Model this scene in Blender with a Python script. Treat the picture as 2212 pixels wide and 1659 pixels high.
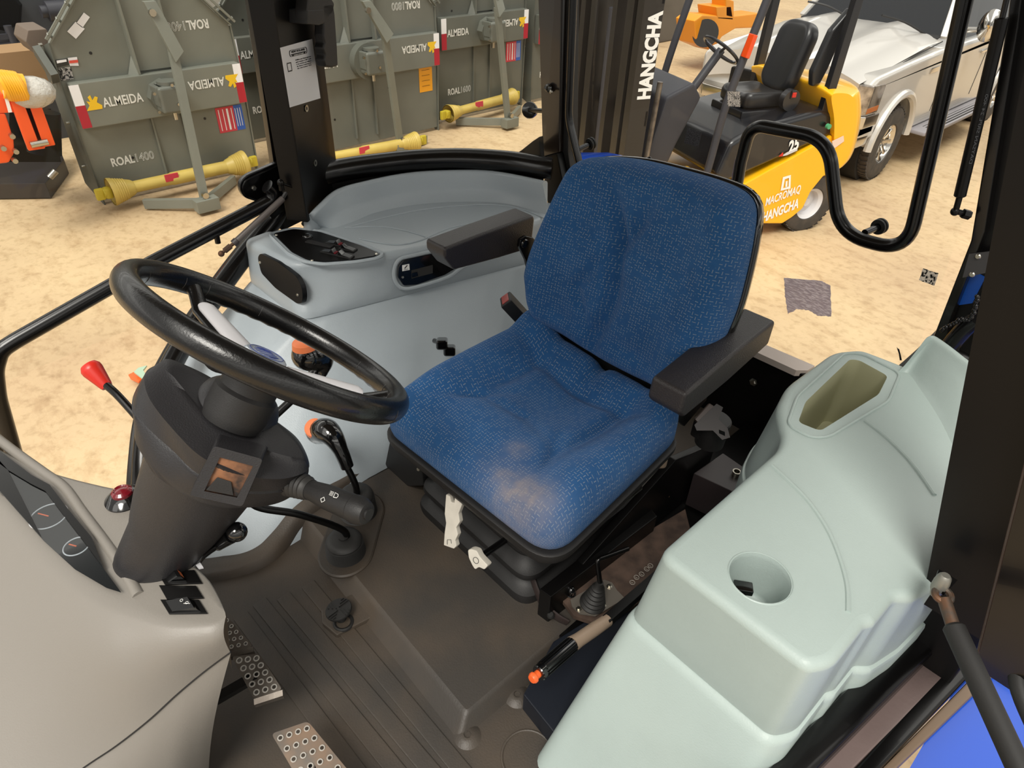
import bpy, bmesh, math, random
import numpy as np
from mathutils import Vector, Matrix
random.seed(7)
for o in list(bpy.data.objects): bpy.data.objects.remove(o, do_unlink=True)
SC = bpy.context.scene
COL = SC.collection
pi = math.pi

# ---------------------------------------------------------------- camera
W, H = 2212, 1659
FPX = 1450.0; VPT = (1025., 2740.); YAW = 44.5
_d = np.array([VPT[0]-W/2, -(VPT[1]-H/2), -FPX]); _d /= np.linalg.norm(_d)
_up = -_d
_fw = np.array([0, 0, -1.]); _h = _fw-_up*(_fw@_up); _h /= np.linalg.norm(_h)
_rt = np.cross(_h, _up); _a = math.radians(YAW)
_X = _h*math.cos(_a)-_rt*math.sin(_a); _Y = np.cross(_up, _X)
RM = np.stack([_X, _Y, _up])
CAM = np.array([0, 0, 2.7])
cd = bpy.data.cameras.new('camera'); cam = bpy.data.objects.new('camera', cd); COL.objects.link(cam)
cd.sensor_fit = 'HORIZONTAL'; cd.sensor_width = 36; cd.lens = FPX*36/W; cd.clip_start = .02; cd.clip_end = 200
cam.matrix_world = Matrix([[*RM[0], CAM[0]], [*RM[1], CAM[1]], [*RM[2], CAM[2]], [0, 0, 0, 1]])
SC.camera = cam
def ray(px, py): return RM @ np.array([px-W/2, -(py-H/2), -FPX])
def Z(px, py, z): r = ray(px, py); return CAM+r*((z-CAM[2])/r[2])
def X(px, py, x): r = ray(px, py); return CAM+r*((x-CAM[0])/r[0])
def Y(px, py, y): r = ray(px, py); return CAM+r*((y-CAM[1])/r[1])
def PL(px, py, P0, N):
    r = ray(px, py); N = np.array(N, float); return CAM+r*(((np.array(P0)-CAM)@N)/(r@N))

# ---------------------------------------------------------------- view, world, sun
SC.view_settings.view_transform = 'Standard'; SC.view_settings.look = 'None'
SC.view_settings.gamma = 1; SC.view_settings.exposure = -0.08; SC.view_settings.use_curve_mapping = False
wd = bpy.data.worlds.new('workshop_daylight'); SC.world = wd; wd.use_nodes = True
nt = wd.node_tree; nt.nodes.clear()
out = nt.nodes.new('ShaderNodeOutputWorld'); bg = nt.nodes.new('ShaderNodeBackground')
tc = nt.nodes.new('ShaderNodeTexCoord'); sep = nt.nodes.new('ShaderNodeSeparateXYZ')
nt.links.new(tc.outputs['Generated'], sep.inputs[0])
def wm(op, a, b=None, c=None):
    n = nt.nodes.new('ShaderNodeMath'); n.operation = op
    for i, v in enumerate((a, b, c)):
        if v is None: continue
        if isinstance(v, (int, float)): n.inputs[i].default_value = v
        else: nt.links.new(v, n.inputs[i])
    return n.outputs[0]
# a hall roof with bright skylight strips overhead, dim walls
zc = wm('MAXIMUM', sep.outputs[2], .08)
px_ = wm('DIVIDE', sep.outputs[0], zc); py_ = wm('DIVIDE', sep.outputs[1], zc)
fr = wm('FRACT', wm('ADD', wm('MULTIPLY', px_, .55), .2))
strip = wm('MULTIPLY', wm('LESS_THAN', fr, .34), wm('GREATER_THAN', sep.outputs[2], .16))
seg = wm('LESS_THAN', wm('FRACT', wm('MULTIPLY', py_, 1.1)), .93)
strip = wm('MULTIPLY', strip, seg)
hor = wm('MULTIPLY_ADD', wm('MAXIMUM', sep.outputs[2], 0.), .15, .55)
stre = wm('ADD', wm('MULTIPLY', strip, 2.0), hor)
bg.inputs[0].default_value = (1.0, .965, .90, 1)
nt.links.new(stre, bg.inputs[1]); nt.links.new(bg.outputs[0], out.inputs[0])
sd = bpy.data.lights.new('skylight_sun', 'SUN'); so = bpy.data.objects.new('skylight_sun', sd); COL.objects.link(so)
sd.energy = 3.0; sd.angle = math.radians(24); sd.color = (1, .96, .88)
so.rotation_euler = Vector((.33, -.58, -1)).to_track_quat('-Z', 'Y').to_euler()

# ---------------------------------------------------------------- materials
def lin(h):
    h = h.lstrip('#'); v = [int(h[i:i+2], 16)/255 for i in (0, 2, 4)]
    return tuple((c/12.92 if c <= .04045 else ((c+.055)/1.055)**2.4) for c in v)+(1,)
MATS = {}
def mat(name, col, rough=.5, metal=0, bump=0, bscale=200, spec=.5, vary=0, vscale=6, col2=None, coat=0, emit=0, sheen=0, alpha=None, bdist=.001):
    if name in MATS: return MATS[name]
    m = bpy.data.materials.new(name); m.use_nodes = True; n = m.node_tree; p = n.nodes['Principled BSDF']
    c = lin(col) if isinstance(col, str) else col
    p.inputs['Base Color'].default_value = c; p.inputs['Roughness'].default_value = rough
    p.inputs['Metallic'].default_value = metal; p.inputs['Specular IOR Level'].default_value = spec
    if coat: p.inputs['Coat Weight'].default_value = coat; p.inputs['Coat Roughness'].default_value = .05
    if sheen: p.inputs['Sheen Weight'].default_value = sheen
    if emit: p.inputs['Emission Color'].default_value = c; p.inputs['Emission Strength'].default_value = emit
    tcn = n.nodes.new('ShaderNodeTexCoord')
    if vary or col2:
        no = n.nodes.new('ShaderNodeTexNoise'); no.inputs['Scale'].default_value = vscale; no.inputs['Detail'].default_value = 6
        n.links.new(tcn.outputs['Object'], no.inputs[0])
        mx = n.nodes.new('ShaderNodeMix'); mx.data_type = 'RGBA'
        r = n.nodes.new('ShaderNodeValToRGB'); r.color_ramp.elements[0].position = .38; r.color_ramp.elements[1].position = .68
        n.links.new(no.outputs[0], r.inputs[0]); n.links.new(r.outputs[0], mx.inputs[0])
        c2 = lin(col2) if col2 else tuple(x*(1-vary) for x in c[:3])+(1,)
        mx.inputs[6].default_value = c; mx.inputs[7].default_value = c2
        n.links.new(mx.outputs[2], p.inputs['Base Color'])
    if bump:
        nb = n.nodes.new('ShaderNodeTexNoise'); nb.inputs['Scale'].default_value = bscale; nb.inputs['Detail'].default_value = 3
        n.links.new(tcn.outputs['Object'], nb.inputs[0])
        bp = n.nodes.new('ShaderNodeBump'); bp.inputs['Strength'].default_value = bump; bp.inputs['Distance'].default_value = bdist
        n.links.new(nb.outputs[0], bp.inputs['Height']); n.links.new(bp.outputs[0], p.inputs['Normal'])
    MATS[name] = m; return m

M_con = mat('console_plastic', '#A9B7B3', .42, bump=.35, bscale=350, vary=.06, vscale=5)
M_conf = mat('console_plastic_shaded', '#A0A9AF', .36, bump=.3, bscale=350)  # cooler copy of the console plastic, far side's shade put into its colour
M_dash = mat('dash_plastic', '#827D76', .45, bump=.3, bscale=350)
M_tank = mat('yellowed_plastic', '#B9B898', .5)
M_blk = mat('black_gloss_paint', '#080707', .25, spec=.4, coat=.15)
M_blk2 = mat('black_satin_paint', '#080707', .36, spec=.28)
M_blkm = mat('black_matt_plastic', '#1B1A1A', .55, bump=.3, bscale=500)
M_col = mat('column_plastic', '#262527', .42, bump=.5, bscale=450)
M_rub = mat('black_rubber', '#1C1B1A', .6, bump=.2, bscale=200)
M_boot = mat('bellows_rubber', '#2B2A29', .55, bump=.25, bscale=200)
M_matt = mat('floor_mat_rubber', '#3B3733', .5, bump=.5, bscale=260, col2='#4E443A', vscale=5)
M_leather = mat('wheel_grip', '#0B0B0C', .28, bump=.3, bscale=330, spec=.5, coat=.15)
M_arm = mat('armrest_vinyl', '#2B2728', .42, bump=.9, bscale=420)
M_silver = mat('silver_plastic', '#C9C8CB', .35)
M_steel = mat('steel', '#A09C95', .3, metal=1)
M_dsteel = mat('worn_steel', '#8A8279', .38, metal=.7, col2='#655D56', vscale=14, bump=.3, bscale=90)
M_zinc = mat('zinc_bolt', '#B8B4A8', .3, metal=1)
M_rust = mat('rusty_steel', '#6A4A34', .65, metal=.5, col2='#4A3B30', vscale=30)
M_orange = mat('orange_plastic', '#E8622A', .4)
M_orange2 = mat('orange_cap', '#E07A4A', .45)
M_red = mat('red_plastic', '#C8281C', .35)
M_dred = mat('dark_red_lens', '#6E0F1C', .15, coat=.6)
M_white = mat('white_plastic', '#D8D2C6', .4, vary=.12, vscale=30)
M_beige = mat('beige_plastic', '#8F7D6C', .45)
M_glossk = mat('black_gloss_plastic', '#0A0A0B', .12, coat=.6)
M_blue = mat('tractor_blue', '#0546B4', .12, coat=.35, spec=.3)
M_dblue = mat('painted_blue_reflection', '#0A3C86', .3)  # blue of a reflection on the rear left post, as base colour
M_paper = mat('sticker_paper', '#E6E6E8', .5)
M_ink = mat('printed_ink', '#16161A', .5)
M_wht = mat('white_print', '#E9E9E6', .5)
M_whp = mat('white_lettering', '#D6D6D0', .5)
M_mow = mat('mower_grey_paint', '#74766C', .45, vary=.12, vscale=3)
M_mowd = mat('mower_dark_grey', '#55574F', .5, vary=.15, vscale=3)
M_yel = mat('driveline_yellow', '#C4AC58', .45, col2='#B0984A', vscale=4)
M_yjoint = mat('joint_yellow', '#B8A52C', .5)
M_fy = mat('forklift_yellow', '#F2B312', .3, coat=.4)
M_fk = mat('forklift_black', '#17171B', .3, coat=.3)
M_fkm = mat('forklift_grey', '#34343A', .5)
M_vinyl = mat('black_vinyl', '#1A1A1C', .32)
M_tyre = mat('tyre_rubber', '#3A3632', .8, bump=.4, bscale=40, col2='#4C443C', vscale=10)
M_or = mat('machine_orange', '#E8561E', .35)
M_or2 = mat('tractor_orange', '#E0901C', .35)
M_truck = mat('truck_silver_paint', '#C4C0BA', .28, metal=.25, coat=.7)
M_chrome = mat('chrome', '#D8D4CE', .12, metal=1)
M_tglass = mat('truck_dark_glass', '#14161A', .06, coat=.5)
M_dkgrey = mat('dark_grey_machine', '#3E4044', .5, vary=.15, vscale=3)
M_wood = mat('hardboard', '#9A7A55', .6)
M_brown = mat('cab_brown_reflection', '#2A211D', .3)
M_amber = mat('amber_lens', '#E04A10', .2, coat=.6)

def m_glass(name, tint=(1, 1, 1, 1), fac=.04):
    m = bpy.data.materials.new(name); m.use_nodes = True; n = m.node_tree; n.nodes.clear()
    o = n.nodes.new('ShaderNodeOutputMaterial'); t = n.nodes.new('ShaderNodeBsdfTransparent'); g = n.nodes.new('ShaderNodeBsdfGlossy')
    t.inputs[0].default_value = tint; g.inputs['Roughness'].default_value = .02
    mx = n.nodes.new('ShaderNodeMixShader'); mx.inputs[0].default_value = fac
    fz = n.nodes.new('ShaderNodeFresnel'); fz.inputs[0].default_value = 1.35
    mm = n.nodes.new('ShaderNodeMath'); mm.operation = 'MULTIPLY'; n.links.new(fz.outputs[0], mm.inputs[0]); mm.inputs[1].default_value = fac*20
    n.links.new(mm.outputs[0], mx.inputs[0])
    n.links.new(t.outputs[0], mx.inputs[1]); n.links.new(g.outputs[0], mx.inputs[2]); n.links.new(mx.outputs[0], o.inputs[0])
    return m
M_glass = m_glass('cab_glass', (.97, .985, .98, 1), .03)
M_cover = m_glass("instrument_cover", (.75, .8, .82, 1), .012)

def m_floor():
    m = bpy.data.materials.new('workshop_concrete'); m.use_nodes = True; n = m.node_tree; p = n.nodes['Principled BSDF']
    t = n.nodes.new('ShaderNodeTexCoord')
    def noise(s, d, stretch=None, rough=.6):
        no = n.nodes.new('ShaderNodeTexNoise'); no.inputs['Scale'].default_value = s; no.inputs['Detail'].default_value = d; no.inputs['Roughness'].default_value = rough
        if stretch:
            mp = n.nodes.new('ShaderNodeMapping'); mp.inputs['Scale'].default_value = stretch; mp.inputs['Rotation'].default_value = (0, 0, .5)
            n.links.new(t.outputs['Object'], mp.inputs[0]); n.links.new(mp.outputs[0], no.inputs[0])
        else: n.links.new(t.outputs['Object'], no.inputs[0])
        return no.outputs[0]
    def ramp(src, a, ca, b, cb):
        r = n.nodes.new('ShaderNodeValToRGB'); r.color_ramp.elements[0].position = a; r.color_ramp.elements[1].position = b
        r.color_ramp.elements[0].color = ca; r.color_ramp.elements[1].color = cb; n.links.new(src, r.inputs[0]); return r.outputs[0]
    def mul(a, b, f=1):
        x = n.nodes.new('ShaderNodeMix'); x.data_type = 'RGBA'; x.blend_type = 'MULTIPLY'; x.inputs[0].default_value = f
        n.links.new(a, x.inputs[6]); n.links.new(b, x.inputs[7]); return x.outputs[2]
    base = ramp(noise(.5, 8), .35, lin('#B69C7A'), .65, lin('#CBB28B'))
    s1 = ramp(noise(3.2, 10, (1, 2.0, 1), .7), .34, (.80, .75, .70, 1), .50, (1, 1, 1, 1))
    s2 = ramp(noise(14, 8), .3, (.78, .75, .7, 1), .5, (1, 1, 1, 1))
    n.links.new(mul(mul(base, s1), s2), p.inputs['Base Color'])
    p.inputs['Roughness'].default_value = .55
    bp = n.nodes.new('ShaderNodeBump'); bp.inputs['Strength'].default_value = .3; bp.inputs['Distance'].default_value = .01
    n.links.new(noise(20, 8), bp.inputs['Height']); n.links.new(bp.outputs[0], p.inputs['Normal'])
    return m
M_floor = m_floor()

def m_fabric():
    m = bpy.data.materials.new('seat_fabric'); m.use_nodes = True; n = m.node_tree; p = n.nodes['Principled BSDF']
    uv = n.nodes.new('ShaderNodeUVMap'); uv.uv_map = 'UVMap'
    sx = n.nodes.new('ShaderNodeSeparateXYZ'); n.links.new(uv.outputs[0], sx.inputs[0])
    def M(op, a, b=None):
        k = n.nodes.new('ShaderNodeMath'); k.operation = op
        for i, v in enumerate((a, b)):
            if v is None: continue
            if isinstance(v, (int, float)): k.inputs[i].default_value = v
            else: n.links.new(v, k.inputs[i])
        return k.outputs[0]
    s = 122.
    u = M('MULTIPLY', sx.outputs[0], s); v = M('MULTIPLY', sx.outputs[1], s)
    fu, fv = M('FRACT', u), M('FRACT', v); iu, iv = M('FLOOR', u), M('FLOOR', v)
    par = M('MODULO', M('ABSOLUTE', M('ADD', iu, iv)), 2.)
    def dash(a, b): return M('MULTIPLY', M('LESS_THAN', M('ABSOLUTE', M('SUBTRACT', a, .5)), .42), M('LESS_THAN', M('ABSOLUTE', M('SUBTRACT', b, .5)), .085))
    d = M('ADD', M('MULTIPLY', par, dash(fu, fv)), M('MULTIPLY', M('SUBTRACT', 1., par), dash(fv, fu)))
    no = n.nodes.new('ShaderNodeTexNoise'); no.inputs['Scale'].default_value = 60; no.inputs['Detail'].default_value = 3
    n.links.new(uv.outputs[0], no.inputs[0])
    d = M('MULTIPLY', d, M('GREATER_THAN', no.outputs[0], .45))
    # fine knit
    wv = M('MULTIPLY', M('SINE', M('MULTIPLY', sx.outputs[0], 4200.)), M('SINE', M('MULTIPLY', sx.outputs[1], 4200.)))
    n2 = n.nodes.new('ShaderNodeTexNoise'); n2.inputs['Scale'].default_value = 9; n2.inputs['Detail'].default_value = 5; n.links.new(uv.outputs[0], n2.inputs[0])
    mx0 = n.nodes.new('ShaderNodeMix'); mx0.data_type = 'RGBA'; n.links.new(n2.outputs[0], mx0.inputs[0])
    mx0.inputs[6].default_value = lin('#1C4676'); mx0.inputs[7].default_value = lin('#316499')
    mx = n.nodes.new('ShaderNodeMix'); mx.data_type = 'RGBA'; n.links.new(M('MULTIPLY', d, .42), mx.inputs[0])
    n.links.new(mx0.outputs[2], mx.inputs[6]); mx.inputs[7].default_value = lin('#A9AFAE')
    # a dusty smear with its own outline (front of the cushion)
    at = n.nodes.new('ShaderNodeAttribute'); at.attribute_name = 'dust'
    n3 = n.nodes.new('ShaderNodeTexNoise'); n3.inputs['Scale'].default_value = 40; n3.inputs['Detail'].default_value = 6; n.links.new(uv.outputs[0], n3.inputs[0])
    df = M('MULTIPLY', at.outputs['Fac'], M('MULTIPLY', n3.outputs[0], 1.5)); 
    k = n.nodes.new('ShaderNodeClamp'); n.links.new(df, k.inputs[0])
    mx2 = n.nodes.new('ShaderNodeMix'); mx2.data_type = 'RGBA'; n.links.new(k.outputs[0], mx2.inputs[0]); n.links.new(mx.outputs[2], mx2.inputs[6])
    mx2.inputs[7].default_value = lin('#9A8E88')
    n.links.new(mx2.outputs[2], p.inputs['Base Color'])
    p.inputs['Roughness'].default_value = .85; p.inputs['Specular IOR Level'].default_value = .15
    p.inputs['Sheen Weight'].default_value = .25; p.inputs['Sheen Tint'].default_value = lin('#9FB8E8')
    bp = n.nodes.new('ShaderNodeBump'); bp.inputs['Strength'].default_value = .5; bp.inputs['Distance'].default_value = .0006
    n.links.new(M('ADD', wv, M('MULTIPLY', d, 2.)), bp.inputs['Height']); n.links.new(bp.outputs[0], p.inputs['Normal'])
    return m
M_fab = m_fabric()

# ---------------------------------------------------------------- geometry helpers
def V3(p): return Vector([float(c) for c in p])
def frame_from(n, hint=(0, 0, 1)):
    n = V3(n).normalized(); h = V3(hint)
    if abs(n.dot(h.normalized())) > .98: h = Vector((1, 0, 0))
    a = h.cross(n).normalized(); b = n.cross(a); return a, b, n
def smooth_path(pts, per=8, closed=False):
    P = [V3(p) for p in pts]; n = len(P); o = []
    rng = range(n) if closed else range(n-1)
    for i in rng:
        g = lambda k: P[k % n] if closed else P[max(0, min(n-1, k))]
        a, b, c, d = g(i-1), g(i), g(i+1), g(i+2)
        for j in range(per):
            t = j/per; t2 = t*t; t3 = t2*t
            o.append(.5*((2*b)+(c-a)*t+(2*a-5*b+4*c-d)*t2+(3*b-a-3*c+d)*t3))
    if not closed: o.append(P[-1])
    return o
def fillet(pts, r, seg=6, closed=False):
    P = [V3(p) for p in pts]; n = len(P); o = []
    for i in range(n):
        if not closed and i in (0, n-1): o.append(P[i]); continue
        a, b, c = P[i-1], P[i], P[(i+1) % n]; rr = r[i] if isinstance(r, (list, tuple)) else r
        la, lc = (a-b).length, (c-b).length; k = min(rr, la*.48, lc*.48)
        if k < 1e-6: o.append(b); continue
        p0, p1 = b+(a-b).normalized()*k, b+(c-b).normalized()*k
        for j in range(seg+1):
            t = j/seg; o.append(p0*(1-t)**2+b*2*t*(1-t)+p1*t*t)
    return o
def resample(P, n):   # closed loop, starts at P[0]
    P = [V3(p) for p in P]; m = len(P); L = [0]
    for i in range(m): L.append(L[-1]+(P[(i+1) % m]-P[i]).length)
    o = []; j = 0
    for i in range(n):
        s = L[-1]*i/n
        while L[j+1] < s and j < m-1: j += 1
        t = (s-L[j])/max(1e-9, L[j+1]-L[j]); o.append(P[j].lerp(P[(j+1) % m], t))
    return o
def inset(P, d):      # closed loop inset in XY (counter-clockwise = inwards for d>0)
    P = [V3(p) for p in P]; n = len(P); ar = sum(P[i].x*P[(i+1) % n].y-P[(i+1) % n].x*P[i].y for i in range(n)); s = 1 if ar > 0 else -1
    o = []
    for i in range(n):
        t = (P[(i+1) % n]-P[i-1]); t.z = 0; t.normalize(); nn = Vector((-t.y, t.x, 0))*s; o.append(P[i]+nn*d)
    return o
def atz(P, z): return [Vector((p[0], p[1], z)) for p in P]

class G:
    def __init__(s): s.v = []; s.f = []; s.mi = []; s.uv = None; s.cur = 0
    def add(s, vs, fs):
        b = len(s.v); s.v += [tuple(map(float, v)) for v in vs]
        for f in fs: s.f.append(tuple(b+i for i in f)); s.mi.append(s.cur)
        return s
    def bm(s, bm_):
        bm_.verts.index_update(); s.add([v.co for v in bm_.verts], [[v.index for v in f.verts] for f in bm_.faces]); bm_.free(); return s
    def box(s, c, size, ax=None, bev=0, seg=2, taper=None):
        b = bmesh.new(); bmesh.ops.create_cube(b, size=1)
        for v in b.verts:
            v.co = Vector((v.co.x*size[0], v.co.y*size[1], v.co.z*size[2]))
            if taper and v.co.z > 0: v.co.x *= taper; v.co.y *= taper
        if bev: bmesh.ops.bevel(b, geom=b.edges[:], offset=bev, segments=seg, affect='EDGES', profile=.5)
        if ax is None: ax = (Vector((1, 0, 0)), Vector((0, 1, 0)), Vector((0, 0, 1)))
        ax = [V3(a).normalized() for a in ax]; c = V3(c)
        for v in b.verts: v.co = c+ax[0]*v.co.x+ax[1]*v.co.y+ax[2]*v.co.z
        return s.bm(b)
    def bar(s, p0, p1, w, h, hint=(0, 0, 1), bev=0, ext=0):
        p0, p1 = V3(p0), V3(p1); a, b, n = frame_from(p1-p0, hint)
        return s.box((p0+p1)/2, (w, h, (p1-p0).length+ext), (a, b, n), bev)
    def cyl(s, p0, p1, r0, r1=None, seg=24, bev=0):
        r1 = r0 if r1 is None else r1; p0, p1 = V3(p0), V3(p1)
        L = (p1-p0).length
        pr = [(0, 0), (r0-bev, 0), (r0, bev), (r1, L-bev), (r1-bev, L), (0, L)] if bev else [(0, 0), (r0, 0), (r1, L), (0, L)]
        return s.lathe(pr, p0, p1-p0, seg)
    def lathe(s, prof, o, axis, seg=32, sx=1, hint=(0, 0, 1)):
        a, b, n = frame_from(axis, hint); o = V3(o); rings = []
        vs = []; fs = []
        idx = []
        for r, h in prof:
            if r <= 1e-7: idx.append([len(vs)]); vs.append(o+n*h)
            else:
                idx.append(list(range(len(vs), len(vs)+seg)))
                for k in range(seg):
                    t = 2*pi*k/seg; vs.append(o+n*h+a*(r*sx*math.cos(t))+b*(r*math.sin(t)))
        for i in range(len(idx)-1):
            A, B = idx[i], idx[i+1]
            for k in range(seg):
                k2 = (k+1) % seg
                if len(A) == 1 and len(B) == 1: continue
                if len(A) == 1: fs.append((A[0], B[k], B[k2]))
                elif len(B) == 1: fs.append((A[k], A[k2], B[0]))
                else: fs.append((A[k], A[k2], B[k2], B[k]))
        return s.add(vs, fs)
    def sphere(s, c, r, seg=20, rings=10, sc=(1, 1, 1)):
        c = V3(c); b = bmesh.new(); bmesh.ops.create_uvsphere(b, u_segments=seg, v_segments=rings, radius=r)
        for v in b.verts: v.co = Vector((v.co.x*sc[0], v.co.y*sc[1], v.co.z*sc[2]))+c
        return s.bm(b)
    def torus(s, c, axis, R, r, seg=64, rs=16):
        a, b, n = frame_from(axis); c = V3(c); vs = []; fs = []
        for i in range(seg):
            t = 2*pi*i/seg; d = a*math.cos(t)+b*math.sin(t)
            for j in range(rs):
                q = 2*pi*j/rs; vs.append(c+d*(R+r*math.cos(q))+n*(r*math.sin(q)))
        for i in range(seg):
            for j in range(rs):
                i2, j2 = (i+1) % seg, (j+1) % rs; fs.append((i*rs+j, i2*rs+j, i2*rs+j2, i*rs+j2))
        return s.add(vs, fs)
    def tube(s, path, r, seg=14, closed=False, cap=True, sx=1):
        P = [V3(p) for p in path]; n = len(P)
        rr = r if isinstance(r, (list, tuple)) else [r]*n
        T = []
        for i in range(n):
            if closed: t = P[(i+1) % n]-P[i-1]
            else: t = P[min(n-1, i+1)]-P[max(0, i-1)]
            T.append(t.normalized())
        a, b, _ = frame_from(T[0]); vs = []; fs = []
        for i in range(n):
            if i:
                q = T[i-1].rotation_difference(T[i]); a = q @ a
                a = (a-T[i]*a.dot(T[i])).normalized()
            b = T[i].cross(a)
            for k in range(seg):
                t = 2*pi*k/seg; vs.append(P[i]+a*(rr[i]*sx*math.cos(t))+b*(rr[i]*math.sin(t)))
        m = n if closed else n-1
        for i in range(m):
            for k in range(seg):
                k2 = (k+1) % seg; i2 = (i+1) % n; fs.append((i*seg+k, i*seg+k2, i2*seg+k2, i2*seg+k))
        if cap and not closed: fs.append(tuple(range(seg))[::-1]); fs.append(tuple((n-1)*seg+k for k in range(seg)))
        return s.add(vs, fs)
    def loft(s, rings, cap0=True, cap1=True, closed=True):
        n = len(rings[0]); vs = []; fs = []
        for r in rings: vs += [V3(p) for p in r]
        for i in range(len(rings)-1):
            for k in range(n if closed else n-1):
                k2 = (k+1) % n; fs.append((i*n+k, i*n+k2, (i+1)*n+k2, (i+1)*n+k))
        if cap0: fs.append(tuple(range(n))[::-1])
        if cap1: fs.append(tuple((len(rings)-1)*n+k for k in range(n)))
        return s.add(vs, fs)
    def prism(s, poly, vec, bev=0, seg=2):
        b = bmesh.new(); vec = V3(vec); P = [V3(p) for p in poly]
        v0 = [b.verts.new(p) for p in P]; v1 = [b.verts.new(p+vec) for p in P]; n = len(P)
        b.faces.new(v0[::-1]); b.faces.new(v1)
        for i in range(n): b.faces.new((v0[i], v0[(i+1) % n], v1[(i+1) % n], v1[i]))
        bmesh.ops.recalc_face_normals(b, faces=b.faces[:])
        if bev: bmesh.ops.bevel(b, geom=b.edges[:], offset=bev, segments=seg, affect='EDGES', profile=.5)
        return s.bm(b)
    def plate(s, loops, vec):     # flat plate with holes; loops[0] outer
        b = bmesh.new(); vec = V3(vec); E = []; VV = []
        for lp in loops:
            vs = [b.verts.new(V3(p)) for p in lp]; VV.append(vs)
            for i in range(len(vs)): E.append(b.edges.new((vs[i], vs[(i+1) % len(vs)])))
        r = bmesh.ops.triangle_fill(b, edges=E, use_beauty=True)
        fc = [f for f in r['geom'] if isinstance(f, bmesh.types.BMFace)]
        if vec.length > 0:
            e = bmesh.ops.extrude_face_region(b, geom=fc)
            for v in e['geom']:
                if isinstance(v, bmesh.types.BMVert): v.co += vec
        bmesh.ops.recalc_face_normals(b, faces=b.faces[:])
        return s.bm(b)
    def m(s, i): s.cur = i; return s
    def build(s, name, mats, parent=None, ang=38, smooth=True, recalc=True):
        if not isinstance(mats, (list, tuple)): mats = [mats]
        off = parent_off(parent)
        me = bpy.data.meshes.new(name); me.from_pydata([(v[0]-off[0], v[1]-off[1], v[2]-off[2]) for v in s.v], [], s.f)
        for m_ in mats: me.materials.append(m_)
        me.polygons.foreach_set('material_index', s.mi)
        if recalc:
            b = bmesh.new(); b.from_mesh(me); bmesh.ops.recalc_face_normals(b, faces=b.faces[:]); b.to_mesh(me); b.free()
        if smooth: me.shade_smooth(); me.set_sharp_from_angle(angle=math.radians(ang))
        o = bpy.data.objects.new(name, me); COL.objects.link(o)
        if parent is not None: o.parent = parent; OFF[o.name] = off
        if smooth and ang <= 60: w_ = o.modifiers.new('weighted', 'WEIGHTED_NORMAL'); w_.keep_sharp = True; w_.weight = 50
        return o
OFF = {}
def parent_off(p):
    if p is None: return (0, 0, 0)
    return OFF.get(p.name, (0, 0, 0))
def tag(o, label=None, cat=None, group=None, kind=None):
    if label: o['label'] = label
    if cat: o['category'] = cat
    if group: o['group'] = group
    if kind: o['kind'] = kind
    return o
def thing(name, label, cat, loc=(0, 0, 0), group=None):
    o = bpy.data.objects.new(name, None); COL.objects.link(o); o.location = V3(loc); OFF[o.name] = tuple(float(c) for c in loc)
    o.empty_display_size = .05
    return tag(o, label, cat, group)
def struct(o): o['kind'] = 'structure'; return o
def text(s, o, right, up, size, m_, name='lettering', parent=None, depth=.0004, width=None, bold=0, outline=0, shear=0, align='LEFT'):
    cu = bpy.data.curves.new(name, 'FONT'); cu.body = s; cu.size = 1; cu.extrude = .0 if outline else .01; cu.offset = bold; cu.shear = shear; cu.align_x = align
    cu.resolution_u = 3
    if outline: cu.fill_mode = 'NONE'; cu.bevel_depth = outline; cu.bevel_resolution = 0
    ob = bpy.data.objects.new(name, cu); COL.objects.link(ob); dg = bpy.context.evaluated_depsgraph_get(); dg.update()
    me = bpy.data.meshes.new_from_object(ob.evaluated_get(dg)); bpy.data.objects.remove(ob)
    xs = [v.co.x for v in me.vertices]; w = max(xs)-min(xs)
    sx = size if width is None else width/w
    r = V3(right).normalized(); u = V3(up).normalized(); n = r.cross(u); o = V3(o); off = Vector(parent_off(parent))
    x0 = min(xs) if align == 'LEFT' else 0
    for v in me.vertices: v.co = o-off+r*((v.co.x-x0)*sx)+u*(v.co.y*size)+n*(v.co.z*depth/.01)
    me.materials.clear(); me.materials.append(m_); me.name = name
    t = bpy.data.objects.new(name, me); COL.objects.link(t)
    if parent is not None: t.parent = parent
    return t
def copy_tree(src, delta=(0, 0, 0), rotz=None, label=None, group=None):
    c = src.copy(); COL.objects.link(c); c.location = Vector(src.location)+V3(delta)
    if rotz is not None: c.rotation_euler = (0, 0, rotz)
    if label: c['label'] = label
    if group: c['group'] = group
    def rec(a, b):
        for ch in list(a.children):
            d = ch.copy(); COL.objects.link(d); d.parent = b; rec(ch, d)
    rec(src, c); return c
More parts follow.
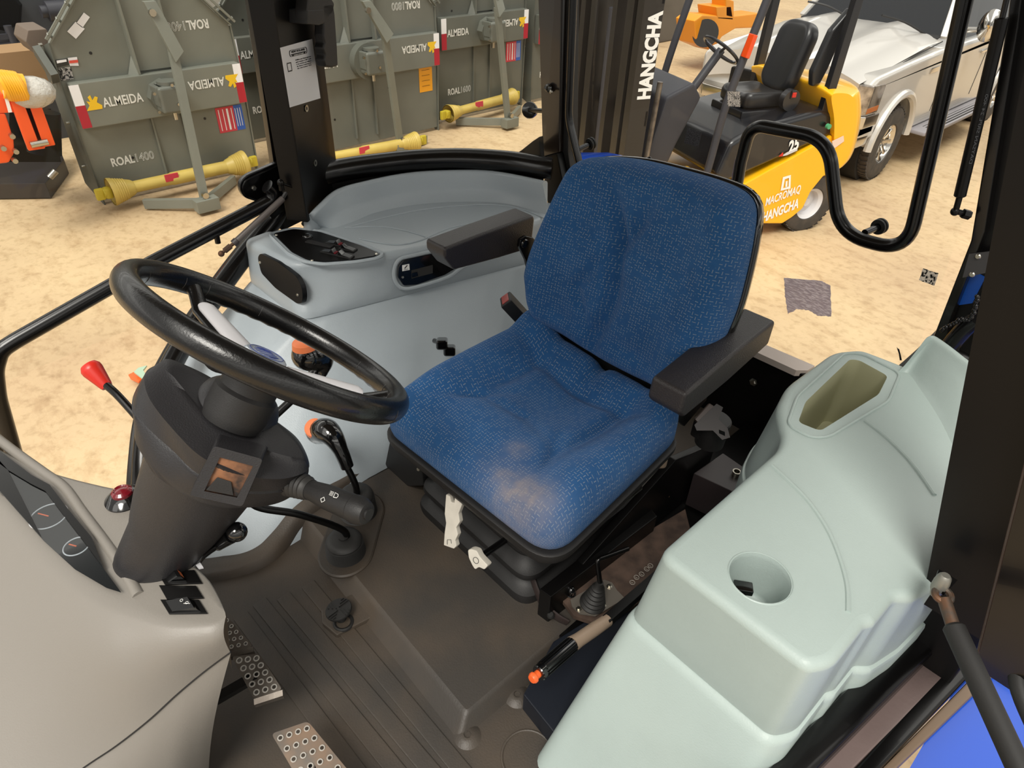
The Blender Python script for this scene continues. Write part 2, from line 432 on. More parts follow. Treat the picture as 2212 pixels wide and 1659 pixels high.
def pad(outline, P0, U, Vv, N, thick, rnd, hfun=None, back=0, n=96, rings=22, uvscale=1, dust=None):
    """Upholstered pad: outline = 2D loop in (U,Vv); rises thick along N with rounded shoulder; hfun(u,v,s) sculpts the face."""
    P0, U, Vv, N = V3(P0), V3(U).normalized(), V3(Vv).normalized(), V3(N).normalized()
    L = resample([Vector((p[0], p[1], 0)) for p in outline], n)
    cx = sum(p.x for p in L)/n; cy = sum(p.y for p in L)/n; c = Vector((cx, cy, 0))
    R = [inset(L, rnd*.35), inset(L, rnd*.08), L]; hs = [back, back+rnd*.25, back+rnd*.6]; ss = [1, 1, 1]
    R += [L]; hs += [thick-rnd]; ss += [1]
    for k in range(1, 9):
        a = k/8*pi/2; R.append(inset(L, rnd*(1-math.cos(a)))); hs.append(thick-rnd+rnd*math.sin(a)); ss.append(1-.12*k/8)
    base = R[-1]
    for k in range(1, rings+1):
        s_ = 1-k/rings; s_ = max(s_, 0.004)
        R.append([c+(p-c)*s_ for p in base]); hs.append(thick); ss.append(.88*s_)
    vs = []; uv = []; du = []
    Bs = inset(L, rnd); No = [(a-b).normalized() if (a-b).length > 1e-6 else Vector((0, 0, 0)) for a, b in zip(L, Bs)]
    dist = [thick-back+rnd*.3, thick-back, thick-back-rnd*.4]; dist = [x-rnd+rnd*pi/2 for x in dist]+[rnd*pi/2]+[rnd*(pi/2)*(1-k/8) for k in range(1, 9)]+[0]*rings
    us = [p.x for p in L]; vv = [p.y for p in L]; u0, u1, v0, v1 = min(us), max(us), min(vv), max(vv)
    for ring, h, s_, ds_ in zip(R, hs, ss, dist):
        for p, b0_, n0_ in zip(ring, Bs, No):
            nu = 2*(p.x-u0)/(u1-u0)-1; nv = 2*(p.y-v0)/(v1-v0)-1
            w = min(1, max(0, (h-(thick-rnd))/rnd)); hh = h+(hfun(nu, nv, s_)*w if hfun else 0)
            vs.append(P0+U*p.x+Vv*p.y+N*hh); q0 = (b0_+n0_*ds_) if ds_ > 0 else p; uv.append((q0.x*uvscale, q0.y*uvscale)); du.append(dust(nu, nv) if dust else 0)
    g = G(); g.loft([vs[i*n:(i+1)*n] for i in range(len(R))]); g.uv = uv; g.dust = du
    return g
def build_pad(g, name, m_, parent):
    o = g.build(name, m_, parent, ang=80); me = o.data
    l = me.uv_layers.new(name='UVMap')
    for lp in me.loops: l.data[lp.index].uv = g.uv[lp.vertex_index]
    at = me.attributes.new('dust', 'FLOAT', 'POINT'); at.data.foreach_set('value', g.dust)
    return o
def rrect(w, h, r, seg=6, sq=None):
    o = []
    for cx, cy, a0 in ((w/2-r, h/2-r, 0), (-w/2+r, h/2-r, 90), (-w/2+r, -h/2+r, 180), (w/2-r, -h/2+r, 270)):
        for k in range(seg+1):
            a = math.radians(a0+90*k/seg); o.append((cx+r*math.cos(a), cy+r*math.sin(a)))
    return o
# ================================================================ SETTING: workshop floor, cab frame
g = G(); g.add([(-6, -40, 0), (16, -40, 0), (16, 8, 0), (-6, 8, 0)], [(0, 1, 2, 3)])
o = struct(g.build('floor', M_floor)); 
g = G(); g.box((13.2, -14, 2.2), (.2, 44, 4.4)); struct(g.build('wall_back', mat('shed_wall', '#8C8C86', .7, vary=.1)))

g = G(); g.prism([Vector(p) for p in ((-.02, -.03, 3.0), (1.95, -.03, 3.0), (1.95, -1.0, 3.0), (1.65, -1.85, 3.0), (.30, -1.85, 3.0), (-.02, -1.1, 3.0))], (0, 0, .12), bev=.02)
struct(g.build('ceiling', mat('headliner_grey', '#6E6C68', .8)))  # unseen cab roof added to shade the seat, front edge cut short for sunlight
# ---- right B post (image left)
UPV = Vector((0, 0, 1))
post = thing('trim_1', None, None, (1.88, -.98, 1.3)); post['kind'] = 'structure'
g = G()
a, b = Vector((1.81, -.88, 0)), Vector((1.95, -1.08, 0)); nn = Vector((.2, .14, 0)).normalized()
g.prism([a+UPV*1.835, b+UPV*1.835, b+nn*.07+UPV*1.835, a+nn*.07+UPV*1.835], UPV*1.215, bev=.004)
g.build('post', M_blk2, post)
g = G(); q = (b-a).normalized(); XC = 1.93
g.prism([V3(X(*p, XC)) for p in ((556, -70), (592, -70), (636, 345), (604, 345))], (.03, 0, 0), bev=.003)
g.build('door_seal_channel', mat('channel_reflection_brown', '#4A423B', .35), post)  # brown-grey reflection in the door frame painted into the base colour
g = G(); g.prism([V3(X(*p, XC+.02)) for p in ((528, -70), (562, -70), (610, 345), (616, 440), (600, 440), (590, 345))], (.03, 0, 0), bev=.003); g.build('door_edge', M_blk, post)
g = G(); g.prism([V3(X(*p, XC-.03)) for p in ((586, -70), (606, -70), (655, 420), (636, 420), (626, 345))], (.02, 0, 0), bev=.003); g.build('flange', M_blk, post)
PN = Vector((-.14*1.0, 0, 0)); fn = Vector((nn.x, nn.y, 0))*-1
def onpost(px, py): return V3(PL(px, py, a, fn))+fn*.001
for px, py in ((661, 234), (680, 352)):
    c = onpost(px, py)
    g = G(); g.lathe([(.0052, 0), (.0052, .0015), (.0095, .002), (.0095, 0)], c, fn, 20); h = g.build('nut_insert', M_zinc, post)
    g = G(); g.cyl(c, c+fn*.0012, .0052); g.build('insert_bore', M_blkm, h)

# sticker on the post
st = [onpost(*p) for p in ((604, 103), (673, 84), (691, 212), (625, 232))]
r_ = (st[1]-st[0]).normalized(); 
g = G(); c0 = sum(st, Vector())/4
uu = (st[0]-st[3]).normalized(); rr = uu.cross(fn).normalized(); rr = rr if rr.dot(r_) > 0 else -rr
sw_, sh_ = (st[1]-st[0]).length, (st[0]-st[3]).length
stk = thing('instruction_sticker', 'white paper instruction sticker on the black cab post, with printed badge and text', 'sticker', c0)
g.prism([p+fn*.0003 for p in st], fn*.0006); g.build('paper', M_paper, stk)
def S(u, v): return st[3].lerp(st[2], u).lerp(st[0].lerp(st[1], u), v)+fn*.0014
rt_ = (S(1, .5)-S(0, .5)).normalized(); up_ = (S(.5, 1)-S(.5, 0)).normalized()
g = G()
cc = S(.5, .86); loop = [cc+rt_*p[0]+up_*p[1] for p in rrect(sw_*.56, sh_*.11, sh_*.05)]
lo2 = [cc+rt_*p[0]+up_*p[1] for p in rrect(sw_*.52, sh_*.095, sh_*.045)]
g.plate([loop, lo2], fn*.0002)
g.prism([cc+rt_*x*sw_+up_*y*sh_ for x, y in ((-.24, -.012), (.24, -.012), (.2, -.05), (-.2, -.05))], fn*.0002)
ph = S(.17, .66); l1 = [ph+rt_*p[0]+up_*p[1] for p in rrect(sw_*.13, sh_*.15, sh_*.012)]; l2 = [ph+rt_*p[0]+up_*p[1] for p in rrect(sw_*.1, sh_*.115, sh_*.005)]
g.plate([l1, l2], fn*.0002)
g.build('badge', M_ink, stk)
text('NEW HOLLAND', S(.5, .865)+fn*.0002, rt_, up_, sh_*.05, M_ink, 'lettering', stk, width=sw_*.42, align='CENTER', bold=.02)
text('AGRICULTURE', S(.5, .815)+fn*.0006, rt_, up_, sh_*.028, M_wht, 'lettering', stk, width=sw_*.3, align='CENTER')
for k, s in enumerate(('Utilize seu Smartphone', 'para scanear o QR Code', 'e ter acesso aos videos', 'de Dicas e instrucoes', 'do seu trator TL5')):
    text(s, S(.62, .73-.035*k)+fn*.0002, rt_, up_, sh_*.03, M_ink, 'lettering', stk, width=sw_*(.5-.012*k), align='CENTER')

# ---- grab handle at the top of the post
gh = thing('grab_handle', 'black moulded finger-grip handle hanging on the right cab post', 'handle', onpost(690, 40))
hp = lambda px, py, d=.05: V3(PL(px, py, a+fn*d, fn))
g = G(); g.prism([hp(662, 25), (hp(664, 52)), hp(700, 53), hp(720, 28), hp(724, 8), hp(700, -30), hp(668, -30)], -fn*.035, bev=.006)
g.prism([hp(664, 52, .051), hp(690, 55, .051), hp(701, 50, .051), hp(700, 20, .051), hp(664, 22, .051)], -fn*.06, bev=.003)
g.build('mount', M_blkm, gh)
out_ = [(697, 8), (700, 60), (699, 78), (702, 92), (698, 104), (703, 118), (700, 130), (704, 144), (718, 147), (731, 143), (729, 100), (724, 30), (720, 5)]
g = G(); g.prism([hp(*p) for p in out_], -fn*.03, bev=.006, seg=3); g.build('grip', M_blkm, gh)

# ---- right C post
def XYZ(x, y, z): return Vector((x, y, z))
cp = thing('trim_2', None, None, (1.6, -1.7, 1.4)); cp['kind'] = 'structure'
g = G()
A0 = V3(Y(1163, 40, -1.72)); A1 = V3(Y(1172, 340, -1.72)); B0 = V3(Y(1213, 40, -1.72)); B1 = V3(Y(1208, 330, -1.72))
def ext(p, q, k): return q+(q-p)*k
g.prism([ext(A1, A0, 1.0), ext(A0, A1, .0), ext(B0, B1, .0), ext(B1, B0, 1.0)], (0, -.06, 0), bev=.005)
g.build('post', mat('post_brown_black', '#1E1714', .28, coat=.3), cp)
g = G(); C1 = V3(Y(1246, 480, -1.70)); C2 = V3(Y(1205, 480, -1.70))
g.prism([A1+Vector((0, .01, 0)), V3(Y(1187, 470, -1.70)), V3(Y(1240, 520, -1.70)), B1+Vector((0, .01, 0))], (0, -.07, 0), bev=.004)
g.build('foot', M_blk2, cp)
g = G(); g.prism([V3(Y(*p, -1.74)) for p in ((1213, -60), (1213, 340), (1240, 520), (1252, 500), (1227, 330), (1228, -60))], (0, -.05, 0), bev=.003)
g.build('seal', M_rub, cp)
wk = thing('window_latch_knob', 'small black round latch knob on the rear right cab post', 'knob', Y(1187, 190, -1.70))
c = V3(Y(1187, 190, -1.715)); g = G(); 
g.lathe([(0, 0), (.013, 0), (.015, .006), (.012, .012), (.007, .014), (.007, .02), (0, .021)], c, (0, 1, .1), 12); g.build('knob', M_glossk, wk)
g = G(); g.cyl(c, c+Vector((-.028, .02, -.004)), .004); g.sphere(c+Vector((-.028, .02, -.004)), .006); g.build('pin', M_zinc, wk)

# ---- curved rear right lower rail
P = [Z(690, 378, 1.92), Z(735, 368, 1.92), Z(800, 358, 1.92), Z(900, 347, 1.92), Z(1000, 344, 1.92), Z(1100, 350, 1.92), Z(1175, 362, 1.92)]
g = G(); P.append(Z(1192, 364, 1.92)); g.tube(smooth_path(P, 8), .036, seg=20, sx=1.0); r3 = struct(g.build('trim_3', M_blk)); P.pop()
Pb_ = smooth_path(P, 8); g = G(); Lw = [[p+Vector((0, 0, 0)) for p in Pb_], [p+Vector((-.012, .010, -.03)) for p in Pb_], [p+Vector((-.016, .014, -.12)) for p in Pb_], [p+Vector((.03, -.02, -.12)) for p in Pb_], [p+Vector((.03, -.02, 0)) for p in Pb_]]
g.loft(Lw, False, False, closed=False); g.build('rail_web', M_blk2, r3)
lug = thing('window_hinge_lug', 'black window hinge lug at the right end of the curved rail', 'hinge', Z(1145, 330, 1.95))
g = G(); g.prism([V3(Y(*p, -1.66)) for p in ((1112, 333), (1125, 325), (1150, 305), (1165, 295), (1168, 345), (1135, 340))], (0, -.02, 0), bev=.003); g.build('lug_plate', M_blk2, lug)
g = G(); g.cyl(Y(1121, 331, -1.65), Y(1115, 331, -1.65), .004); g.build('pin', M_zinc, lug)
# work lamp seen outside
wl = thing('work_lamp', 'round black lamp half hidden by the rear right cab post', 'lamp', Y(1146, 238, -1.78))
c = V3(Y(1144, 238, -1.78)); ax = (V3(CAM)-c).normalized()+Vector((.3, 0, 0)); g = G()
g.lathe([(0, -.02), (.026, -.02), (.029, 0), (.027, .006), (.017, .004), (0, .002)], c, ax, 28); g.build('lamp_body', M_glossk, wl)
g = G(); g.cyl(c, V3(Y(1185, 240, -1.74)), .008); g.build('bracket', M_blk2, wl)

# ---- windows (panes)
g = G()
R1 = [V3(p) for p in P[1:]]; top = [p+Vector((0, 0, 1.0)) for p in R1]
g.loft([R1, top], cap0=False, cap1=False, closed=False)
w1 = g.build('window_1', M_glass); struct(w1)
g = G(); g.add([(1.55, -1.80, 1.55), (.30, -1.80, 1.55), (.42, -1.80, 2.9), (1.60, -1.80, 2.9)], [(0, 1, 2, 3)]); rw = struct(g.build('window_2', M_glass))
# right door: pane, frame, pull bar, hinge
dr = thing('door_1', None, None, (1.95, -.4, 1.3)); dr['kind'] = 'structure'
XD = 1.96
g = G(); pts = [(1.96, -.82, 3.0), (1.96, -.82, 1.98)]+[tuple(X(*p, XD)) for p in ((575, 480), (520, 545), (450, 640))]+[(1.96, .7, 1.5), (1.96, .7, 3.0)]
g.add(pts, [tuple(range(len(pts)))]); g.build('pane', M_glass, dr)
DX = (1.96, 1.95, 1.92, 1.86, 1.76, 1.64, 1.55, 1.45)
pp = [X(*p, x_) for p, x_ in zip(((618, 440), (580, 490), (527, 553), (460, 645), (385, 760), (330, 880), (312, 1000), (308, 1150)), DX)]
g = G(); g.tube(smooth_path(pp, 6), .03, seg=12); g.build('door_frame', M_blk, dr)
pp = [X(*p, x_+.03) for p, x_ in zip(((600, 440), (562, 488), (508, 550), (440, 642), (362, 760), (306, 880), (287, 1000), (280, 1150)), DX)]
g = G(); g.tube(smooth_path(pp, 6), .012, seg=8); g.build('door_seal', M_rub, dr)
g = G(); g.tube(smooth_path([X(*p, XD) for p in ((20, 1060), (0, 960), (-30, 870), (-60, 700))], 6), .02, seg=10); g.build('front_edge', M_blk, dr)
hp_ = lambda px, py: V3(X(px, py, 1.93))
lp = [(640, 333), (590, 355), (535, 378), (519, 393), (518, 412), (529, 428), (560, 438), (610, 500), (660, 475), (652, 400)]
g = G(); g.prism(fillet([hp_(*p) for p in lp], .012), (.02, 0, 0), bev=.004); hg = g.build('hinge_plate', M_blk, dr)
g = G(); c = hp_(548, 406)
ring = [hp_(*p) for p in ((640, 340), (590, 361), (538, 384), (525, 396), (524, 410), (533, 423), (560, 433))]
g.tube(smooth_path([p+Vector((-.004, 0, 0)) for p in ring], 5), .0022, seg=6); g.build('plate_bead', M_blk, hg)
g = G(); g.lathe([(0, .006), (.006, .006), (.008, .003), (.008, 0)], c, (-1, 0, 0), 6); g.build('hinge_bolt', M_zinc, hg)

# pull bar with its strut
bar = thing('door_pull_bar', 'long black tubular pull bar running across the right door glass', 'handle', X(320, 560, 1.88))
g = G(); bp_ = [X(*p, 1.89) for p in ((577, 402), (590, 412), (588, 432), (560, 447), (330, 567), (30, 738))]+[X(0, 758, 1.89), X(-12, 800, 1.89), X(-5, 860, 1.89), X(30, 980, 1.9)]
pth = fillet(bp_, .02, 5); g.tube(pth, .0205, seg=18); g.build('tube', M_blk, bar)
g = G(); g.cyl(X(466, 500, 1.88), X(471, 525, 1.88), .008); g.build('bracket_pin', M_blk, bar)
sr = thing('door_gas_strut', 'thin grey gas strut with ball end beside the right cab post', 'strut', X(480, 545, 1.85))
E0, E1 = V3(X(612, 428, 1.86)), V3(X(512, 520, 1.86))
g = G(); g.cyl(E0, E1, .0095, bev=.002); g.build('strut_body', mat('strut_grey', '#5A5350', .35), sr)
g = G(); g.cyl(E1, E1+(E1-E0).normalized()*.014, .0115); g.build('collar', mat('strut_collar', '#3A3434', .4), sr)
g = G(); E2 = V3(X(478, 548, 1.86)); g.cyl(E1, E2, .005); g.sphere(E2, .009); g.cyl(E1.lerp(E2, .4), E1.lerp(E2, .8), .0085, seg=8); g.build('ball_end', M_rust, sr)
g = G(); F = V3(X(606, 395, 1.84)); g.cyl(E0, V3(X(620, 415, 1.86)), .008, seg=8); g.sphere(F, .010, sc=(1, 1, 1.1)); g.cyl(F, F-Vector((0, 0, .022)), .008); g.cyl(F, V3(X(643, 408, 1.84)), .0035)
g.build('upper_joint', mat('joint_black', '#1A1816', .3, metal=.5), sr)

# ---- rear left post with rear window frame strip
rp = thing('trim_4', None, None, (.28, -1.66, 1.4)); rp['kind'] = 'structure'
g = G(); YR = -1.66
q4 = [(2189, -60), (2173, 60), (2097, 520), (2012, 738), (1998, 775), (2040, 800), (2050, 700), (2128, 500), (2200, 60), (2215, -60)]
g.prism([V3(Y(*p, YR)) for p in q4], (0, -.05, 0), bev=.003); g.build('window_frame', M_blk, rp)
g = G(); g.prism([V3(Y(*p, YR-.03)) for p in ((2200, -60), (2130, 500), (2040, 740), (2020, 900), (2180, 900), (2330, 400), (2420, -60))], (0, -.06, 0), bev=.004); g.build('post', M_dblue if 0 else M_blk2, rp)
g = G(); g.prism([V3(Y(*p, YR-.026)) for p in ((2088, 600), (2110, 590), (2128, 600), (2100, 655), (2066, 660))], (0, -.004, 0)); g.build('blue_reflection_panel', M_dblue, rp)  # blue reflection on the black post painted as a flat panel
g = G(); g.prism([V3(Y(*p, YR+.004)) for p in ((2093, 549), (2149, 542), (2128, 590), (2079, 600))], (0, -.004, 0)); br = g.build('bracket', mat('bracket_grey', '#3C3A3A', .45), rp)
for p in ((2113, 554), (2100, 593)):
    g = G(); g.lathe([(0, .004), (.004, .004), (.006, .002), (.006, 0)], V3(Y(*p, YR+.004)), (0, 1, 0), 14); g.build('screw', M_zinc, br)
g = G(); g.tube(smooth_path([Y(2110, 690, -1.6), Y(2080, 715, -1.6), Y(2050, 760, -1.6), Y(2090, 790, -1.6), Y(2120, 850, -1.6)], 5), .02, seg=10); g.build('post_foot', M_blk, rp)
# weld bead
g = G(); wp = smooth_path([Y(2035, 712, -1.585), Y(2070, 692, -1.585), Y(2092, 690, -1.585), Y(2105, 670, -1.585), Y(2112, 640, -1.585)], 6)
for i_, p in enumerate(wp): g.sphere(p+Vector((random.uniform(-.002, .002), 0, random.uniform(-.002, .002))), .005, 8, 5)
g.build('weld_bead', M_blk, rp)
# black gasket line left of NC rear
g = G(); g.tube(smooth_path([Z(2035, 715, 1.80), Z(1990, 760, 1.80), Z(1945, 800, 1.78)], 5), .012, seg=8); g.build('corner_gasket', M_rub, rp)

# ---- left B post (huge, image right)
lpst = thing('trim_5', None, None, (.0, -.96, 1.4)); lpst['kind'] = 'structure'
def lp_(x, y, z): return Vector((x+.25*(z-1.85), y, z))
g = G(); zz0, zz1 = 1.80, 3.0
def ringp(z): return [lp_(.014, -.935, z), lp_(-.115, -.935, z), lp_(-.115, -1.05, z), lp_(.014, -1.06, z)]
g.loft([ringp(zz0), ringp(zz1)])
g.build('post', M_blk2, lpst)
g = G(); g.tube([lp_(-.075, -.931, 1.72), lp_(-.075, -.931, 2.9)], .0035, seg=8); g.build('seal_edge', mat('seal_brown', '#5C4A40', .4), lpst)
g = G(); g.loft([[lp_(-.08, -.90, z), lp_(-.16, -.90, z), lp_(-.16, -.96, z), lp_(-.08, -.96, z)] for z in (1.78, 3.0)]); g.build('outer_channel', M_blk, lpst)
g = G(); g.box((-.05, -1.09, 1.62), (.10, .09, .46), None, .006); g.build('post_foot', M_blk2, lpst)
# ---- rear sill
g = G(); g.prism([V3(Z(*p, 1.6)) for p in ((1600, 720), (1655, 745), (1760, 790), (1745, 800), (1720, 800), (1600, 745))], (0, 0, -.02)); struct(g.build('trim_6', mat('sill_pale', '#B7AAA2', .5)))
# door sill bands
def band(name, a0, a1, b0, b1, z, m_, th=.04, bev=.004):
    g = G(); pa0, pa1, pb0, pb1 = [V3(Z(*p, z)) for p in (a0, a1, b0, b1)]
    def ex(p, q): return q+(q-p)*.6, p-(q-p)*.0
    e0, e1 = pa0-(pa1-pa0)*.7, pb0-(pb1-pb0)*.7
    f0, f1 = pa1+(pa1-pa0)*.9, pb1+(pb1-pb0)*.9
    g.prism([e0, pa1, f0, f1, pb1, e1], (0, 0, -th), bev=bev); o = g.build(name, m_); struct(o); return o
band('trim_7', (1655, 1659), (2010, 1300), (1770, 1659), (2035, 1390), 1.61, M_blk, .12, .012)
band('trim_8', (1770, 1659), (2045, 1380), (1845, 1659), (2065, 1440), 1.56, mat('sill_brown', '#6A5B58', .4, bump=.6, bscale=80), .03)
band('trim_9', (1845, 1659), (2080, 1400), (1905, 1659), (2212, 1335), 1.56, M_blk, .05, .006)
band('trim_10', (1905, 1659), (2212, 1350), (1938, 1659), (2212, 1395), 1.55, mat('sill_tan', '#6F5C4A', .5), .03)
# blue fender outside
g = G(); rows = []
for i in range(15):
    t = i/14; y = -.45-1.6*t
    rows.append([Vector((-.12-.62*k/10, y-.05*k/10, 1.36+.10*math.sin(pi*t)-.10*(k/10)**2.2)) for k in range(11)])
g.loft(rows, False, False, closed=False); 
fd = tag(g.build('rear_fender', M_blue, recalc=False), 'glossy blue left rear fender below the door sill', 'fender')
g = G(); rows = []
for i in range(9):
    t = i/8; rows.append([Vector((1.62+.5*k/6, -1.98-.5*t, 1.74+.06*math.sin(pi*k/6)-.10*t)) for k in range(7)])
g.loft(rows, False, False, closed=False)
fd2 = thing('rear_fender', 'sliver of blue right rear fender seen beside the seat backrest', 'fender', (1.9, -2.2, 0)); g.build('fender_panel', M_blue, fd2, recalc=False)
g = G(); g.lathe([(.3, -.2), (.62, -.22), (.70, -.15), (.70, .15), (.62, .22), (.3, .2)], (1.95, -2.48, .70), (1, 0, 0), 40); g.build('rear_tyre', M_tyre, fd2)
# door strut bottom right
ds = thing('door_strut', 'thick black gas strut with rusty ball joint at the near left door post', 'strut', Z(2040, 1290, 1.9))
J0 = V3(Z(2030, 1265, 1.91)); J1 = V3(Z(2058, 1350, 1.895)); J2 = V3(Z(2215, 1690, 1.86))
g = G(); g.cyl(J1, J2, .0145, bev=.004, seg=24); g.build('strut_body', M_rub, ds)
g = G(); g.cyl(J0+(J1-J0)*.35, J1, .009, seg=12); g.torus(J0+(J1-J0)*.25, (0, .2, 1), .010, .005, 24, 8); g.build('rod_end', mat('dull_rod', '#4B4640', .5, metal=.5, col2='#6A4A34', vscale=60), ds)
g = G(); u_ = Vector((.03, -.05, .99)); g.lathe([(0, .022), (.006, .022), (.009, .018), (.0105, .008), (.0105, -.006), (.008, -.012), (.006, -.02), (0, -.02)], J0, u_, 12); g.build('nut', mat('galvanised', '#8E8C84', .45, metal=.6), ds)
g = G(); g.prism([J0+Vector(d) for d in ((.012, -.03, .0), (-.014, -.03, .0), (-.010, .008, .0), (.006, .008, 0))], (0, 0, -.005)); g.build('lug', M_blk, ds)
g = G(); g.tube([J1.lerp(J2, 1.02), J1.lerp(J2, 1.2)], .008); g.build('piston_rod', M_steel, ds)
# black curved loop at right edge (door mirror arm)
g = G(); g.tube(smooth_path([Z(2250, 1290, 1.85), Z(2206, 1400, 1.82), Z(2200, 1480, 1.8), Z(2240, 1580, 1.78)], 6), .012, seg=12)
tag(g.build('door_hose', M_rub), 'curved black hose at the lower right edge beside the blue fender', 'hose')

# ---- rear window grab rail (bent tube), glass knobs, rear strut
gr = thing('window_grab_rail', 'black bent tubular rail across the rear window', 'rail', Y(1800, 340, -1.72))
path = [(1588, 420), (1628, 268), (1765, 292), (1806, 340), (1830, 520), (1935, 528), (1975, 480), (2098, -60)]
path = [(1588, 420), (1600, 350), (1622, 268), (1790, 300), (1812, 505), (1960, 545), (2098, -60)]
g = G(); g.tube(fillet([Y(*p, -1.72) for p in path], [0, .0, .045, .065, .075, .075, 0], 10), .0165, seg=18); g.build('tube', M_blk, gr)
gr2 = thing('window_grab_rail', 'black slightly kinked tube beside the rear right cab post', 'rail', Y(1228, 250, -1.72))
g = G(); g.tube(fillet([Y(*p, -1.73) for p in ((1240, -60), (1228, 255), (1262, 400))], .03, 8), .0135, seg=16); g.build('tube', M_blk, gr2)
for i, (p, q, lab) in enumerate((((1275, 311), (1245, 325), 'round glass-mount knob on the kinked tube above the backrest'), ((1898, 490), (1868, 503), 'round glass-mount knob on the bent rail right of the seat'))):
    kb = thing('glass_mount_knob', lab, 'knob', Y(*p, -1.76), 'knobs clamping the rear glass')
    c0, c1 = V3(Y(*q, -1.73)), V3(Y(*p, -1.79)); 
    g = G(); ax = (c1-c0).normalized(); L = (c1-c0).length
    g.cyl(c0, c1, .0085, seg=16); g.build('stud', mat('dark_chrome', '#3A3A3C', .2, metal=.9), kb)
    g = G(); g.lathe([(.010, L-.006), (.019, L-.005), (.020, L), (.017, L+.002), (.017, L+.005), (.020, L+.006), (.020, L+.011), (.014, L+.013), (0, L+.012)], c0, ax, 28); g.build('washer', M_blkm, kb)
rs = thing('window_gas_strut', 'slim black gas strut with ball end in the rear left window corner', 'strut', Y(2080, 460, -1.62))
S0, S1 = V3(Y(2165, 38, -1.62)), V3(Y(2073, 425, -1.62))
g = G(); g.cyl(S0, S1, .0115, bev=.002); body = g.build('strut_body', M_blk2, rs)
tx = (S0-S1).normalized(); nrm = Vector((-.5, 1, 0)); sd_ = tx.cross(nrm).normalized(); nrm = sd_.cross(tx)
text('DAYSAN 5RPL 24 400', S1+tx*.07+nrm*.0120, tx, sd_, .007, mat('dull_print', '#56585C', .5), 'lettering', body, width=.13)
g = G(); g.cyl(S0, S0+(S0-S1)*.3, .005); g.build('rod', M_blk, rs)
g = G(); g.cyl(S1, V3(Y(2066, 450, -1.62)), .006); g.sphere(Y(2063, 457, -1.62), .009); g.cyl(Y(2066, 457, -1.62), Y(2090, 463, -1.64), .006); g.cyl(Y(2080, 461, -1.63), Y(2094, 465, -1.64), .010, seg=6); g.build('ball_end', M_blk2, rs)

# remains of stickers on the rear glass
def patch(name, label, px, m_, y=-1.797, n=10, jag=0, holes=None):
    P_ = [V3(Y(*p, y)) for p in px]; o = []
    for i in range(len(P_)):
        a_, b_ = P_[i], P_[(i+1) % len(P_)]
        for k in range(n):
            o.append(a_.lerp(b_, k/n)+Vector((random.uniform(-jag, jag), 0, random.uniform(-jag, jag))))
    g = G(); g.plate([o], (0, .0008, 0)); return tag(g.build(name, m_, smooth=False), label, 'sticker')
def m_scratch(name, c1, c2, sc, thr):
    m = bpy.data.materials.new(name); m.use_nodes = True; n = m.node_tree; p = n.nodes['Principled BSDF']
    t = n.nodes.new('ShaderNodeTexCoord'); mp = n.nodes.new('ShaderNodeMapping'); mp.inputs['Scale'].default_value = sc
    no = n.nodes.new('ShaderNodeTexNoise'); no.inputs['Scale'].default_value = 1; no.inputs['Detail'].default_value = 5
    r = n.nodes.new('ShaderNodeValToRGB'); r.color_ramp.elements[0].position = thr-.03; r.color_ramp.elements[1].position = thr+.03
    r.color_ramp.elements[0].color = lin(c1); r.color_ramp.elements[1].color = lin(c2)
    n.links.new(t.outputs['Object'], mp.inputs[0]); n.links.new(mp.outputs[0], no.inputs[0]); n.links.new(no.outputs[0], r.inputs[0]); n.links.new(r.outputs[0], p.inputs['Base Color'])
    tl = n.nodes.new('ShaderNodeBsdfTranslucent'); mx = n.nodes.new('ShaderNodeMixShader'); mx.inputs[0].default_value = .6
    n.links.new(r.outputs[0], tl.inputs[0]); n.links.new(p.outputs[0], mx.inputs[1]); n.links.new(tl.outputs[0], mx.inputs[2])
    n.links.new(mx.outputs[0], n.nodes['Material Output'].inputs[0])
    return m
patch('sticker_residue', 'torn silvery grey sticker remnant on the rear glass above the storage box', [(1694, 600), (1775, 607), (1794, 617), (1796, 684), (1765, 681), (1748, 670), (1722, 668), (1702, 678), (1696, 640)], m_scratch('residue_grey', '#D5CCD2', '#F0EAEE', (60, 60, 420), .52), jag=.0012)
patch('sticker_residue', 'small torn white and black sticker scrap on the rear glass by the left post', [(1994, 580), (2027, 590), (2018, 618), (1985, 604)], m_scratch('residue_small', '#2A2D28', '#F0ECE6', (220, 220, 160), .47), n=4, jag=.0008)
patch('code_sticker', 'small square white speckled label on the rear glass in front of the forklift', [(1572, 197), (1599, 198), (1599, 231), (1572, 229)], m_scratch('speckle', '#5A5A5A', '#F4F0EC', (420, 420, 420), .45), n=1)
patch('data_label', 'small grey text label on the rear glass near the forklift floor', [(1485, 276), (1516, 285), (1509, 317), (1478, 309)], m_scratch('lab', '#4A4A4E', '#6A6A70', (300, 300, 500), .5), n=1)
patch('sticker_residue', 'tiny dark scrap mark low on the rear glass', [(1937, 750), (1942, 755), (1950, 780), (1945, 778)], M_ink, n=2, jag=.0015)
def seglist(P, counts):   # open control rings -> dense points per segment (closed)
    P = [V3(p) for p in P]; n = len(P); o = []
    for i in range(n):
        a, b = P[i], P[(i+1) % n]
        for k in range(counts[i % len(counts)]): o.append(a.lerp(b, k/counts[i % len(counts)]))
    return o
def rounded_ring(P, r, n): return resample(fillet(P, r, 6, True), n)
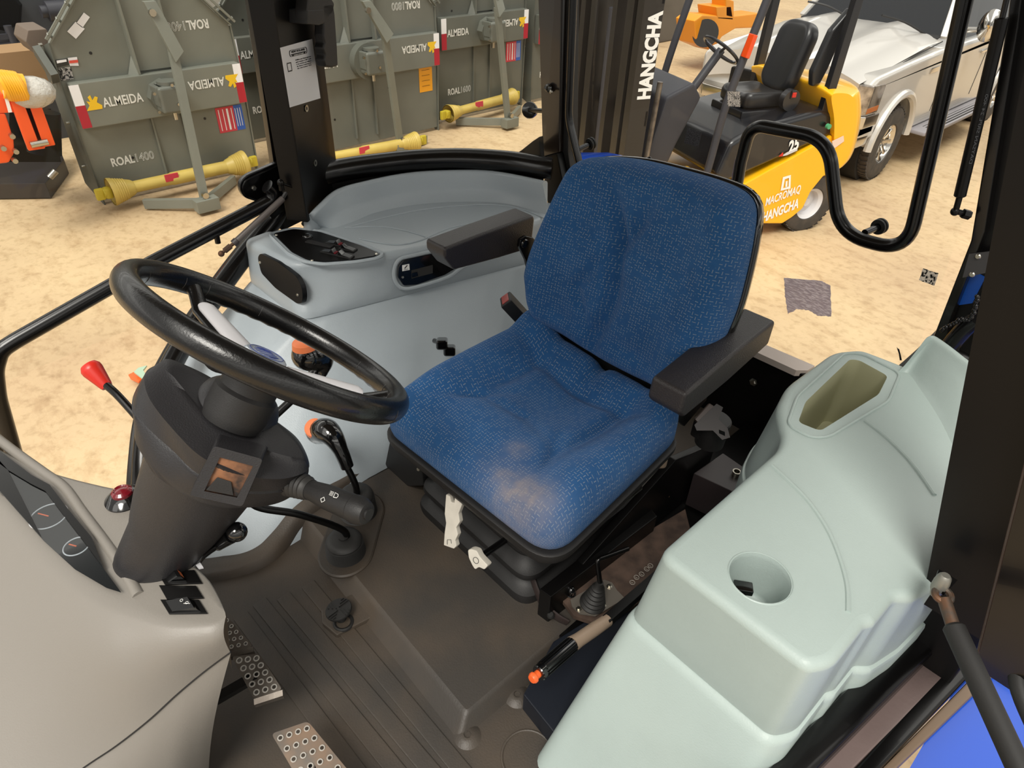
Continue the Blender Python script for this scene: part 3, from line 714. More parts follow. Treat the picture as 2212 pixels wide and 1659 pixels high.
# ================================================================ RIGHT CONSOLE (far)
fc = thing('side_console', 'grey moulded right side console with tray and switch panel below the curved window', 'console', (1.65, -1.1, 1.3))
zt = 1.80
def fcring(pts, z, rad=.05):
    c = [Vector((p[0], p[1], z if len(p) < 3 else p[2])) for p in pts]; o = []
    n = len(c)
    for i in range(n):     # fillet each corner with same number of pts
        a, b, d = c[i-1], c[i], c[(i+1) % n]; k = min(rad[i] if isinstance(rad, list) else rad, (a-b).length*.45, (d-b).length*.45)
        p0, p1 = b+(a-b).normalized()*k, b+(d-b).normalized()*k
        for j in range(9): t = j/8; o.append(p0*(1-t)**2+b*2*t*(1-t)+p1*t*t)
    return o
A_ = [(1.905, -.705), (1.665, -.735), (1.575, -.90), (1.50, -1.13), (1.45, -1.40), (1.43, -1.60), (1.50, -1.66), (1.70, -1.60), (1.86, -1.40), (1.93, -1.18), (1.90, -1.0), (1.80, -.87), (1.92, -.80)]
rd = [.03, .04, .05, .06, .06, .03, .03, .05, .05, .05, .03, .02, .02]
crs = [(1.90, -.695), (1.585, -.700), (1.556, -.82), (1.52, -1.0), (1.45, -1.36), (1.40, -1.62), (1.48, -1.70), (1.72, -1.64), (1.92, -1.44), (1.98, -1.2), (1.97, -1.0), (1.96, -.87), (1.96, -.80)]
crs_c = [(p[0]+.0, p[1]) for p in crs]
top = fcring(A_, zt, rd)
def mixr(R1, R2, t, z): 
    return [Vector((a.x*(1-t)+b.x*t, a.y*(1-t)+b.y*t, z)) for a, b in zip(R1, R2)]
crr = fcring(crs, 1.66, rd)
bot = [(1.36, -.10, 1.28), (1.29, -.09, 1.28), (1.16, -.22, 1.28), (1.17, -.50, 1.28), (1.24, -1.0, 1.28), (1.30, -1.65, 1.28), (1.48, -1.75, 1.28), (1.72, -1.70, 1.28), (1.94, -1.5, 1.28), (2.0, -1.2, 1.28), (2.0, -.9, 1.28), (1.85, -.6, 1.28), (1.60, -.35, 1.28)]
br = fcring(bot, 1.28, .06)
pA = Z(405, 760, 1.5); pB = Z(345, 900, 1.4)
midp = [(pA[0], pA[1], 1.5), (1.58, -.42, 1.50), (1.44, -.66, 1.50), (1.40, -.9, 1.50), (1.39, -1.25, 1.5), (1.37, -1.64, 1.5), (1.48, -1.73, 1.5), (1.72, -1.66, 1.5), (1.93, -1.46, 1.5), (1.99, -1.2, 1.5), (1.98, -1.0, 1.5), (1.98, -.85, 1.5), (1.97, -.62, 1.5)]
mid = fcring(midp, 1.5, rd)
midp2 = [(pB[0], pB[1], 1.4), (1.48, -.26, 1.38), (1.27, -.45, 1.38), (1.265, -.7, 1.38), (1.29, -1.15, 1.38), (1.32, -1.64, 1.38), (1.48, -1.74, 1.4), (1.72, -1.68, 1.4), (1.93, -1.48, 1.4), (2.0, -1.2, 1.4), (1.99, -.95, 1.4), (1.95, -.70, 1.4), (1.85, -.48, 1.4)]
mid2 = fcring(midp2, 1.4, rd)
rings = [br, mid2, mid]
c0 = [p.copy() for p in mixr(crr, mid, .06, 1.650)]
rings += [c0, mixr(crr, crr, 0, 1.657), inset(mixr(crr, crr, 0, 1.66), .004), inset(mixr(crr, crr, 0, 1.664), .001)]
def sm(t): return t*t*(3-2*t)
for t in (.2, .5, .8): rings.append(mixr(crr, top, sm(t), 1.664+(1.776-1.664)*t))
R = .022
for k in range(0, 7):
    a = k/6*pi/2; rings.append(atz(inset(top, R*(1-math.cos(a))*.9), 1.778+R*math.sin(a)))
g = G(); g.loft(rings, cap0=False, cap1=True); g.build('body', M_conf, fc, ang=50)
# raised outer wall of the tray
zw = 1.885
low = smooth_path([Z(*p, 1.80) for p in ((672, 486), (692, 491), (712, 492), (757, 477), (810, 456), (900, 439), (1000, 433), (1100, 438), (1186, 462))], 6)
upp = smooth_path([Z(668, 483, 1.815), Z(680, 468, 1.85), Z(702, 445, 1.87)]+[Z(*p, zw) for p in ((737, 416), (800, 398), (880, 382), (960, 376), (1060, 377), (1172, 398))], 6)
rows = []
for k in range(5): t = k/4; rows.append([a.lerp(b, t)+Vector((-.0, 0, 0))*0 for a, b in zip(low, upp)])
cen = Vector((1.6, -1.15, 0)); outd = [Vector((p.x-cen.x, p.y-cen.y, 0)).normalized() for p in upp]
rows[0] = [p-d*.015-Vector((0, 0, .004)) for p, d in zip(low, outd)]
for k in range(1, 6): a = k/5*pi; rows.append([p+d*(.010*(1-math.cos(a)))+Vector((0, 0, .010*math.sin(a))) for p, d in zip(upp, outd)])
rows.append([p+d*.024-Vector((0, 0, .14)) for p, d in zip(upp, outd)])
g = G(); g.loft(rows, False, False, closed=False)
for e in (0, -1): g.add([r[e] for r in rows], [tuple(range(len(rows)))])
g.build('tray_wall', M_conf, fc, ang=60)
# tray outline bead and fan ribs
g = G()
g.tube(smooth_path([Z(*p, 1.801) for p in ((745, 492), (830, 490), (900, 505), (940, 520))], 8), .0025, seg=8)
g.tube(smooth_path([Z(*p, 1.801) for p in ((745, 492), (900, 455), (1040, 442), (1120, 450), (1190, 478))], 8), .0022, seg=8)
g.tube(smooth_path([Z(*p, 1.801) for p in ((775, 515), (850, 528), (905, 520), (980, 490), (1100, 470))], 8), .0025, seg=8)
g.build('tray_bead', M_conf, fc)
# pocket seal at the post
g = G(); g.tube(fillet([Z(*p, 1.815) for p in ((655, 484), (668, 474), (740, 410), (734, 404))], .004), .007, seg=8); g.build('post_gasket', M_rub, fc)
# switch panel on top
zp = 1.802
pl = fillet([Z(*p, zp) for p in ((590, 506), (634, 496), (690, 502), (778, 531), (819, 548), (810, 554), (768, 561), (701, 566), (662, 561), (630, 545))], .012, 4, True)
sp = thing('switch_panel', 'black switch panel with rocker switches on the right console top', 'switch panel', Z(700, 530, zp))
g = G(); g.prism(pl, (0, 0, .003), bev=.0008); g.build('plate', M_blk2, sp)
g = G(); bigger = inset(pl, -.011 if sum(pl[i].x*pl[(i+1) % len(pl)].y-pl[(i+1) % len(pl)].x*pl[i].y for i in range(len(pl))) > 0 else -.011)
g.tube([p+Vector((0, 0, -.002)) for p in bigger], .0055, seg=8, closed=True); g.build('panel_rim', M_conf, fc)
for p in ((597, 508), (674, 563), (813, 549)):
    g = G(); g.lathe([(0, .003), (.003, .003), (.0045, .001), (.0045, 0)], V3(Z(*p, zp+.003)), (0, 0, 1), 12); g.build('screw', M_zinc, sp)
c = V3(Z(663, 512, zp+.003)); g = G(); g.lathe([(0, .008), (.010, .008), (.013, .006), (.014, .003), (.018, .002), (.018, 0)], c, (0, 0, 1), 8); g.build('hex_plug', M_glossk, sp)
ex = (V3(Z(800, 553, zp))-V3(Z(690, 525, zp))).normalized(); ey = Vector((-ex.y, ex.x, 0)); ez = Vector((0, 0, 1))
ex = (V3(Z(760, 548, zp))-V3(Z(660, 525, zp))).normalized(); ey = Vector((-ex.y, ex.x, 0))
g = G(); g.box(V3(Z(690, 527, zp+.004)), (.09, .018, .004), (ex, ey, ez), .001); g.build('switch_blank', M_blkm, sp)
for i_, (p, tl) in enumerate((((722, 526), 1), ((712, 545), 1), ((752, 538), -1), ((745, 553), -1))):
    c = V3(Z(*p, zp+.004))
    g = G(); g.box(c, (.052, .022, .006), (ex, ey, ez), .001); sw = g.build('rocker_switch', M_blkm, sp)
    g = G(); g.prism([c+ex*d*.001*tl+ey*.009+ez*h for d, h in ((-22, .003), (4, .006), (14, .016), (20, .003))], ey*-.018, bev=.0008); g.build('rocker', M_glossk, sw)
    if i_ in (0, 1, 3):
        g = G(); g.box(c+ex*.018*tl+ez*.003+ex*.003, (.010, .014, .006), (ex, ey, ez), .0005); g.build('indicator_lens', M_dred, sw)
# small blank panel on nose front
_p1, _p2, _p3 = Vector((1.905, -.705, 1.785)), Vector((1.665, -.735, 1.785)), Vector((1.74, -.698, 1.665)); Nn0 = (_p1-_p3).cross(_p2-_p3).normalized(); Nn0 = Nn0 if Nn0.y > 0 else -Nn0; Pn0 = _p1.lerp(_p3, .5)+Nn0*.010
pl = [V3(PL(*p, Pn0, Nn0)) for p in ((556, 556), (562, 547), (600, 566), (640, 597), (651, 618), (654, 640), (652, 655), (641, 656), (594, 622), (564, 590))]
g = G(); g.prism(fillet(pl, .01, 4, True), -Nn0*.016, bev=.001); bp = g.build('blank_panel', mat('blank_black', '#08090C', .4, spec=.3), fc)
for p in ((562, 567), (643, 637)):
    c = V3(PL(*p, Pn0, Nn0)); g = G(); g.lathe([(0, .003), (.003, .003), (.0045, .001), (.0045, 0)], c, Nn0, 12); g.build('screw', M_zinc, bp)
# slot plate with throttle slider
_p1, _p2, _p3 = Vector((1.575, -.90, 1.785)), Vector((1.50, -1.13, 1.785)), Vector((1.530, -.93, 1.665)); Ns = (_p1-_p3).cross(_p2-_p3).normalized(); Ns = Ns if Ns.x < 0 else -Ns; Ps = _p1.lerp(_p3, .5)+Ns*.007
q = lambda px, py, d=0: V3(PL(px, py, Ps+Ns*d, Ns))
pl = [q(*p) for p in ((859, 598), (861, 575), (872, 561), (895, 556), (960, 543), (1010, 534), (1025, 545), (1020, 562), (985, 580), (961, 594), (901, 615), (872, 617))]
g = G(); g.prism(fillet(pl, .006, 4, True), -Ns*.012, bev=.0015); spl = g.build('lever_plate', M_glossk, fc)
bg_ = [p+(p-sum(pl, Vector())/len(pl)).normalized()*.011 for p in pl]
g = G(); g.tube(smooth_path(bg_, 3, True), .006, seg=8, closed=True); g.build('plate_recess_rim', M_conf, fc)
g = G(); g.prism([q(*p, .0015) for p in ((889, 584), (935, 572), (935, 590), (889, 602))], -Ns*.001); g.build('slot', M_rub, spl)
g = G(); g.prism([q(*p, .004) for p in ((889, 590), (902, 587), (904, 596), (890, 600))], -Ns*.006, bev=.001); g.build('slider', M_glossk, spl)
g = G(); g.prism([q(*p, .0015) for p in ((869, 573), (884, 570), (885, 583), (869, 586))], -Ns*.001); tg = g.build('pictogram', M_wht, spl)
g = G(); g.tube([q(874, 580, .002), q(880, 573, .002)], .0015, 6); g.tube([q(873, 583, .002), q(882, 581, .002)], .0007, 6); g.build('symbol', M_ink, tg)
c = q(870, 599, .002); g = G(); g.lathe([(0, .002), (.003, .002), (.004, 0)], c, Ns, 12); g.build('screw', M_zinc, spl)
# small black knob on the far console flank
kn = thing('flap_latch', 'small black two-part latch knob on the right console behind the seat cushion', 'latch', Z(960, 745, 1.62))
c = V3(Z(955, 742, 1.585)); g = G(); g.box(c, (.06, .034, .034), ((.6, -.5, -.3), (.5, .6, 0), (0, 0, 1)), .008, 3); g.box(c+Vector((-.012, -.018, -.026)), (.052, .036, .034), ((.6, -.5, -.3), (.5, .6, 0), (0, 0, 1)), .008, 3); g.cyl(c, c+Vector((.05, -.01, -.02)), .008); g.build('knob', M_glossk, kn)

# ================================================================ LEFT CONSOLE (near)
nc = thing('side_console', 'pale grey-green left side console with cup holder and deep storage box', 'console', (.18, -1.1, 1.3))
zt = 1.85
o_ = [(.066, -.655), (.325, -.658), (.324, -1.035), (.338, -1.075), (.392, -1.145), (.416, -1.235), (.411, -1.44), (.372, -1.50), (.28, -1.51), (.10, -1.50), (.0, -1.30), (-.02, -1.08), (-.005, -.95), (.012, -.885), (.032, -.865), (.034, -.80), (.042, -.785), (.044, -.69)]
fr_ = [.015, .03, .02, .03, .03, .03, .03, .02, .03, .05, .05, .03, .01, .01, .008, .005, .005, .02]
top = []
c = [Vector((p[0], p[1], zt)) for p in o_]
for i in range(len(c)):
    a, b, d = c[i-1], c[i], c[(i+1) % len(c)]; k = min(fr_[i], (a-b).length*.45, (d-b).length*.45)
    p0, p1 = b+(a-b).normalized()*k, b+(d-b).normalized()*k
    for j in range(7): t = j/6; top.append(p0*(1-t)**2+b*2*t*(1-t)+p1*t*t)
def nflare(P, z):
    o = []
    t = max(0, (1.66-z)/.36)
    for p in P:
        w = min(1, max(0, (p.y+1.0)/.25)); wx = 1 if p.x > .2 else 0
        o.append(Vector((p.x+.035*t*wx*w+.0*t, p.y+.17*t*w*w, z)))
    return o
def shr(P, z):      # slope outwards between the top and the crease
    t = (1.83-z)/.17; o = []
    for p in P:
        w = min(1, max(0, (p.y+1.0)/.25)); o.append(Vector((p.x+(.022*t if p.x > .2 else 0), p.y+.004*t*w, z)))
    return o
rings = []
for z in (1.28, 1.4, 1.5, 1.6, 1.645): rings.append(inset(nflare(shr(top, 1.66), z), -.006))
rings.append(inset(atz(shr(top, 1.66), 1.654), -.004)); rings.append(inset(atz(shr(top, 1.66), 1.657), .003)); rings.append(atz(shr(top, 1.66), 1.662))
for z in (1.70, 1.76, 1.80): rings.append(shr(top, z))
R = .016
for k in range(0, 7):
    a = k/6*pi/2; rings.append(atz(inset(top, R*(1-math.cos(a))), zt-R+R*math.sin(a)))
cupc = Vector((.190, -.742, 0)); cr = .0465
cupc = (V3(Z(1642, 1247, zt)))
cup = [Vector((cupc.x+cr*math.cos(2*pi*k/64), cupc.y+cr*math.sin(2*pi*k/64), zt)) for k in range(64)]
bx = fillet([V3(Z(*p, zt)) for p in ((1724, 912), (1740, 868), (1836, 776), (1856, 778), (1918, 812), (1898, 852), (1772, 931))], .012, 5, True)
g = G(); g.loft(rings, cap0=False, cap1=False)
g.plate([rings[-1], cup, bx], (0, 0, 0)); g.build('body', M_con, nc, ang=50)
g = G(); pr = [(cr+.004, -.0005), (cr+.002, .0012), (cr, -.002), (cr-.001, -.01), (cr-.004, -.085), (cr-.010, -.095), (0, -.096)]
g.lathe([(r, h) for r, h in pr], cupc, (0, 0, 1), 64); g.build('cup_holder', M_con, nc, ang=60, recalc=False)
g = G(); b2 = [bx]
cb = sum(bx, Vector())/len(bx)
b2.append([p+Vector((0, 0, -.008)) for p in bx]); b2.append([cb+(p-cb)*.93+Vector((.01, -.03, -.20)) for p in bx])
g.loft(b2, False, True); g.build('storage_box', M_tank, nc, recalc=False)
# raised rim around the storage box
rim = fillet([V3(Z(*p, zt+.001)) for p in ((1700, 918), (1722, 856), (1826, 762), (1862, 764), (1945, 806), (1920, 866), (1790, 944), (1752, 946))], .02, 6, True)
g = G(); g.tube(rim, .0032, seg=8, closed=True); g.build('box_rim', M_con, nc)
# ribs
g = G(); g.tube(smooth_path([Z(*p, zt) for p in ((1667, 1006), (1700, 1036), (1745, 1082), (1785, 1140), (1812, 1200), (1830, 1265), (1832, 1322))], 8), .0042, seg=8); g.build('rib', M_con, nc)
g = G(); g.tube(smooth_path([Z(*p, zt) for p in ((1868, 910), (1905, 938), (1945, 975), (1980, 1015), (2018, 1070))], 8), .0042, seg=8); g.build('rib', M_con, nc)
# outer upstand
lo = smooth_path([Z(1935, 805, zt), Z(1962, 810, zt), Z(1990, 850, zt), Z(2030, 915, zt), Z(2062, 990, zt), Z(2085, 1060, zt)], 6)
up = smooth_path([Z(1996, 736, 1.925), Z(2004, 733, 1.925), Z(2030, 750, 1.925), Z(2062, 775, 1.925), Z(2110, 815, 1.925), Z(2160, 870, 1.92)], 6)
rows = []
for k in range(7):
    t = k/6; rows.append([Vector((a.x*(1-t)+b.x*t, a.y*(1-t)+b.y*t, a.z-.003+(b.z-a.z+.003)*(t**1.6))) for a, b in zip(lo, up)])
od = Vector((-.6, -.8, 0)).normalized()
for k in range(1, 6): a = k/5*pi; rows.append([p+od*(.009*(1-math.cos(a)))+Vector((0, 0, .009*math.sin(a))) for p in up])
rows.append([p+od*.02-Vector((0, 0, .3)) for p in up])
g = G(); g.loft(rows, False, False, closed=False); 
g.add([r[0] for r in rows], [tuple(range(len(rows)))])
g.build('outer_flank', M_con, nc, ang=70)
# phone-holder clip lying in the cup
clip = thing('cup_holder_clip', 'small black plastic clip lying in the left console cup holder', 'clip', cupc+Vector((0, 0, -.09)))
g = G(); c = V3(Z(1605, 1270, 1.80)); g.box(c, (.030, .020, .012), ((.8, .6, 0), (-.6, .8, 0), (0, 0, 1)), .002); g.box(c+Vector((-.002, .012, -.022)), (.022, .012, .035), ((.8, .6, 0), (-.6, .8, 0), (0, 0, 1)), .002); g.build('clip', M_glossk, clip)

# ================================================================ FLOOR MAT and seat platform
zf = 1.30
mt = thing('floor_mat', 'dark ribbed rubber cab floor mat with raised platform in front of the seat', 'floor mat', (.85, -.3, 1.28))
g = G(); P = [Vector(p+(zf,)) for p in ((.02, .6), (1.32, .6), (1.33, 0), (1.25, -.17), (1.19, -.30), (1.22, -.5), (1.24, -.75), (1.2, -1.7), (.0, -1.7), (-.02, -.6))]
g.prism(P, (0, 0, -.02)); g.build('mat_sheet', M_matt, mt)
# raised platform (seat box top)
zb = 1.335
pf = [V3(Z(*p, zb)) for p in ((655, 1112), (1007, 1542), (1207, 1372))]
e_ = pf[0]+(pf[0]-pf[1])*.02
poly = [e_, pf[1], pf[2], pf[2]+Vector((.0, -.35, 0)), Vector((1.22, -1.0, zb)), Vector((1.235, -.43, zb))]
def off(p, x, y, z): return Vector((p.x+x, p.y+y, z))
base = [off(poly[0], .0, .035, zf), off(poly[1], -.02, .035, zf), off(poly[2], -.03, 0, zf), off(poly[3], -.03, 0, zf), off(poly[4], 0, 0, zf), off(poly[5], 0, .035, zf)]
def ring6(P, r=.012): 
    o = []; n = len(P)
    for i in range(n):
        a, b, d = P[i-1], P[i], P[(i+1) % n]; p0, p1 = b+(a-b).normalized()*r, b+(d-b).normalized()*r
        for j in range(5): t = j/4; o.append(p0*(1-t)**2+b*2*t*(1-t)+p1*t*t)
    return o
r0, r1 = ring6(base), ring6(poly)
g = G(); g.loft([r0, [a.lerp(b, .8) for a, b in zip(r0, r1)], [Vector((b.x, b.y, b.z-.002)) for b in r1], [v for v in inset(r1, .005)]], False, False); g.plate([inset(r1, .005)], (0, 0, 0)); g.build('platform', M_matt, mt, ang=50)
# ribs: long shallow bars of the tread
g = G()
def rib(p0, p1, w, h=.006):
    a, b = V3(Z(*p0, zf)), V3(Z(*p1, zf)); d = (b-a).normalized(); s_ = Vector((-d.y, d.x, 0))
    l = [a+s_*w*.5, a+d*w*.2+s_*w*.2-d*w*.4, a-s_*w*.5, b-s_*w*.5, b+s_*w*.5]
    g.prism([v+Vector((0, 0, -.002)) for v in (a+s_*w/2, a-s_*w/2, b-s_*w/2, b+s_*w/2)], (0, 0, h), bev=.003)
for p0, p1, w in (((560, 1300), (900, 1720), .035), ((612, 1288), (960, 1700), .035), ((665, 1262), (1010, 1680), .035), ((520, 1330), (780, 1680), .035)): rib(p0, p1, w)
g.build('tread_ribs', M_matt, mt)
# rim ridge curving round the foot of the right console
_pz = [((330, 1235), 1.31), ((430, 1231), 1.31), ((520, 1215), 1.31), ((572, 1188), 1.315), ((600, 1152), 1.325), ((628, 1114), 1.34), ((662, 1085), 1.348), ((710, 1050), 1.35), ((765, 1010), 1.35), ((822, 968), 1.35)]
pth = smooth_path([Z(*p, z_) for p, z_ in _pz], 7); rows = [[] for _ in range(5)]
for i_, p in enumerate(pth):
    t_ = (pth[min(i_+1, len(pth)-1)]-pth[max(i_-1, 0)]); t_.z = 0; t_.normalize(); o_ = Vector((-t_.y, t_.x, 0)); o_ = o_ if o_.x > 0 or o_.y > .5 else -o_
    o_ = Vector((t_.y, -t_.x, 0)) if Vector((t_.y, -t_.x, 0)).x > 0 else Vector((-t_.y, t_.x, 0))
    for r_, (d_, h_) in zip(rows, ((-.038, -.026), (-.032, .004), (-.020, .012), (.0, .014), (.030, .004))): r_.append(p+o_*d_+Vector((0, 0, h_)))
g = G(); g.loft(rows, False, False, closed=False); g.build('edge_band', M_matt, mt, ang=70)
# end
# button plinth
g = G(); P = [V3(Z(*p, zf+.012)) for p in ((693, 1315), (765, 1280), (805, 1332), (727, 1372), (695, 1345))]
g.prism(P, (0, 0, -.02), bev=.004); g.build('button_plinth', M_matt, mt)
# plugs
for i_, (p, r) in enumerate((((1117, 1503), .022), ((1010, 1590), .022))):
    c = V3(Z(*p, zf)); g = G(); g.lathe([(0, .004), (.007, .004), (.0075, .008), (.013, .008), (.017, .006), (r, .004), (r+.006, .0)], c, (0, 0, 1), 32); g.build('anchor_boss', M_matt, mt)
g = G(); c = V3(Z(1140, 1635, zf)); g.torus(c, (0, 0, 1), .052, .003, 48, 8); g.build('round_cover', M_matt, mt)

# foot button
fb = thing('foot_button', 'round ribbed black foot button standing on the floor mat', 'pedal', Z(735, 1335, zf))
c = V3(Z(733, 1320, 1.332)); ax = (Vector((.12, .10, 1))).normalized(); A, B, N_ = frame_from(ax)
g = G(); g.lathe([(0, 0), (.028, 0), (.0305, .003), (.0305, .007), (.0295, .0085), (0, .0085)], c, ax, 40); pad_ = g.build('button_pad', M_rub, fb)
g = G()
for qd in range(4):
    for k in range(4):
        s0 = .003+.0065*k; d1 = [A, B, -A, -B][qd]; d2 = [B, -A, -B, A][qd]
        ln = math.sqrt(max(0, .0285**2-s0**2))
        if ln > s0: g.bar(c+N_*.0095+d2*s0+d1*s0, c+N_*.0095+d2*s0+d1*ln, .0018, .003, N_)
        if ln > s0: g.bar(c+N_*.0095+d1*s0+d2*s0, c+N_*.0095+d1*s0+d2*ln, .0018, .003, N_) if k == 0 and 0 else None
g.build('tread_pattern', M_rub, pad_)
g = G(); g.cyl(c, V3(Z(740, 1345, zf)), .012); g.torus(V3(Z(742, 1345, zf+.010)), (0, 0, 1), .020, .005, 32, 8); g.build('stem', M_rub, fb)

# ================================================================ PEDALS
def pedal(corners, z4, nx, ny, label, lip=True, mm=M_dsteel):
    P = [V3(Z(px, py, zz)) for (px, py), zz in zip(corners, z4)]   # tl,tr,br,bl
    c = sum(P, Vector())/4; t = thing('pedal', label, 'pedal', c, 'cab floor pedals')
    u = ((P[1]-P[0])+(P[2]-P[3])).normalized(); v = ((P[3]-P[0])+(P[2]-P[1])); v = (v-u*v.dot(u)).normalized(); n = u.cross(v); n = n if n.z > 0 else -n
    def at(a, b): return P[0].lerp(P[1], a).lerp(P[3].lerp(P[2], a), b)
    holes = []
    rad = (P[1]-P[0]).length/(nx)*.25
    outer = fillet(P, .008, 4, True); outer = [p+n*0 for p in outer]
    cen = []
    for i in range(nx):
        for j in range(ny): cen.append(at((i+.62)/(nx+.25), (j+.6)/(ny+.2)))
    for h in cen: holes.append([h+u*rad*math.cos(2*pi*k/16)+v*rad*math.sin(2*pi*k/16) for k in range(16)])
    g = G(); g.plate([outer]+holes, -n*.004)
    if lip:
        g.prism([P[2], P[3], P[3]+v*.010-n*.004, P[2]+v*.010-n*.004], -n*.003); g.prism([P[2]+v*.010-n*.004, P[3]+v*.010-n*.004, P[3]+v*.010-n*.022, P[2]+v*.010-n*.022], -v*.003)
    pl_ = g.build('pedal_plate', mm, t, ang=30)
    g = G()
    for h in cen:
        g.torus(h+n*.0012, n, rad*1.10, rad*.30, 20, 6)
    rp = g.build('hole_rims', mat('rim_bright', '#C9C4BC', .3, metal=.4), pl_); rp['kind'] = 'stuff'
    g = G(); g.bar(c-n*.006, c-n*.03+Vector((.05, .22, -.03)), .02, .012); g.build('arm', M_blk2, t)
    return t
pedal([(440, 1335), (492, 1333), (547, 1396), (480, 1412)], [1.44, 1.44, 1.42, 1.42], 4, 5, 'farthest of the three perforated steel pedals, half hidden by the dash')
pedal([(500, 1418), (560, 1412), (610, 1490), (548, 1510)], [1.44, 1.44, 1.42, 1.42], 3, 5, 'middle perforated steel pedal, fully visible beside the dash')
pedal([(586, 1585), (665, 1558), (790, 1710), (690, 1760)], [1.43, 1.43, 1.41, 1.41], 4, 7, 'nearest perforated steel pedal at the bottom edge of the mat', mm=mat('pedal_steel_bright', '#8E867E', .35, metal=.8, col2='#A9907C', vscale=25))

# ================================================================ DASHBOARD
db = thing('dashboard', 'beige-grey moulded dashboard housing at lower left with instrument cluster', 'dashboard', (.95, .2, 1.3))
zd = 1.75
n2 = 72
def ptsd(px, dep):
    P = [V3(Z(p[0], p[1], dd)) for p, dd in zip(px, dep)]; P = smooth_path(P, 10); L = [0]
    for i in range(1, len(P)): L.append(L[-1]+(P[i]-P[i-1]).length)
    o = []; j = 0
    for i in range(n2):
        s_ = L[-1]*i/(n2-1)
        while j < len(P)-2 and L[j+1] < s_: j += 1
        o.append(P[j].lerp(P[j+1], (s_-L[j])/max(1e-9, L[j+1]-L[j])))
    return o
back = ptsd([(486, 1322), (474, 1290), (452, 1250), (425, 1222), (380, 1170), (340, 1110), (300, 1062), (230, 1047), (150, 1028), (70, 1003), (0, 968), (-90, 925), (-260, 850)], [zd]*13)
crease = ptsd([(488, 1332), (472, 1346), (440, 1352), (360, 1352), (290, 1330), (200, 1292), (120, 1228), (60, 1165), (0, 1095), (-60, 1020), (-180, 920)], [zd]*11)
seam = ptsd([(497, 1408), (440, 1450), (380, 1500), (320, 1555), (250, 1610), (190, 1650), (120, 1700), (40, 1760), (-60, 1830), (-160, 1900), (-400, 1960)], [1.69, 1.66, 1.63, 1.60, 1.57, 1.55, 1.53, 1.51, 1.49, 1.48, 1.46])
bott = ptsd([(450, 1690), (420, 1740), (380, 1800), (320, 1850), (250, 1900), (190, 1960), (120, 2000), (40, 2050), (-60, 2100), (-160, 2150), (-400, 2200)], [1.30]*11)
rows = [[p+Vector((.01, .02, -.16)) for p in back], [p+Vector((0, 0, -.012)) for p in back], [a.lerp(b, .02)+Vector((0, 0, -.003)) for a, b in zip(back, crease)], [a.lerp(b, .06) for a, b in zip(back, crease)]]
rows += [[a.lerp(b, t) for a, b in zip(back, crease)] for t in (.3, .6, .85)]
for k in range(15):
    t = k/14; bulge = .030*math.sin(pi*t)
    rows.append([a.lerp(b, t)+Vector((-.45, .45, .9))*bulge*min(1, .25+(a-b).length/.25) for a, b in zip(crease, seam)])
g = G(); g.loft(rows, False, False, closed=False); g.build('housing', M_dash, db, ang=80)
rows = []
for k in range(10):
    t = k/9; rows.append([a.lerp(b, t)+Vector((-.3, .3, .5))*.035*math.sin(pi*t) for a, b in zip([p+Vector((.002, -.002, -.004)) for p in seam], bott)])
g = G(); g.loft(rows, False, False, closed=False); g.build('lower_panel', M_dash, db, ang=80)
g = G(); g.tube([p+Vector((.001, -.001, -.002)) for p in seam], .0022, seg=6); g.build('panel_seam', M_blkm, db)
# instrument cluster: sloping window with raised hood ridge
ic = [(-60, 930), (20, 992), (70, 1030), (110, 1052), (150, 1105), (200, 1165), (250, 1225), (290, 1293), (230, 1278), (160, 1238), (90, 1175), (40, 1120), (0, 1070), (-60, 1000)]
ici = [(-60, 960), (20, 1020), (70, 1050), (100, 1065), (140, 1118), (180, 1170), (225, 1230), (262, 1280), (230, 1270), (162, 1230), (94, 1168), (44, 1112), (0, 1062), (-60, 995)]
ti = thing('instrument_cluster', 'dark instrument cluster under a glossy cover in the dashboard', 'instrument cluster', Z(150, 1150, zd))
zi = zd+.006
g = G(); g.plate([[V3(Z(*p, zi)) for p in ic], [V3(Z(*p, zi)) for p in ici]], (0, 0, .006)); g.build('bezel', M_blk, ti)
g = G(); g.add([Z(*p, zi+.001) for p in ici], [tuple(range(len(ici)))]); g.build('dial_face', mat('dial_face', '#0C0E10', .7, spec=.1), ti, recalc=False)
g = G(); g.add([Z(*p, zi+.004) for p in ici], [tuple(range(len(ici)))]); g.build('cover', M_cover, ti, recalc=False)
for p, rr_ in (((105, 1115), .030), ((165, 1180), .020)):
    c = V3(Z(*p, zi+.0018)); g = G(); g.torus(c, (0, 0, 1), rr_, .0012, 40, 6); di = g.build('gauge', M_silver, ti)
    g = G(); g.bar(c, c+Vector((rr_*.6, rr_*.4, .001)), .002, .001); g.build('needle', M_orange, di)
# hood ridge around cluster
g = G(); g.tube(smooth_path([Z(*p, zd-.002) for p in ((-60, 905), (30, 975), (95, 1022), (140, 1055), (180, 1110), (225, 1170), (268, 1232), (300, 1285), (296, 1304))], 8), [.011]*64+[.009, .007]) if 0 else g.tube(smooth_path([Z(*p, zd-.004) for p in ((-60, 905), (30, 975), (95, 1022), (140, 1055), (180, 1110), (225, 1170), (268, 1232), (300, 1288))], 8), .010, seg=12); g.build('cluster_surround', M_dash, db)
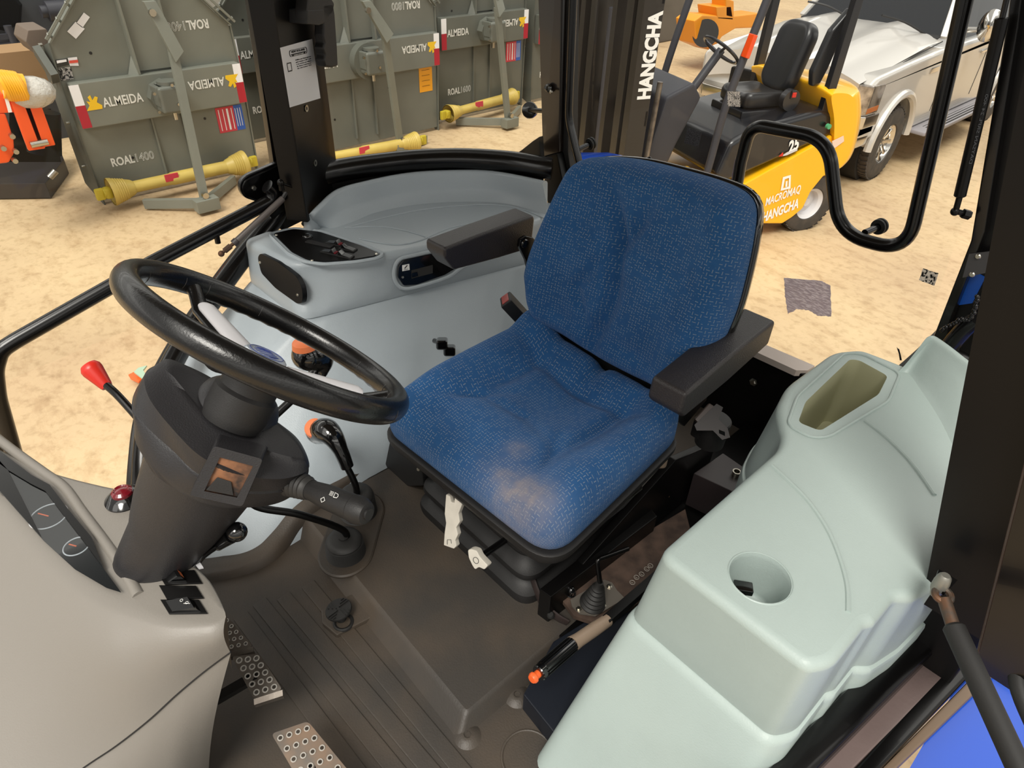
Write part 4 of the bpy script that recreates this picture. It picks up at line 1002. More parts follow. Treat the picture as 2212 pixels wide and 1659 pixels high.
# column well recess ring
# rockers
sx_ = (V3(Z(430, 1235, zd))-V3(Z(350, 1240, zd))).normalized(); 
swp = thing('dash_switch_bank', 'bank of three black rocker switches at the corner of the dashboard', 'switches', Z(395, 1280, zd))
for i_, (cs, nm) in enumerate((([(339, 1236), (421, 1233), (438, 1262), (357, 1265)], 'rocker_switch'), ([(344, 1266), (424, 1267), (441, 1294), (361, 1296)], 'switch_blank'), ([(347, 1297), (430, 1297), (449, 1327), (366, 1328)], 'rocker_switch'))):
    P = [V3(Z(*p, zd+.001)) for p in cs]; g = G(); g.prism(P, (0, 0, .003), bev=.0008); h = g.build(nm, M_blk2, swp)
    if i_ != 1:
        def q_(a, b, z): return P[0].lerp(P[1], a).lerp(P[3].lerp(P[2], a), b)+Vector((0, 0, z))
        if i_ == 0: prof = ((.12, .003), (.42, .018), (.52, .017), (.62, .004))
        else: prof = ((.12, .004), (.72, .014), (.86, .003))
        va = [q_(a, .12, z) for a, z in prof]; vb = [q_(a, .88, z) for a, z in prof]; n = len(prof)
        g = G(); g.add(va+vb, [tuple(range(n))[::-1], tuple(range(n, 2*n))]+[(k, (k+1) % n, n+(k+1) % n, n+k) for k in range(n)]); rk = g.build('rocker', M_glossk, h, smooth=False)
        g = G()
        if i_ == 0: g.add([q_(.53, .35, .0172), q_(.53, .75, .0172), q_(.6, .75, .009), q_(.6, .35, .009)], [(0, 1, 2, 3)]); g.build('symbol', M_orange2, rk)
        else:
            a0 = q_(.52, .35, .0135); dx = (P[1]-P[0]).normalized(); dy = (P[3]-P[0]).normalized()
            for k in range(2): g.torus(a0+dx*.006*k+dy*.006*k, (0, 0, 1), .0022, .0004, 12, 4)
            g.bar(a0+dy*.008, a0+dx*.01+dy*.008, .0006, .0006); g.build('symbol', M_wht, rk)
g = G(); g.prism([V3(Z(*p, zd+.001)) for p in ((422, 1222), (432, 1216), (440, 1228), (430, 1230))], (0, 0, .004)); tag(g.build('dash_clip', M_silver), 'tiny pale clip beside the dash rocker switches', 'clip')
# red warning lamp
c = V3(Z(270, 1078, zd)); wlp = thing('warning_lamp', 'red domed warning lamp in black bezel on the dashboard', 'lamp', c)
g = G(); g.lathe([(.034, 0), (.034, .003), (.027, .010), (.019, .016), (0, .017)], c, (0, 0, 1), 36); g.build('bezel', M_glossk, wlp)
g = G(); g.lathe([(.019, .014), (.018, .021), (.013, .025), (.011, .023), (.005, .025), (0, .026)], c, (0, 0, 1), 36); g.build('lens', M_dred, wlp)
# ================================================================ STEERING COLUMN
Wc = Vector((.813, -.313, 2.153)); Wn = Vector((.014, -.646, .763)).normalized()
Bc = Vector((.940, -.088, 1.745)); Nc = (Wc-Bc).normalized()
col = thing('steering_column', 'dark grey plastic steering column shroud rising from the dashboard', 'steering column', Bc)
Pt = Wc.lerp(Bc, .27)
def ringpl(px, d, n=96): 
    return resample(smooth_path([V3(PL(*p, Pt-Nc*d, Nc)) for p in px], 8, True), n)
rA0 = ringpl([(372, 806), (382, 822), (430, 878), (480, 925), (540, 957), (600, 980), (640, 988), (652, 982), (630, 950), (590, 918), (520, 870), (450, 826), (400, 800), (378, 795)], -.006)
rA = ringpl([(352, 784), (362, 815), (418, 888), (470, 938), (535, 972), (600, 992), (650, 1002), (664, 992), (640, 950), (598, 912), (525, 862), (455, 815), (395, 786), (362, 775)], 0.0)
rB0 = ringpl([(312, 812), (325, 865), (385, 940), (440, 990), (520, 1025), (600, 1035), (655, 1022), (668, 1000), (645, 950), (600, 912), (525, 860), (455, 815), (385, 786), (335, 790)], .012)
rB = ringpl([(288, 880), (320, 925), (375, 975), (430, 1025), (520, 1058), (605, 1058), (655, 1040), (667, 1010), (650, 965), (605, 925), (530, 875), (455, 830), (375, 800), (305, 825)], .045)
rC = ringpl([(292, 950), (330, 1005), (372, 1040), (420, 1072), (500, 1095), (580, 1092), (630, 1072), (650, 1040), (635, 1000), (600, 970), (530, 930), (455, 890), (385, 860), (310, 880)], .085)
rD = ringpl([(325, 1005), (340, 1030), (372, 1052), (420, 1080), (490, 1098), (550, 1090), (590, 1070), (600, 1040), (590, 1010), (560, 990), (510, 960), (455, 930), (390, 920), (340, 950)], .098)
g = G(); g.loft([rA0, rA, [a.lerp(b, .5) for a, b in zip(rA, rB0)], rB0, [a.lerp(b, .5)+(a-Pt).normalized()*.002 for a, b in zip(rB0, rB)], rB, ]); g.build('upper_shell', M_col, col, ang=45)
sB = [p+(Pt-Nc*.05-p).normalized()*.003 for p in rB]
g = G(); g.loft([sB, [a-Nc*.003 for a in sB], [a-Nc*.006 for a in rB], [a.lerp(b, .5) for a, b in zip(rB, rC)], rC, rD]); g.build('lower_shell', M_col, col, ang=50)
g = G(); ax_ = [Pt-Nc*.085+Vector((.0, .0, 0)), Pt-Nc*.16, Pt-Nc*.22, Pt-Nc*.27, Bc+Nc*.06, Bc, Bc-Nc*.12]
ax_ = [p+Vector((.0, .0, 0)) for p in ax_]
def ell(c, r, sx):
    a, b, n = frame_from(Nc, (0, 1, 0)); return [c+a*r*sx*math.cos(2*pi*k/48)+b*r*math.sin(2*pi*k/48) for k in range(48)]
g.loft([ell(p, r, s_) for p, r, s_ in zip(ax_, (.095, .088, .081, .072, .067, .065, .060), (1, 1, 1, 1, 1, 1, 1))]); g.build('boot', M_col, col, ang=60)
# gasket ring and hub
g = G(); c = Pt+Nc*.006; g.lathe([(.062, -.004), (.058, .006), (.046, .014), (.040, .016), (0, .016)], c, Nc, 40); g.build('hub_seat', M_col, col)
# square opening of the stalk socket
Fn = ((V3(CAM)-Pt).normalized()); Fn = (Fn-Nc*Fn.dot(Nc)*.55).normalized()
Fp = V3(PL(500, 1050, Pt-Nc*.05, Nc)); Fp = Fp+(V3(CAM)-Fp).normalized()*.030
F = lambda px, py, d=0: V3(PL(px, py, Fp+Fn*d, Fn))
oc = fillet([F(462, 963), F(568, 992), F(523, 1095), F(409, 1070)], .005, 3, True)
oi = [F(475, 988), F(547, 1007), F(512, 1075), F(441, 1061)]
g = G(); g.plate([oc, oi], -Fn*.006); sf = g.build('socket_frame', M_col, col, ang=30)
bk = [p-Fn*.05 for p in oc]; bb = [Fp+(p-Fp)*1.1-Fn*.06 for p in bk]
g = G(); g.loft([[a-Fn*.003 for a in oc], [a+(a-Fp).normalized()*.004-Fn*.045 for a in oc]], False, False); g.build('socket_wall', M_col, sf)
g = G(); g.loft([oi, [p-Fn*.006+(Fp-p)*.0 for p in oi]], False, False); g.add([p-Fn*.004 for p in oi], [(0, 1, 2, 3)]); g.build('socket_interior', mat('socket_interior', '#1A1411', .6, col2='#8A5C3C', vscale=38), sf)
g = G(); g.prism([F(445, 1058, -.002), F(470, 1030, -.002), F(500, 1040, -.002), F(505, 1070, -.002)], Fn*.002, bev=.001); g.build('contact_block', M_blkm, sf)
# stalk
st_ = thing('indicator_stalk', 'black indicator stalk with rubber bellows and printed light symbols on the left of the column', 'stalk', V3(PL(655, 1040, Pt-Nc*.04, Nc)))
s0_ = V3(PL(628, 1040, Pt-Nc*.045, Nc)); s1_ = V3(Y(798, 1112, s0_.y-.045)); ax = (s1_-s0_).normalized(); L = (s1_-s0_).length
s1_ = s0_+ax*L
g = G(); pr = [(0, 0), (.024, 0)]
for k in range(5): pr += [(.0235-.0012*k, .003+.0075*k), (.0195-.0008*k, .0065+.0075*k)]
pr += [(.016, .042), (0, .042)]
g.lathe(pr, s0_, ax, 28); g.build('bellows', M_boot, st_)
g = G(); g.lathe([(0, .035), (.0145, .035), (.0155, .05), (.0185, .075), (.0190, L*.72), (.0195, L*.73), (.0195, L*.80), (.0205, L*.81), (.0205, L*.90), (.016, L*.97), (.009, L*.98), (.009, L), (0, L)], s0_, ax, 32); sb_ = g.build('stalk_body', M_blkm, st_, ang=30)
cv = (V3(CAM)-s0_).normalized(); nn2 = (cv-ax*cv.dot(ax)).normalized(); sd2 = nn2.cross(ax)
g = G(); b_ = s0_+ax*L*.52+nn2*.0194
g.tube([b_+sd2*-.006, b_+sd2*-.010+ax*.004, b_+sd2*-.006+ax*.008, b_+sd2*-.002+ax*.004, b_+sd2*-.006], .0005, 4)
for k in range(4): g.bar(b_+sd2*(.004+.0018*k)+ax*.010, b_+sd2*(.004+.0018*k)+ax*.017, .0005, .0005)
g.tube([b_+sd2*.003+ax*.019, b_+sd2*.010+ax*.019, b_+sd2*.009+ax*.025, b_+sd2*.0065+ax*.026, b_+sd2*.004+ax*.025, b_+sd2*.003+ax*.019], .0005, 4)
g.build('symbols', M_wht, sb_)

# ================================================================ STEERING WHEEL
sw = thing('steering_wheel', 'black leather-look steering wheel with silver spokes and blue round emblem', 'steering wheel', Wc)
a_, b_, n_ = frame_from(Wn)
def wdir(px, py): d = V3(PL(px, py, Wc, Wn))-Wc; return d.normalized()
g = G(); R_, seg, rs = .2, 160, 24; vs = []; fs = []
sp = [wdir(397, 600), wdir(838, 850)]
sp.append(-(sp[0]+sp[1]).normalized())
ang0 = math.atan2(sp[0].dot(b_), sp[0].dot(a_)); 
for i in range(seg):
    t = 2*pi*i/seg; d = a_*math.cos(t)+b_*math.sin(t)
    dd = min(math.acos(max(-1, min(1, d.dot(x)))) for x in sp)
    wav = .0010*math.cos(t*46) if dd > .25 and d.dot(Vector((.4, -.6, -.6))) < .9 and math.acos(max(-1, min(1, d.dot((sp[0]+sp[1]).normalized())))) < 1.0 else 0
    rr = .0168
    for j in range(rs):
        q_ = 2*pi*j/rs; low_ = max(0, -math.sin(q_-.6)); r2 = rr+wav*low_
        vs.append(Wc+d*(R_+r2*math.cos(q_))+n_*(r2*1.15*math.sin(q_)))
for i in range(seg):
    for j in range(rs):
        i2, j2 = (i+1) % seg, (j+1) % rs; fs.append((i*rs+j, i2*rs+j, i2*rs+j2, i*rs+j2))
g.add(vs, fs); rim_ = g.build('rim', M_leather, sw, ang=80)
g = G()
for dt in (.12, -.12, .62, -.62):
    for x in sp[:2]:
        q_ = Matrix.Rotation(dt, 3, n_) @ x; t_ = n_.cross(q_); g.torus(Wc+q_*R_, t_, .0171, .0004, 24, 5)
g.build('stitching', mat('seam_grey', '#3A3838', .5), rim_)['kind'] = 'stuff'
hub0 = Wc-Wn*.02
for i, d in enumerate(sp):
    t_ = Wn.cross(d); p0 = Wc-Wn*.038+d*.035; p1 = Wc-Wn*.018+d*.150; p2 = Wc+d*(R_-.004)
    g = G(); path = [p0-Wn*.008, p0.lerp(p1, .5)-Wn*.010, p1-Wn*.010, p1.lerp(p2, .6)-Wn*.003, p2]; 
    rings_ = []
    for p, w_, h_ in zip(path, (.022, .019, .016, .013, .016), (.012, .010, .009, .009, .012)):
        ux = (p2-p0).normalized(); nz = t_.cross(ux); rings_.append([p+t_*w_*math.cos(2*pi*k/20)+nz*h_*math.sin(2*pi*k/20) for k in range(20)])
    g.loft(rings_); spk = g.build('spoke', M_leather, sw, ang=60)
    if i < 2:
        g = G(); rings_ = []
        for s_, w_, h_ in ((0, .017, .008), (.03, .019, .011), (.5, .0165, .0105), (.93, .0145, .010), (1, .0125, .007)):
            p = p0.lerp(p1, s_)+Wn*.001; rings_.append([p+t_*w_*math.cos(2*pi*k/24)+nz*h_*math.sin(2*pi*k/24) for k in range(24)])
        g.loft(rings_); g.build('spoke_cover', M_silver, spk, ang=60)
g = G(); g.lathe([(0, -.14), (.032, -.14), (.042, -.135), (.046, -.12), (.046, -.085), (.041, -.080), (.041, -.058), (.044, -.05), (.041, -.036), (.034, -.030), (0, -.029)], Wc, Wn, 44); g.build('hub', M_blkm, sw)
g = G(); g.lathe([(.032, -.034), (.032, -.024), (.029, -.021), (0, -.0195)], Wc, Wn, 40); em = g.build('horn_cap', mat('emblem_pale', '#C9D2DC', .15, coat=.8), sw)
g = G(); ec = Wc-Wn*.0195
g.torus(ec, Wn, .025, .0005, 40, 6)
for k in range(7):
    t = -1.2+2.4*k/6; up_w = sp[0]*-.0; bb_ = ec+a_*(.012*math.sin(t)*1.1)-b_*.014
    tipp = ec+a_*(.019*math.sin(t))+b_*(.019*math.cos(t)); g.tube([bb_, bb_.lerp(tipp, .5)+a_*.002*math.sin(t), tipp], [.0004, .0007, .0003], 5)
g.build('emblem', mat('emblem_blue', '#2B3E8C', .3), em)

# ================================================================ LEVERS
def lever(name, label, path, r, mt_, parent=None, smooth=8):
    t = thing(name, label, 'lever', path[0]); g = G(); g.tube(smooth_path(path, smooth), r, seg=12); g.build('shaft', mt_, t); return t
rl = lever('reverser_lever', 'black lever with tapered red tip right of the steering column', [X(300, 905, 1.0), X(255, 855, 1.05), X(225, 828, 1.085)], .0065, M_blk)
g = G(); t0_, t1_ = V3(X(232, 836, 1.08)), V3(X(203, 803, 1.105)); g.lathe([(0, 0), (.0085, 0), (.010, .004), (.0165, .035), (.0165, .041), (.013, .047), (0, .048)], t0_, t1_-t0_, 28); g.build('red_tip', M_red, rl)
# gear boots on an oval plate
gb = thing('gear_lever_boot', 'pair of ribbed rubber boots on an oval rubber plate around the gear levers', 'boot', Z(770, 1120, zb))
c1, c2 = V3(Z(775, 1108, zb)), V3(Z(748, 1195, zb))
d12 = (c1-c2).normalized(); sd3 = Vector((-d12.y, d12.x, 0))
lo_ = []
for k in range(64):
    t = 2*pi*k/64; cc_ = c1 if math.cos(t) > 0 else c2; lo_.append(cc_+d12*.075*math.cos(t)+sd3*.068*math.sin(t))
lo2 = inset(lo_, .004 if sum(lo_[i].x*lo_[(i+1) % 64].y-lo_[(i+1) % 64].x*lo_[i].y for i in range(64)) > 0 else .004)
g = G(); g.loft([atz(lo_, zb-.002), atz(lo_, zb+.003), atz(lo2, zb+.006)]); g.build('boot_plate', M_matt, gb, ang=30)
for c_, h_ in ((c1, .075), (c2, .055)):
    g = G(); pr = [(.050, 0)]
    for k in range(8): z0 = .002+(h_-.014)*k/8; pr += [(.049-.0004*k, z0+.001), (.0425-.0004*k, z0+(h_-.014)/16)]
    pr += [(.044, h_-.010), (.040, h_-.003), (.030, h_), (.012, h_+.001), (.012, h_+.006), (0, h_+.006)]
    g.lathe(pr, c_+Vector((0, 0, .003)), (0, 0, 1), 40); g.build('bellows', M_boot, gb, ang=50)
tp1, tp2 = c1+Vector((0, 0, .08)), c2+Vector((0, 0, .06))
def gearknob(parent, pts, face_n, oc_, wts=(.35, 1.0, .1)):
    g = G(); P = smooth_path(pts, 6); n = len(P); rr = []
    for i in range(n):
        t = i/(n-1); rr.append(.0165+.009*t+(.0095*max(0, min(1, (t-.3)/.4)))*(1 if t < .8 else 1-.35*(t-.8)/.2))
    g.tube(P, rr, seg=20); e = P[-1]; d = (P[-1]-P[-2]).normalized(); g.sphere(e, rr[-1]*1.02, 20, 12); k_ = g.build('grip', M_glossk, parent, ang=70)
    fn_ = (d*wts[0]+(V3(CAM)-e).normalized()*wts[1]+V3(face_n)*wts[2]).normalized(); g = G(); g.lathe([(0, .0075), (.019, .007), (.024, .004), (.0265, -.008)], e+fn_*(rr[-1]-.003), fn_, 28); oc = g.build('grip_cap', oc_, k_)
    A2, B2, _ = frame_from(fn_); g = G()
    c_ = e+fn_*(rr[-1]+.003)
    for dx in (-.006, 0, .006): g.bar(c_+A2*dx-B2*.005, c_+A2*dx+B2*.005, .0007, .0007, fn_)
    g.bar(c_-A2*.006, c_+A2*.006, .0007, .0007, fn_); g.build('shift_pattern', mat('pattern_brown', '#7A2E14', .5), oc)
yg = tp1.y
g1 = lever('gear_lever', 'gear lever with black grip and orange cap, standing in front of the seat cushion', [tp1-Vector((0, 0, .03)), Y(768, 1048, yg+.003), Y(745, 1000, yg+.01)], .0085, M_blk2)
gearknob(g1, [Y(750, 1008, yg+.008), Y(738, 978, yg+.01), Y(722, 948, yg+.012), Y(705, 932, yg+.015), Y(688, 932, yg+.02)], (0, 0, 1), M_orange2, (.5, .9, .35))
g2 = lever('gear_lever', 'second orange-capped gear lever seen through the far side of the steering wheel', [tp2-Vector((0, 0, .03)), X(742, 1146, tp2.x), X(650, 1112, 1.06), X(545, 1088, 1.10), X(535, 1010, 1.12), X(560, 935, 1.11), X(592, 900, 1.10), X(632, 862, 1.10), X(675, 815, 1.10)], .0085, M_blk2)
gearknob(g2, [X(676, 818, 1.10), X(690, 800, 1.10), X(694, 780, 1.10), X(682, 767, 1.10), X(664, 768, 1.10)], (.15, -.1, 1.0), M_orange2, (.1, .1, 1))
kl = lever('ball_lever', 'short black lever with glossy ball knob beside the steering column foot', [Y(420, 1225, -.12), Y(440, 1200, -.14), Y(480, 1172, -.17)], .0055, M_blk)
e0, e1 = V3(Y(472, 1178, -.165)), V3(Y(512, 1149, -.19))
g = G(); g.cyl(e0, e0.lerp(e1, .75), .009, .013, 20); g.sphere(e1, .0165, 24, 14); kk = g.build('round_grip', M_glossk, kl)
g = G(); g.cyl(e0, e0.lerp(e1, .05), .0095); g.build('collar', M_steel, kl)

# ================================================================ SEAT
seat = thing('driver_seat', 'blue fabric driver seat with flecked weave, black shell and armrests', 'seat', (.80, -.95, 1.33))
def gs(x, c, w): return math.exp(-((x-c)/w)**2)
def cush(u, v, s):
    h = 0
    h += .034*sm(max(0, min(1, (abs(u)-.45)/.35)))*(1-.45*max(0, v))      # side bolsters
    h -= .018*gs(abs(u), .50, .08)*gs(v, -.25, .55)                     # bolster creases
    h -= .030*gs(u, 0, .40)*gs(v, -.35, .5)                            # sitting hollow
    h += .010*gs(v, .45, .30)                                          # thigh roll
    h += .030*max(0, min(1, (-v-.62)/.18))*(1-.75*gs(u, 0, .07))        # rear lobes
    h -= .016*gs(v, -.56, .06)*max(0, 1-abs(u)*1.1)
    h -= .009*gs(v-.30*abs(u), .12, .07)*max(0, 1-abs(u)*1.3)*(1 if u > 0 else .5)
    h -= .014*gs(u+.5*(v-.2), -.40, .06)*gs(v, .30, .3)
    h -= .014*gs(u-.5*(v-.2), .45, .06)*gs(v, .30, .3)
    h -= .030*max(0, (s-.88)/.12)*0
    return h
P0 = Vector((.79, -.86, 1.675))
ol = [(.235, .262), (-.285, .240), (-.262, .0), (-.235, -.235), (.265, -.235), (.262, .0)]
ol = [(p.x, p.y) for p in fillet([Vector((x, y, 0)) for x, y in ol], [.055, .075, .4, .05, .05, .4], 8, True)]
g = pad(ol, P0, (1, 0, 0), (0, 1, 0), (0, 0, 1), .088, .040, cush, 0, n=128, rings=34, dust=lambda u, v: .9*gs(u, -.62, .3)*gs(v, .82, .16)+.55*gs(u, -.2, .2)*gs(v, .25, .15)*0+.45*gs(u, -.28, .10)*gs(v, .52, .10))
build_pad(g, 'seat_cushion', M_fab, seat)
g = G(); ro = [Vector((P0.x+x*1.02, P0.y+y*1.02, 1.672)) for x, y in ol]; g.loft([atz(inset(ro, .02), 1.63), atz(inset(ro, .004), 1.650), atz(inset(ro, -.001), 1.665), atz(inset(ro, -.001), 1.676), atz(inset(ro, .006), 1.680)]); g.build('seat_pan', M_blkm, seat)
# backrest
vb = Vector((0, -.215, .977)).normalized(); nb = Vector((0, .977, .215)).normalized(); Pb = Vector((.81, -1.085, 1.75))
bo = [(1163, 610), (1162, 580), (1176, 530), (1210, 450), (1240, 388), (1264, 352), (1300, 339), (1380, 344), (1480, 368), (1560, 392), (1606, 415), (1626, 450), (1622, 510), (1604, 600), (1578, 690), (1530, 790), (1478, 838), (1410, 822), (1310, 772), (1240, 728), (1184, 692), (1168, 655)]
bl = []
for p in bo: q_ = V3(PL(*p, Pb, nb))-Pb; bl.append(Vector((q_.x, q_.dot(vb), 0)))
bl = smooth_path(bl, 6, True); bl = [(p.x, p.y) for p in bl]
def backf(u, v, s):
    h = 0
    h += .028*sm(max(0, min(1, (abs(u)-.45)/.4)))
    h -= .026*gs(u, .02+.05*math.sin(v*5), .075)*max(0, min(1, (.45-v)/.25))*min(1, max(0, (v+1.0)/.1))
    h -= .022*gs(abs(u-.02)-.35*(v-.15), .0, .065)*gs(v, .42, .25)
    h += .012*gs(abs(u), .42, .25)*gs(v, -.05, .4)
    h -= .014*gs(u-.30*(1-abs(v+.35)*1.8), .05, .06)*gs(v, -.35, .35)
    h -= .008*gs(v, .22, .06)*gs(abs(u), .35, .35)
    h -= .008*gs(v, -.72, .10)*gs(abs(u), .3, .3)
    h += .010*gs(v, .85, .25)
    return h
g = pad(bl, Pb, (1, 0, 0), vb, nb, .055, .045, backf, -.035, n=144, rings=34, dust=lambda u, v: 0)
build_pad(g, 'backrest', M_fab, seat)
L_ = [Pb+Vector((x, 0, 0))+vb*y for x, y in bl]; L_ = resample(L_, 96); cL = sum(L_, Vector())/96
g = G(); g.loft([[cL+(p-cL)*k-nb*d for p in L_] for k, d in ((.985, .022), (1.012, .028), (1.012, .040), (.97, .060), (.80, .085), (.5, .092))]); sh_ = g.build('back_shell', M_glossk, seat, ang=50)
g = G(); g.box((.81, -1.13, 1.72), (.40, .05, .24), None, .01); g.build('gap_shade_block', M_blkm, seat)  # dark box added so the gap under the backrest reads as shade
for p in ((1402, 347), (1553, 394)):
    c = V3(PL(*p, Pb-nb*.035, nb)); g = G(); g.box(c, (.022, .012, .008), ((1, 0, 0), (0, 1, 0), (0, 0, 1)), .002); g.sphere(c+Vector((0, 0, .003)), .006, 10, 6); g.build('shell_bolt', M_blk, sh_)
c = V3(PL(1600, 628, Pb-nb*.04, nb))+Vector((-.004, 0, 0)); g = G(); g.cyl(c, c+Vector((-.004, .001, 0)), .007); g.build('hinge_hole', M_rub, sh_)
# near armrest
def armrest(c0, c1, w, prof, name='armrest'):
    """c0 front centre, c1 rear centre of top line; prof: list (t along, drop)"""
    c0, c1 = V3(c0), V3(c1); d = (c1-c0); s_ = Vector((-d.y, d.x, 0)).normalized()
    P = [c0+d*t+Vector((0, 0, -dr)) for t, dr in prof]
    g = G(); g.prism([p+s_*w/2 for p in P], -s_*w, bev=.008, seg=3); return g
g = armrest((.518, -.925, 1.945), (.535, -1.275, 1.955), .078, [(0, .004), (.5, -.003), (1, 0), (1.0, .062), (.5, .072), (.04, .070), (-.015, .05)])
ar = g.build('armrest', M_arm, seat, ang=50)
g = G(); g.prism([(.585, -1.10, 1.93), (.585, -1.22, 1.95), (.585, -1.24, 1.70), (.585, -1.16, 1.66), (.585, -1.10, 1.72)], (.014, 0, 0), bev=.003); g.build('armrest_bracket', M_blk2, ar)
g = armrest((1.155, -.865, 2.020), (1.168, -1.165, 2.010), .070, [(0, .006), (.45, .002), (1, 0), (1.02, .012), (1, .092), (.6, .085), (.10, .072), (.0, .03)])
ar2 = g.build('armrest', M_arm, seat, ang=50)
g = G(); bx_ = 1.114
g.prism([V3(X(*p, bx_)) for p in ((1115, 530), (1118, 515), (1130, 507), (1145, 510), (1165, 530), (1172, 600), (1160, 640), (1143, 612), (1130, 560))], (-.012, 0, 0), bev=.003); brk = g.build('armrest_bracket', M_blk, ar2)
g = G(); c = V3(X(1133, 526, bx_-.012)); g.lathe([(0, .005), (.010, .005), (.012, .002), (.012, 0)], c, (-1, 0, 0), 20); g.build('pivot_cap', M_glossk, brk)
# suspension bellows
def rr3(x0, x1, y0, y1, z, r=.05): return fillet([Vector((x0, y0, z)), Vector((x1, y0, z)), Vector((x1, y1, z)), Vector((x0, y1, z))], r, 8, True)
g = G(); R3 = []
for z, e in ((1.335, .010), (1.350, .012), (1.362, .010), (1.368, -.004), (1.380, -.016), (1.392, -.018), (1.400, -.002), (1.412, .004), (1.425, .002), (1.432, -.014), (1.452, -.026), (1.462, -.026), (1.470, -.012), (1.485, -.008), (1.50, -.012), (1.515, -.028), (1.55, -.034), (1.60, -.036), (1.64, -.036)):
    R3.append(rr3(.635-e, 1.045+e, -1.12-e, -.70+e, z))
g.loft(R3); g.build('suspension_bellows', M_blkm, seat, ang=50)
# adjusters
wl_ = G(); Zl = 1.60
wp_ = [(963, 1068), (972, 1072), (974, 1085), (981, 1086), (982, 1070), (996, 1072), (998, 1090), (990, 1110), (993, 1128), (985, 1140), (989, 1155), (983, 1168), (986, 1180), (980, 1186), (958, 1178), (960, 1150), (963, 1130), (960, 1110)]
lv = G(); PLv = Vector((.80, -.60, 1.58)); Nl = Vector((-.2, .9, .35)).normalized()
w_ = [V3(PL(*p, PLv, Nl)) for p in wp_]
lv.prism(w_, -Nl*.014, bev=.002); lvo = lv.build('height_lever', M_white, seat, ang=40)
g = G(); g.cyl(w_[0].lerp(w_[5], .5)+Vector((0, 0, -.012))-Nl*.005, w_[0].lerp(w_[5], .5)+Vector((.01, -.09, .01)), .006); g.sphere(V3(PL(991, 1078, PLv, Nl))+Nl*.001, .003, 8, 6); g.build('lever_pin', M_blk, lvo)
g = G(); g.tube([V3(PL(*p, PLv+Nl*.0015, Nl)) for p in ((966, 1176), (966, 1166), (974, 1166), (975, 1174))], .0006, 5); g.build('symbol', M_ink, lvo)
PLk = Vector((.66, -.60, 1.50)); kp = [(1010, 1188), (1018, 1186), (1030, 1190), (1036, 1203), (1054, 1222), (1046, 1231), (1034, 1225), (1026, 1231), (1020, 1222), (1012, 1205)]
w_ = [V3(PL(*p, PLk, Nl)) for p in kp]; g = G(); g.prism(fillet(w_, .004, 3, True), -Nl*.018, bev=.002); kn_ = g.build('weight_knob', M_white, seat)
g = G(); c = sum(w_, Vector())/len(w_); g.torus(c+Nl*.001, Nl, .007, .0006, 20, 5); g.build('symbol', M_ink, kn_)
g = G(); g.cyl(c-Nl*.01, c-Nl*.12, .008); g.build('spindle', M_blk, kn_)
c = V3(Z(1425, 992, 1.63)); g = G(); g.box(c, (.036, .030, .036), ((.8, -.6, 0), (.6, .8, 0), (0, 0, 1)), .009, 3); bk_ = g.build('recline_knob', M_beige, seat)
g = G(); g.cyl(c, c+Vector((.06, .0, 0)), .010); g.build('spindle', M_blk, bk_)
# slide rail plates
g = G(); g.prism([(.58, -.75, 1.34), (.58, -1.35, 1.34), (.58, -1.35, 1.50), (.58, -1.15, 1.56), (.58, -.80, 1.42)], (.02, 0, 0), bev=.003); g.build('slide_rail', M_blk2, seat)
g = G(); g.prism([V3(Z(*p, 1.615)) for p in ((1375, 1050), (1385, 1040), (1388, 1055), (1350, 1085), (1270, 1130), (1280, 1112))], (0, 0, -.004)); g.build('rail_edge', M_steel, seat)
g = G(); g.box((1.09, -.95, 1.52), (.03, .4, .24), None, .01); g.build('base_side', M_blkm, seat)
for p in ((868, 960), (905, 1013)):
    c = V3(Y(*p, -.70)); g = G(); g.lathe([(0, .004), (.005, .004), (.006, 0)], c, (-.2, 1, .3), 6); g.build('base_bolt', M_zinc, seat)
g = G(); g.prism([V3(Y(*p, -.72)) for p in ((855, 920), (905, 960), (915, 1050), (860, 1052), (830, 1010), (845, 935))], (0, -.12, 0), bev=.004); g.build('base_bracket', M_blkm, seat)
# belt buckle + retractor
bkl = thing('seat_belt_buckle', 'black seat belt buckle with red release button behind the cushion', 'buckle', X(1110, 665, 1.13))
ba = (V3(X(1098, 650, 1.13))-V3(X(1135, 690, 1.10))).normalized(); bs = ba.cross(Vector((0, 0, 1))).normalized(); bn = bs.cross(ba)
c = V3(X(1112, 668, 1.12)); g = G(); g.box(c, (.050, .036, .085), (bs, bn, ba), .005, 2); bb2 = g.build('buckle_body', M_blkm, bkl)
g = G(); g.box(c+ba*.0415, (.038, .022, .006), (bs, bn, ba), .002); g.build('release_button', mat('button_red', '#9A3530', .3), bb2)
g = G(); g.prism([c-ba*.025+bs*.012, c-ba*.025-bs*.012, c-ba*.12-bs*.014, c-ba*.12+bs*.014], bn*.004); g.build('stem', M_blk, bkl)
rt = thing('seat_belt_retractor', 'black seat belt retractor with metal latch plate under the near armrest', 'retractor', Z(1545, 920, 1.60))
c = V3(Z(1540, 925, 1.62)); A3, B3, N3 = frame_from((.25, .5, .8)); g = G(); g.cyl(c-Vector((.0, .0, .05)), c+Vector((.0, -.0, .03)), .036, .040, 30, .003); g.box(c+Vector((.02, .02, .0)), (.04, .03, .06), None, .006); g.build('housing', M_blkm, rt)
q = lambda px, py, d=0: V3(PL(px, py, c+Vector((-.01, .03, .05))+Vector((-.4, .5, .75))*d, (-.4, .5, .75)))
g = G(); g.prism([q(1500, 905), (q(1532, 870)), q(1548, 880), q(1516, 922)], Vector((-.4, .5, .75))*-.014, bev=.003); g.build('latch_grip', mat('belt_brown', '#3C2C26', .4), rt)
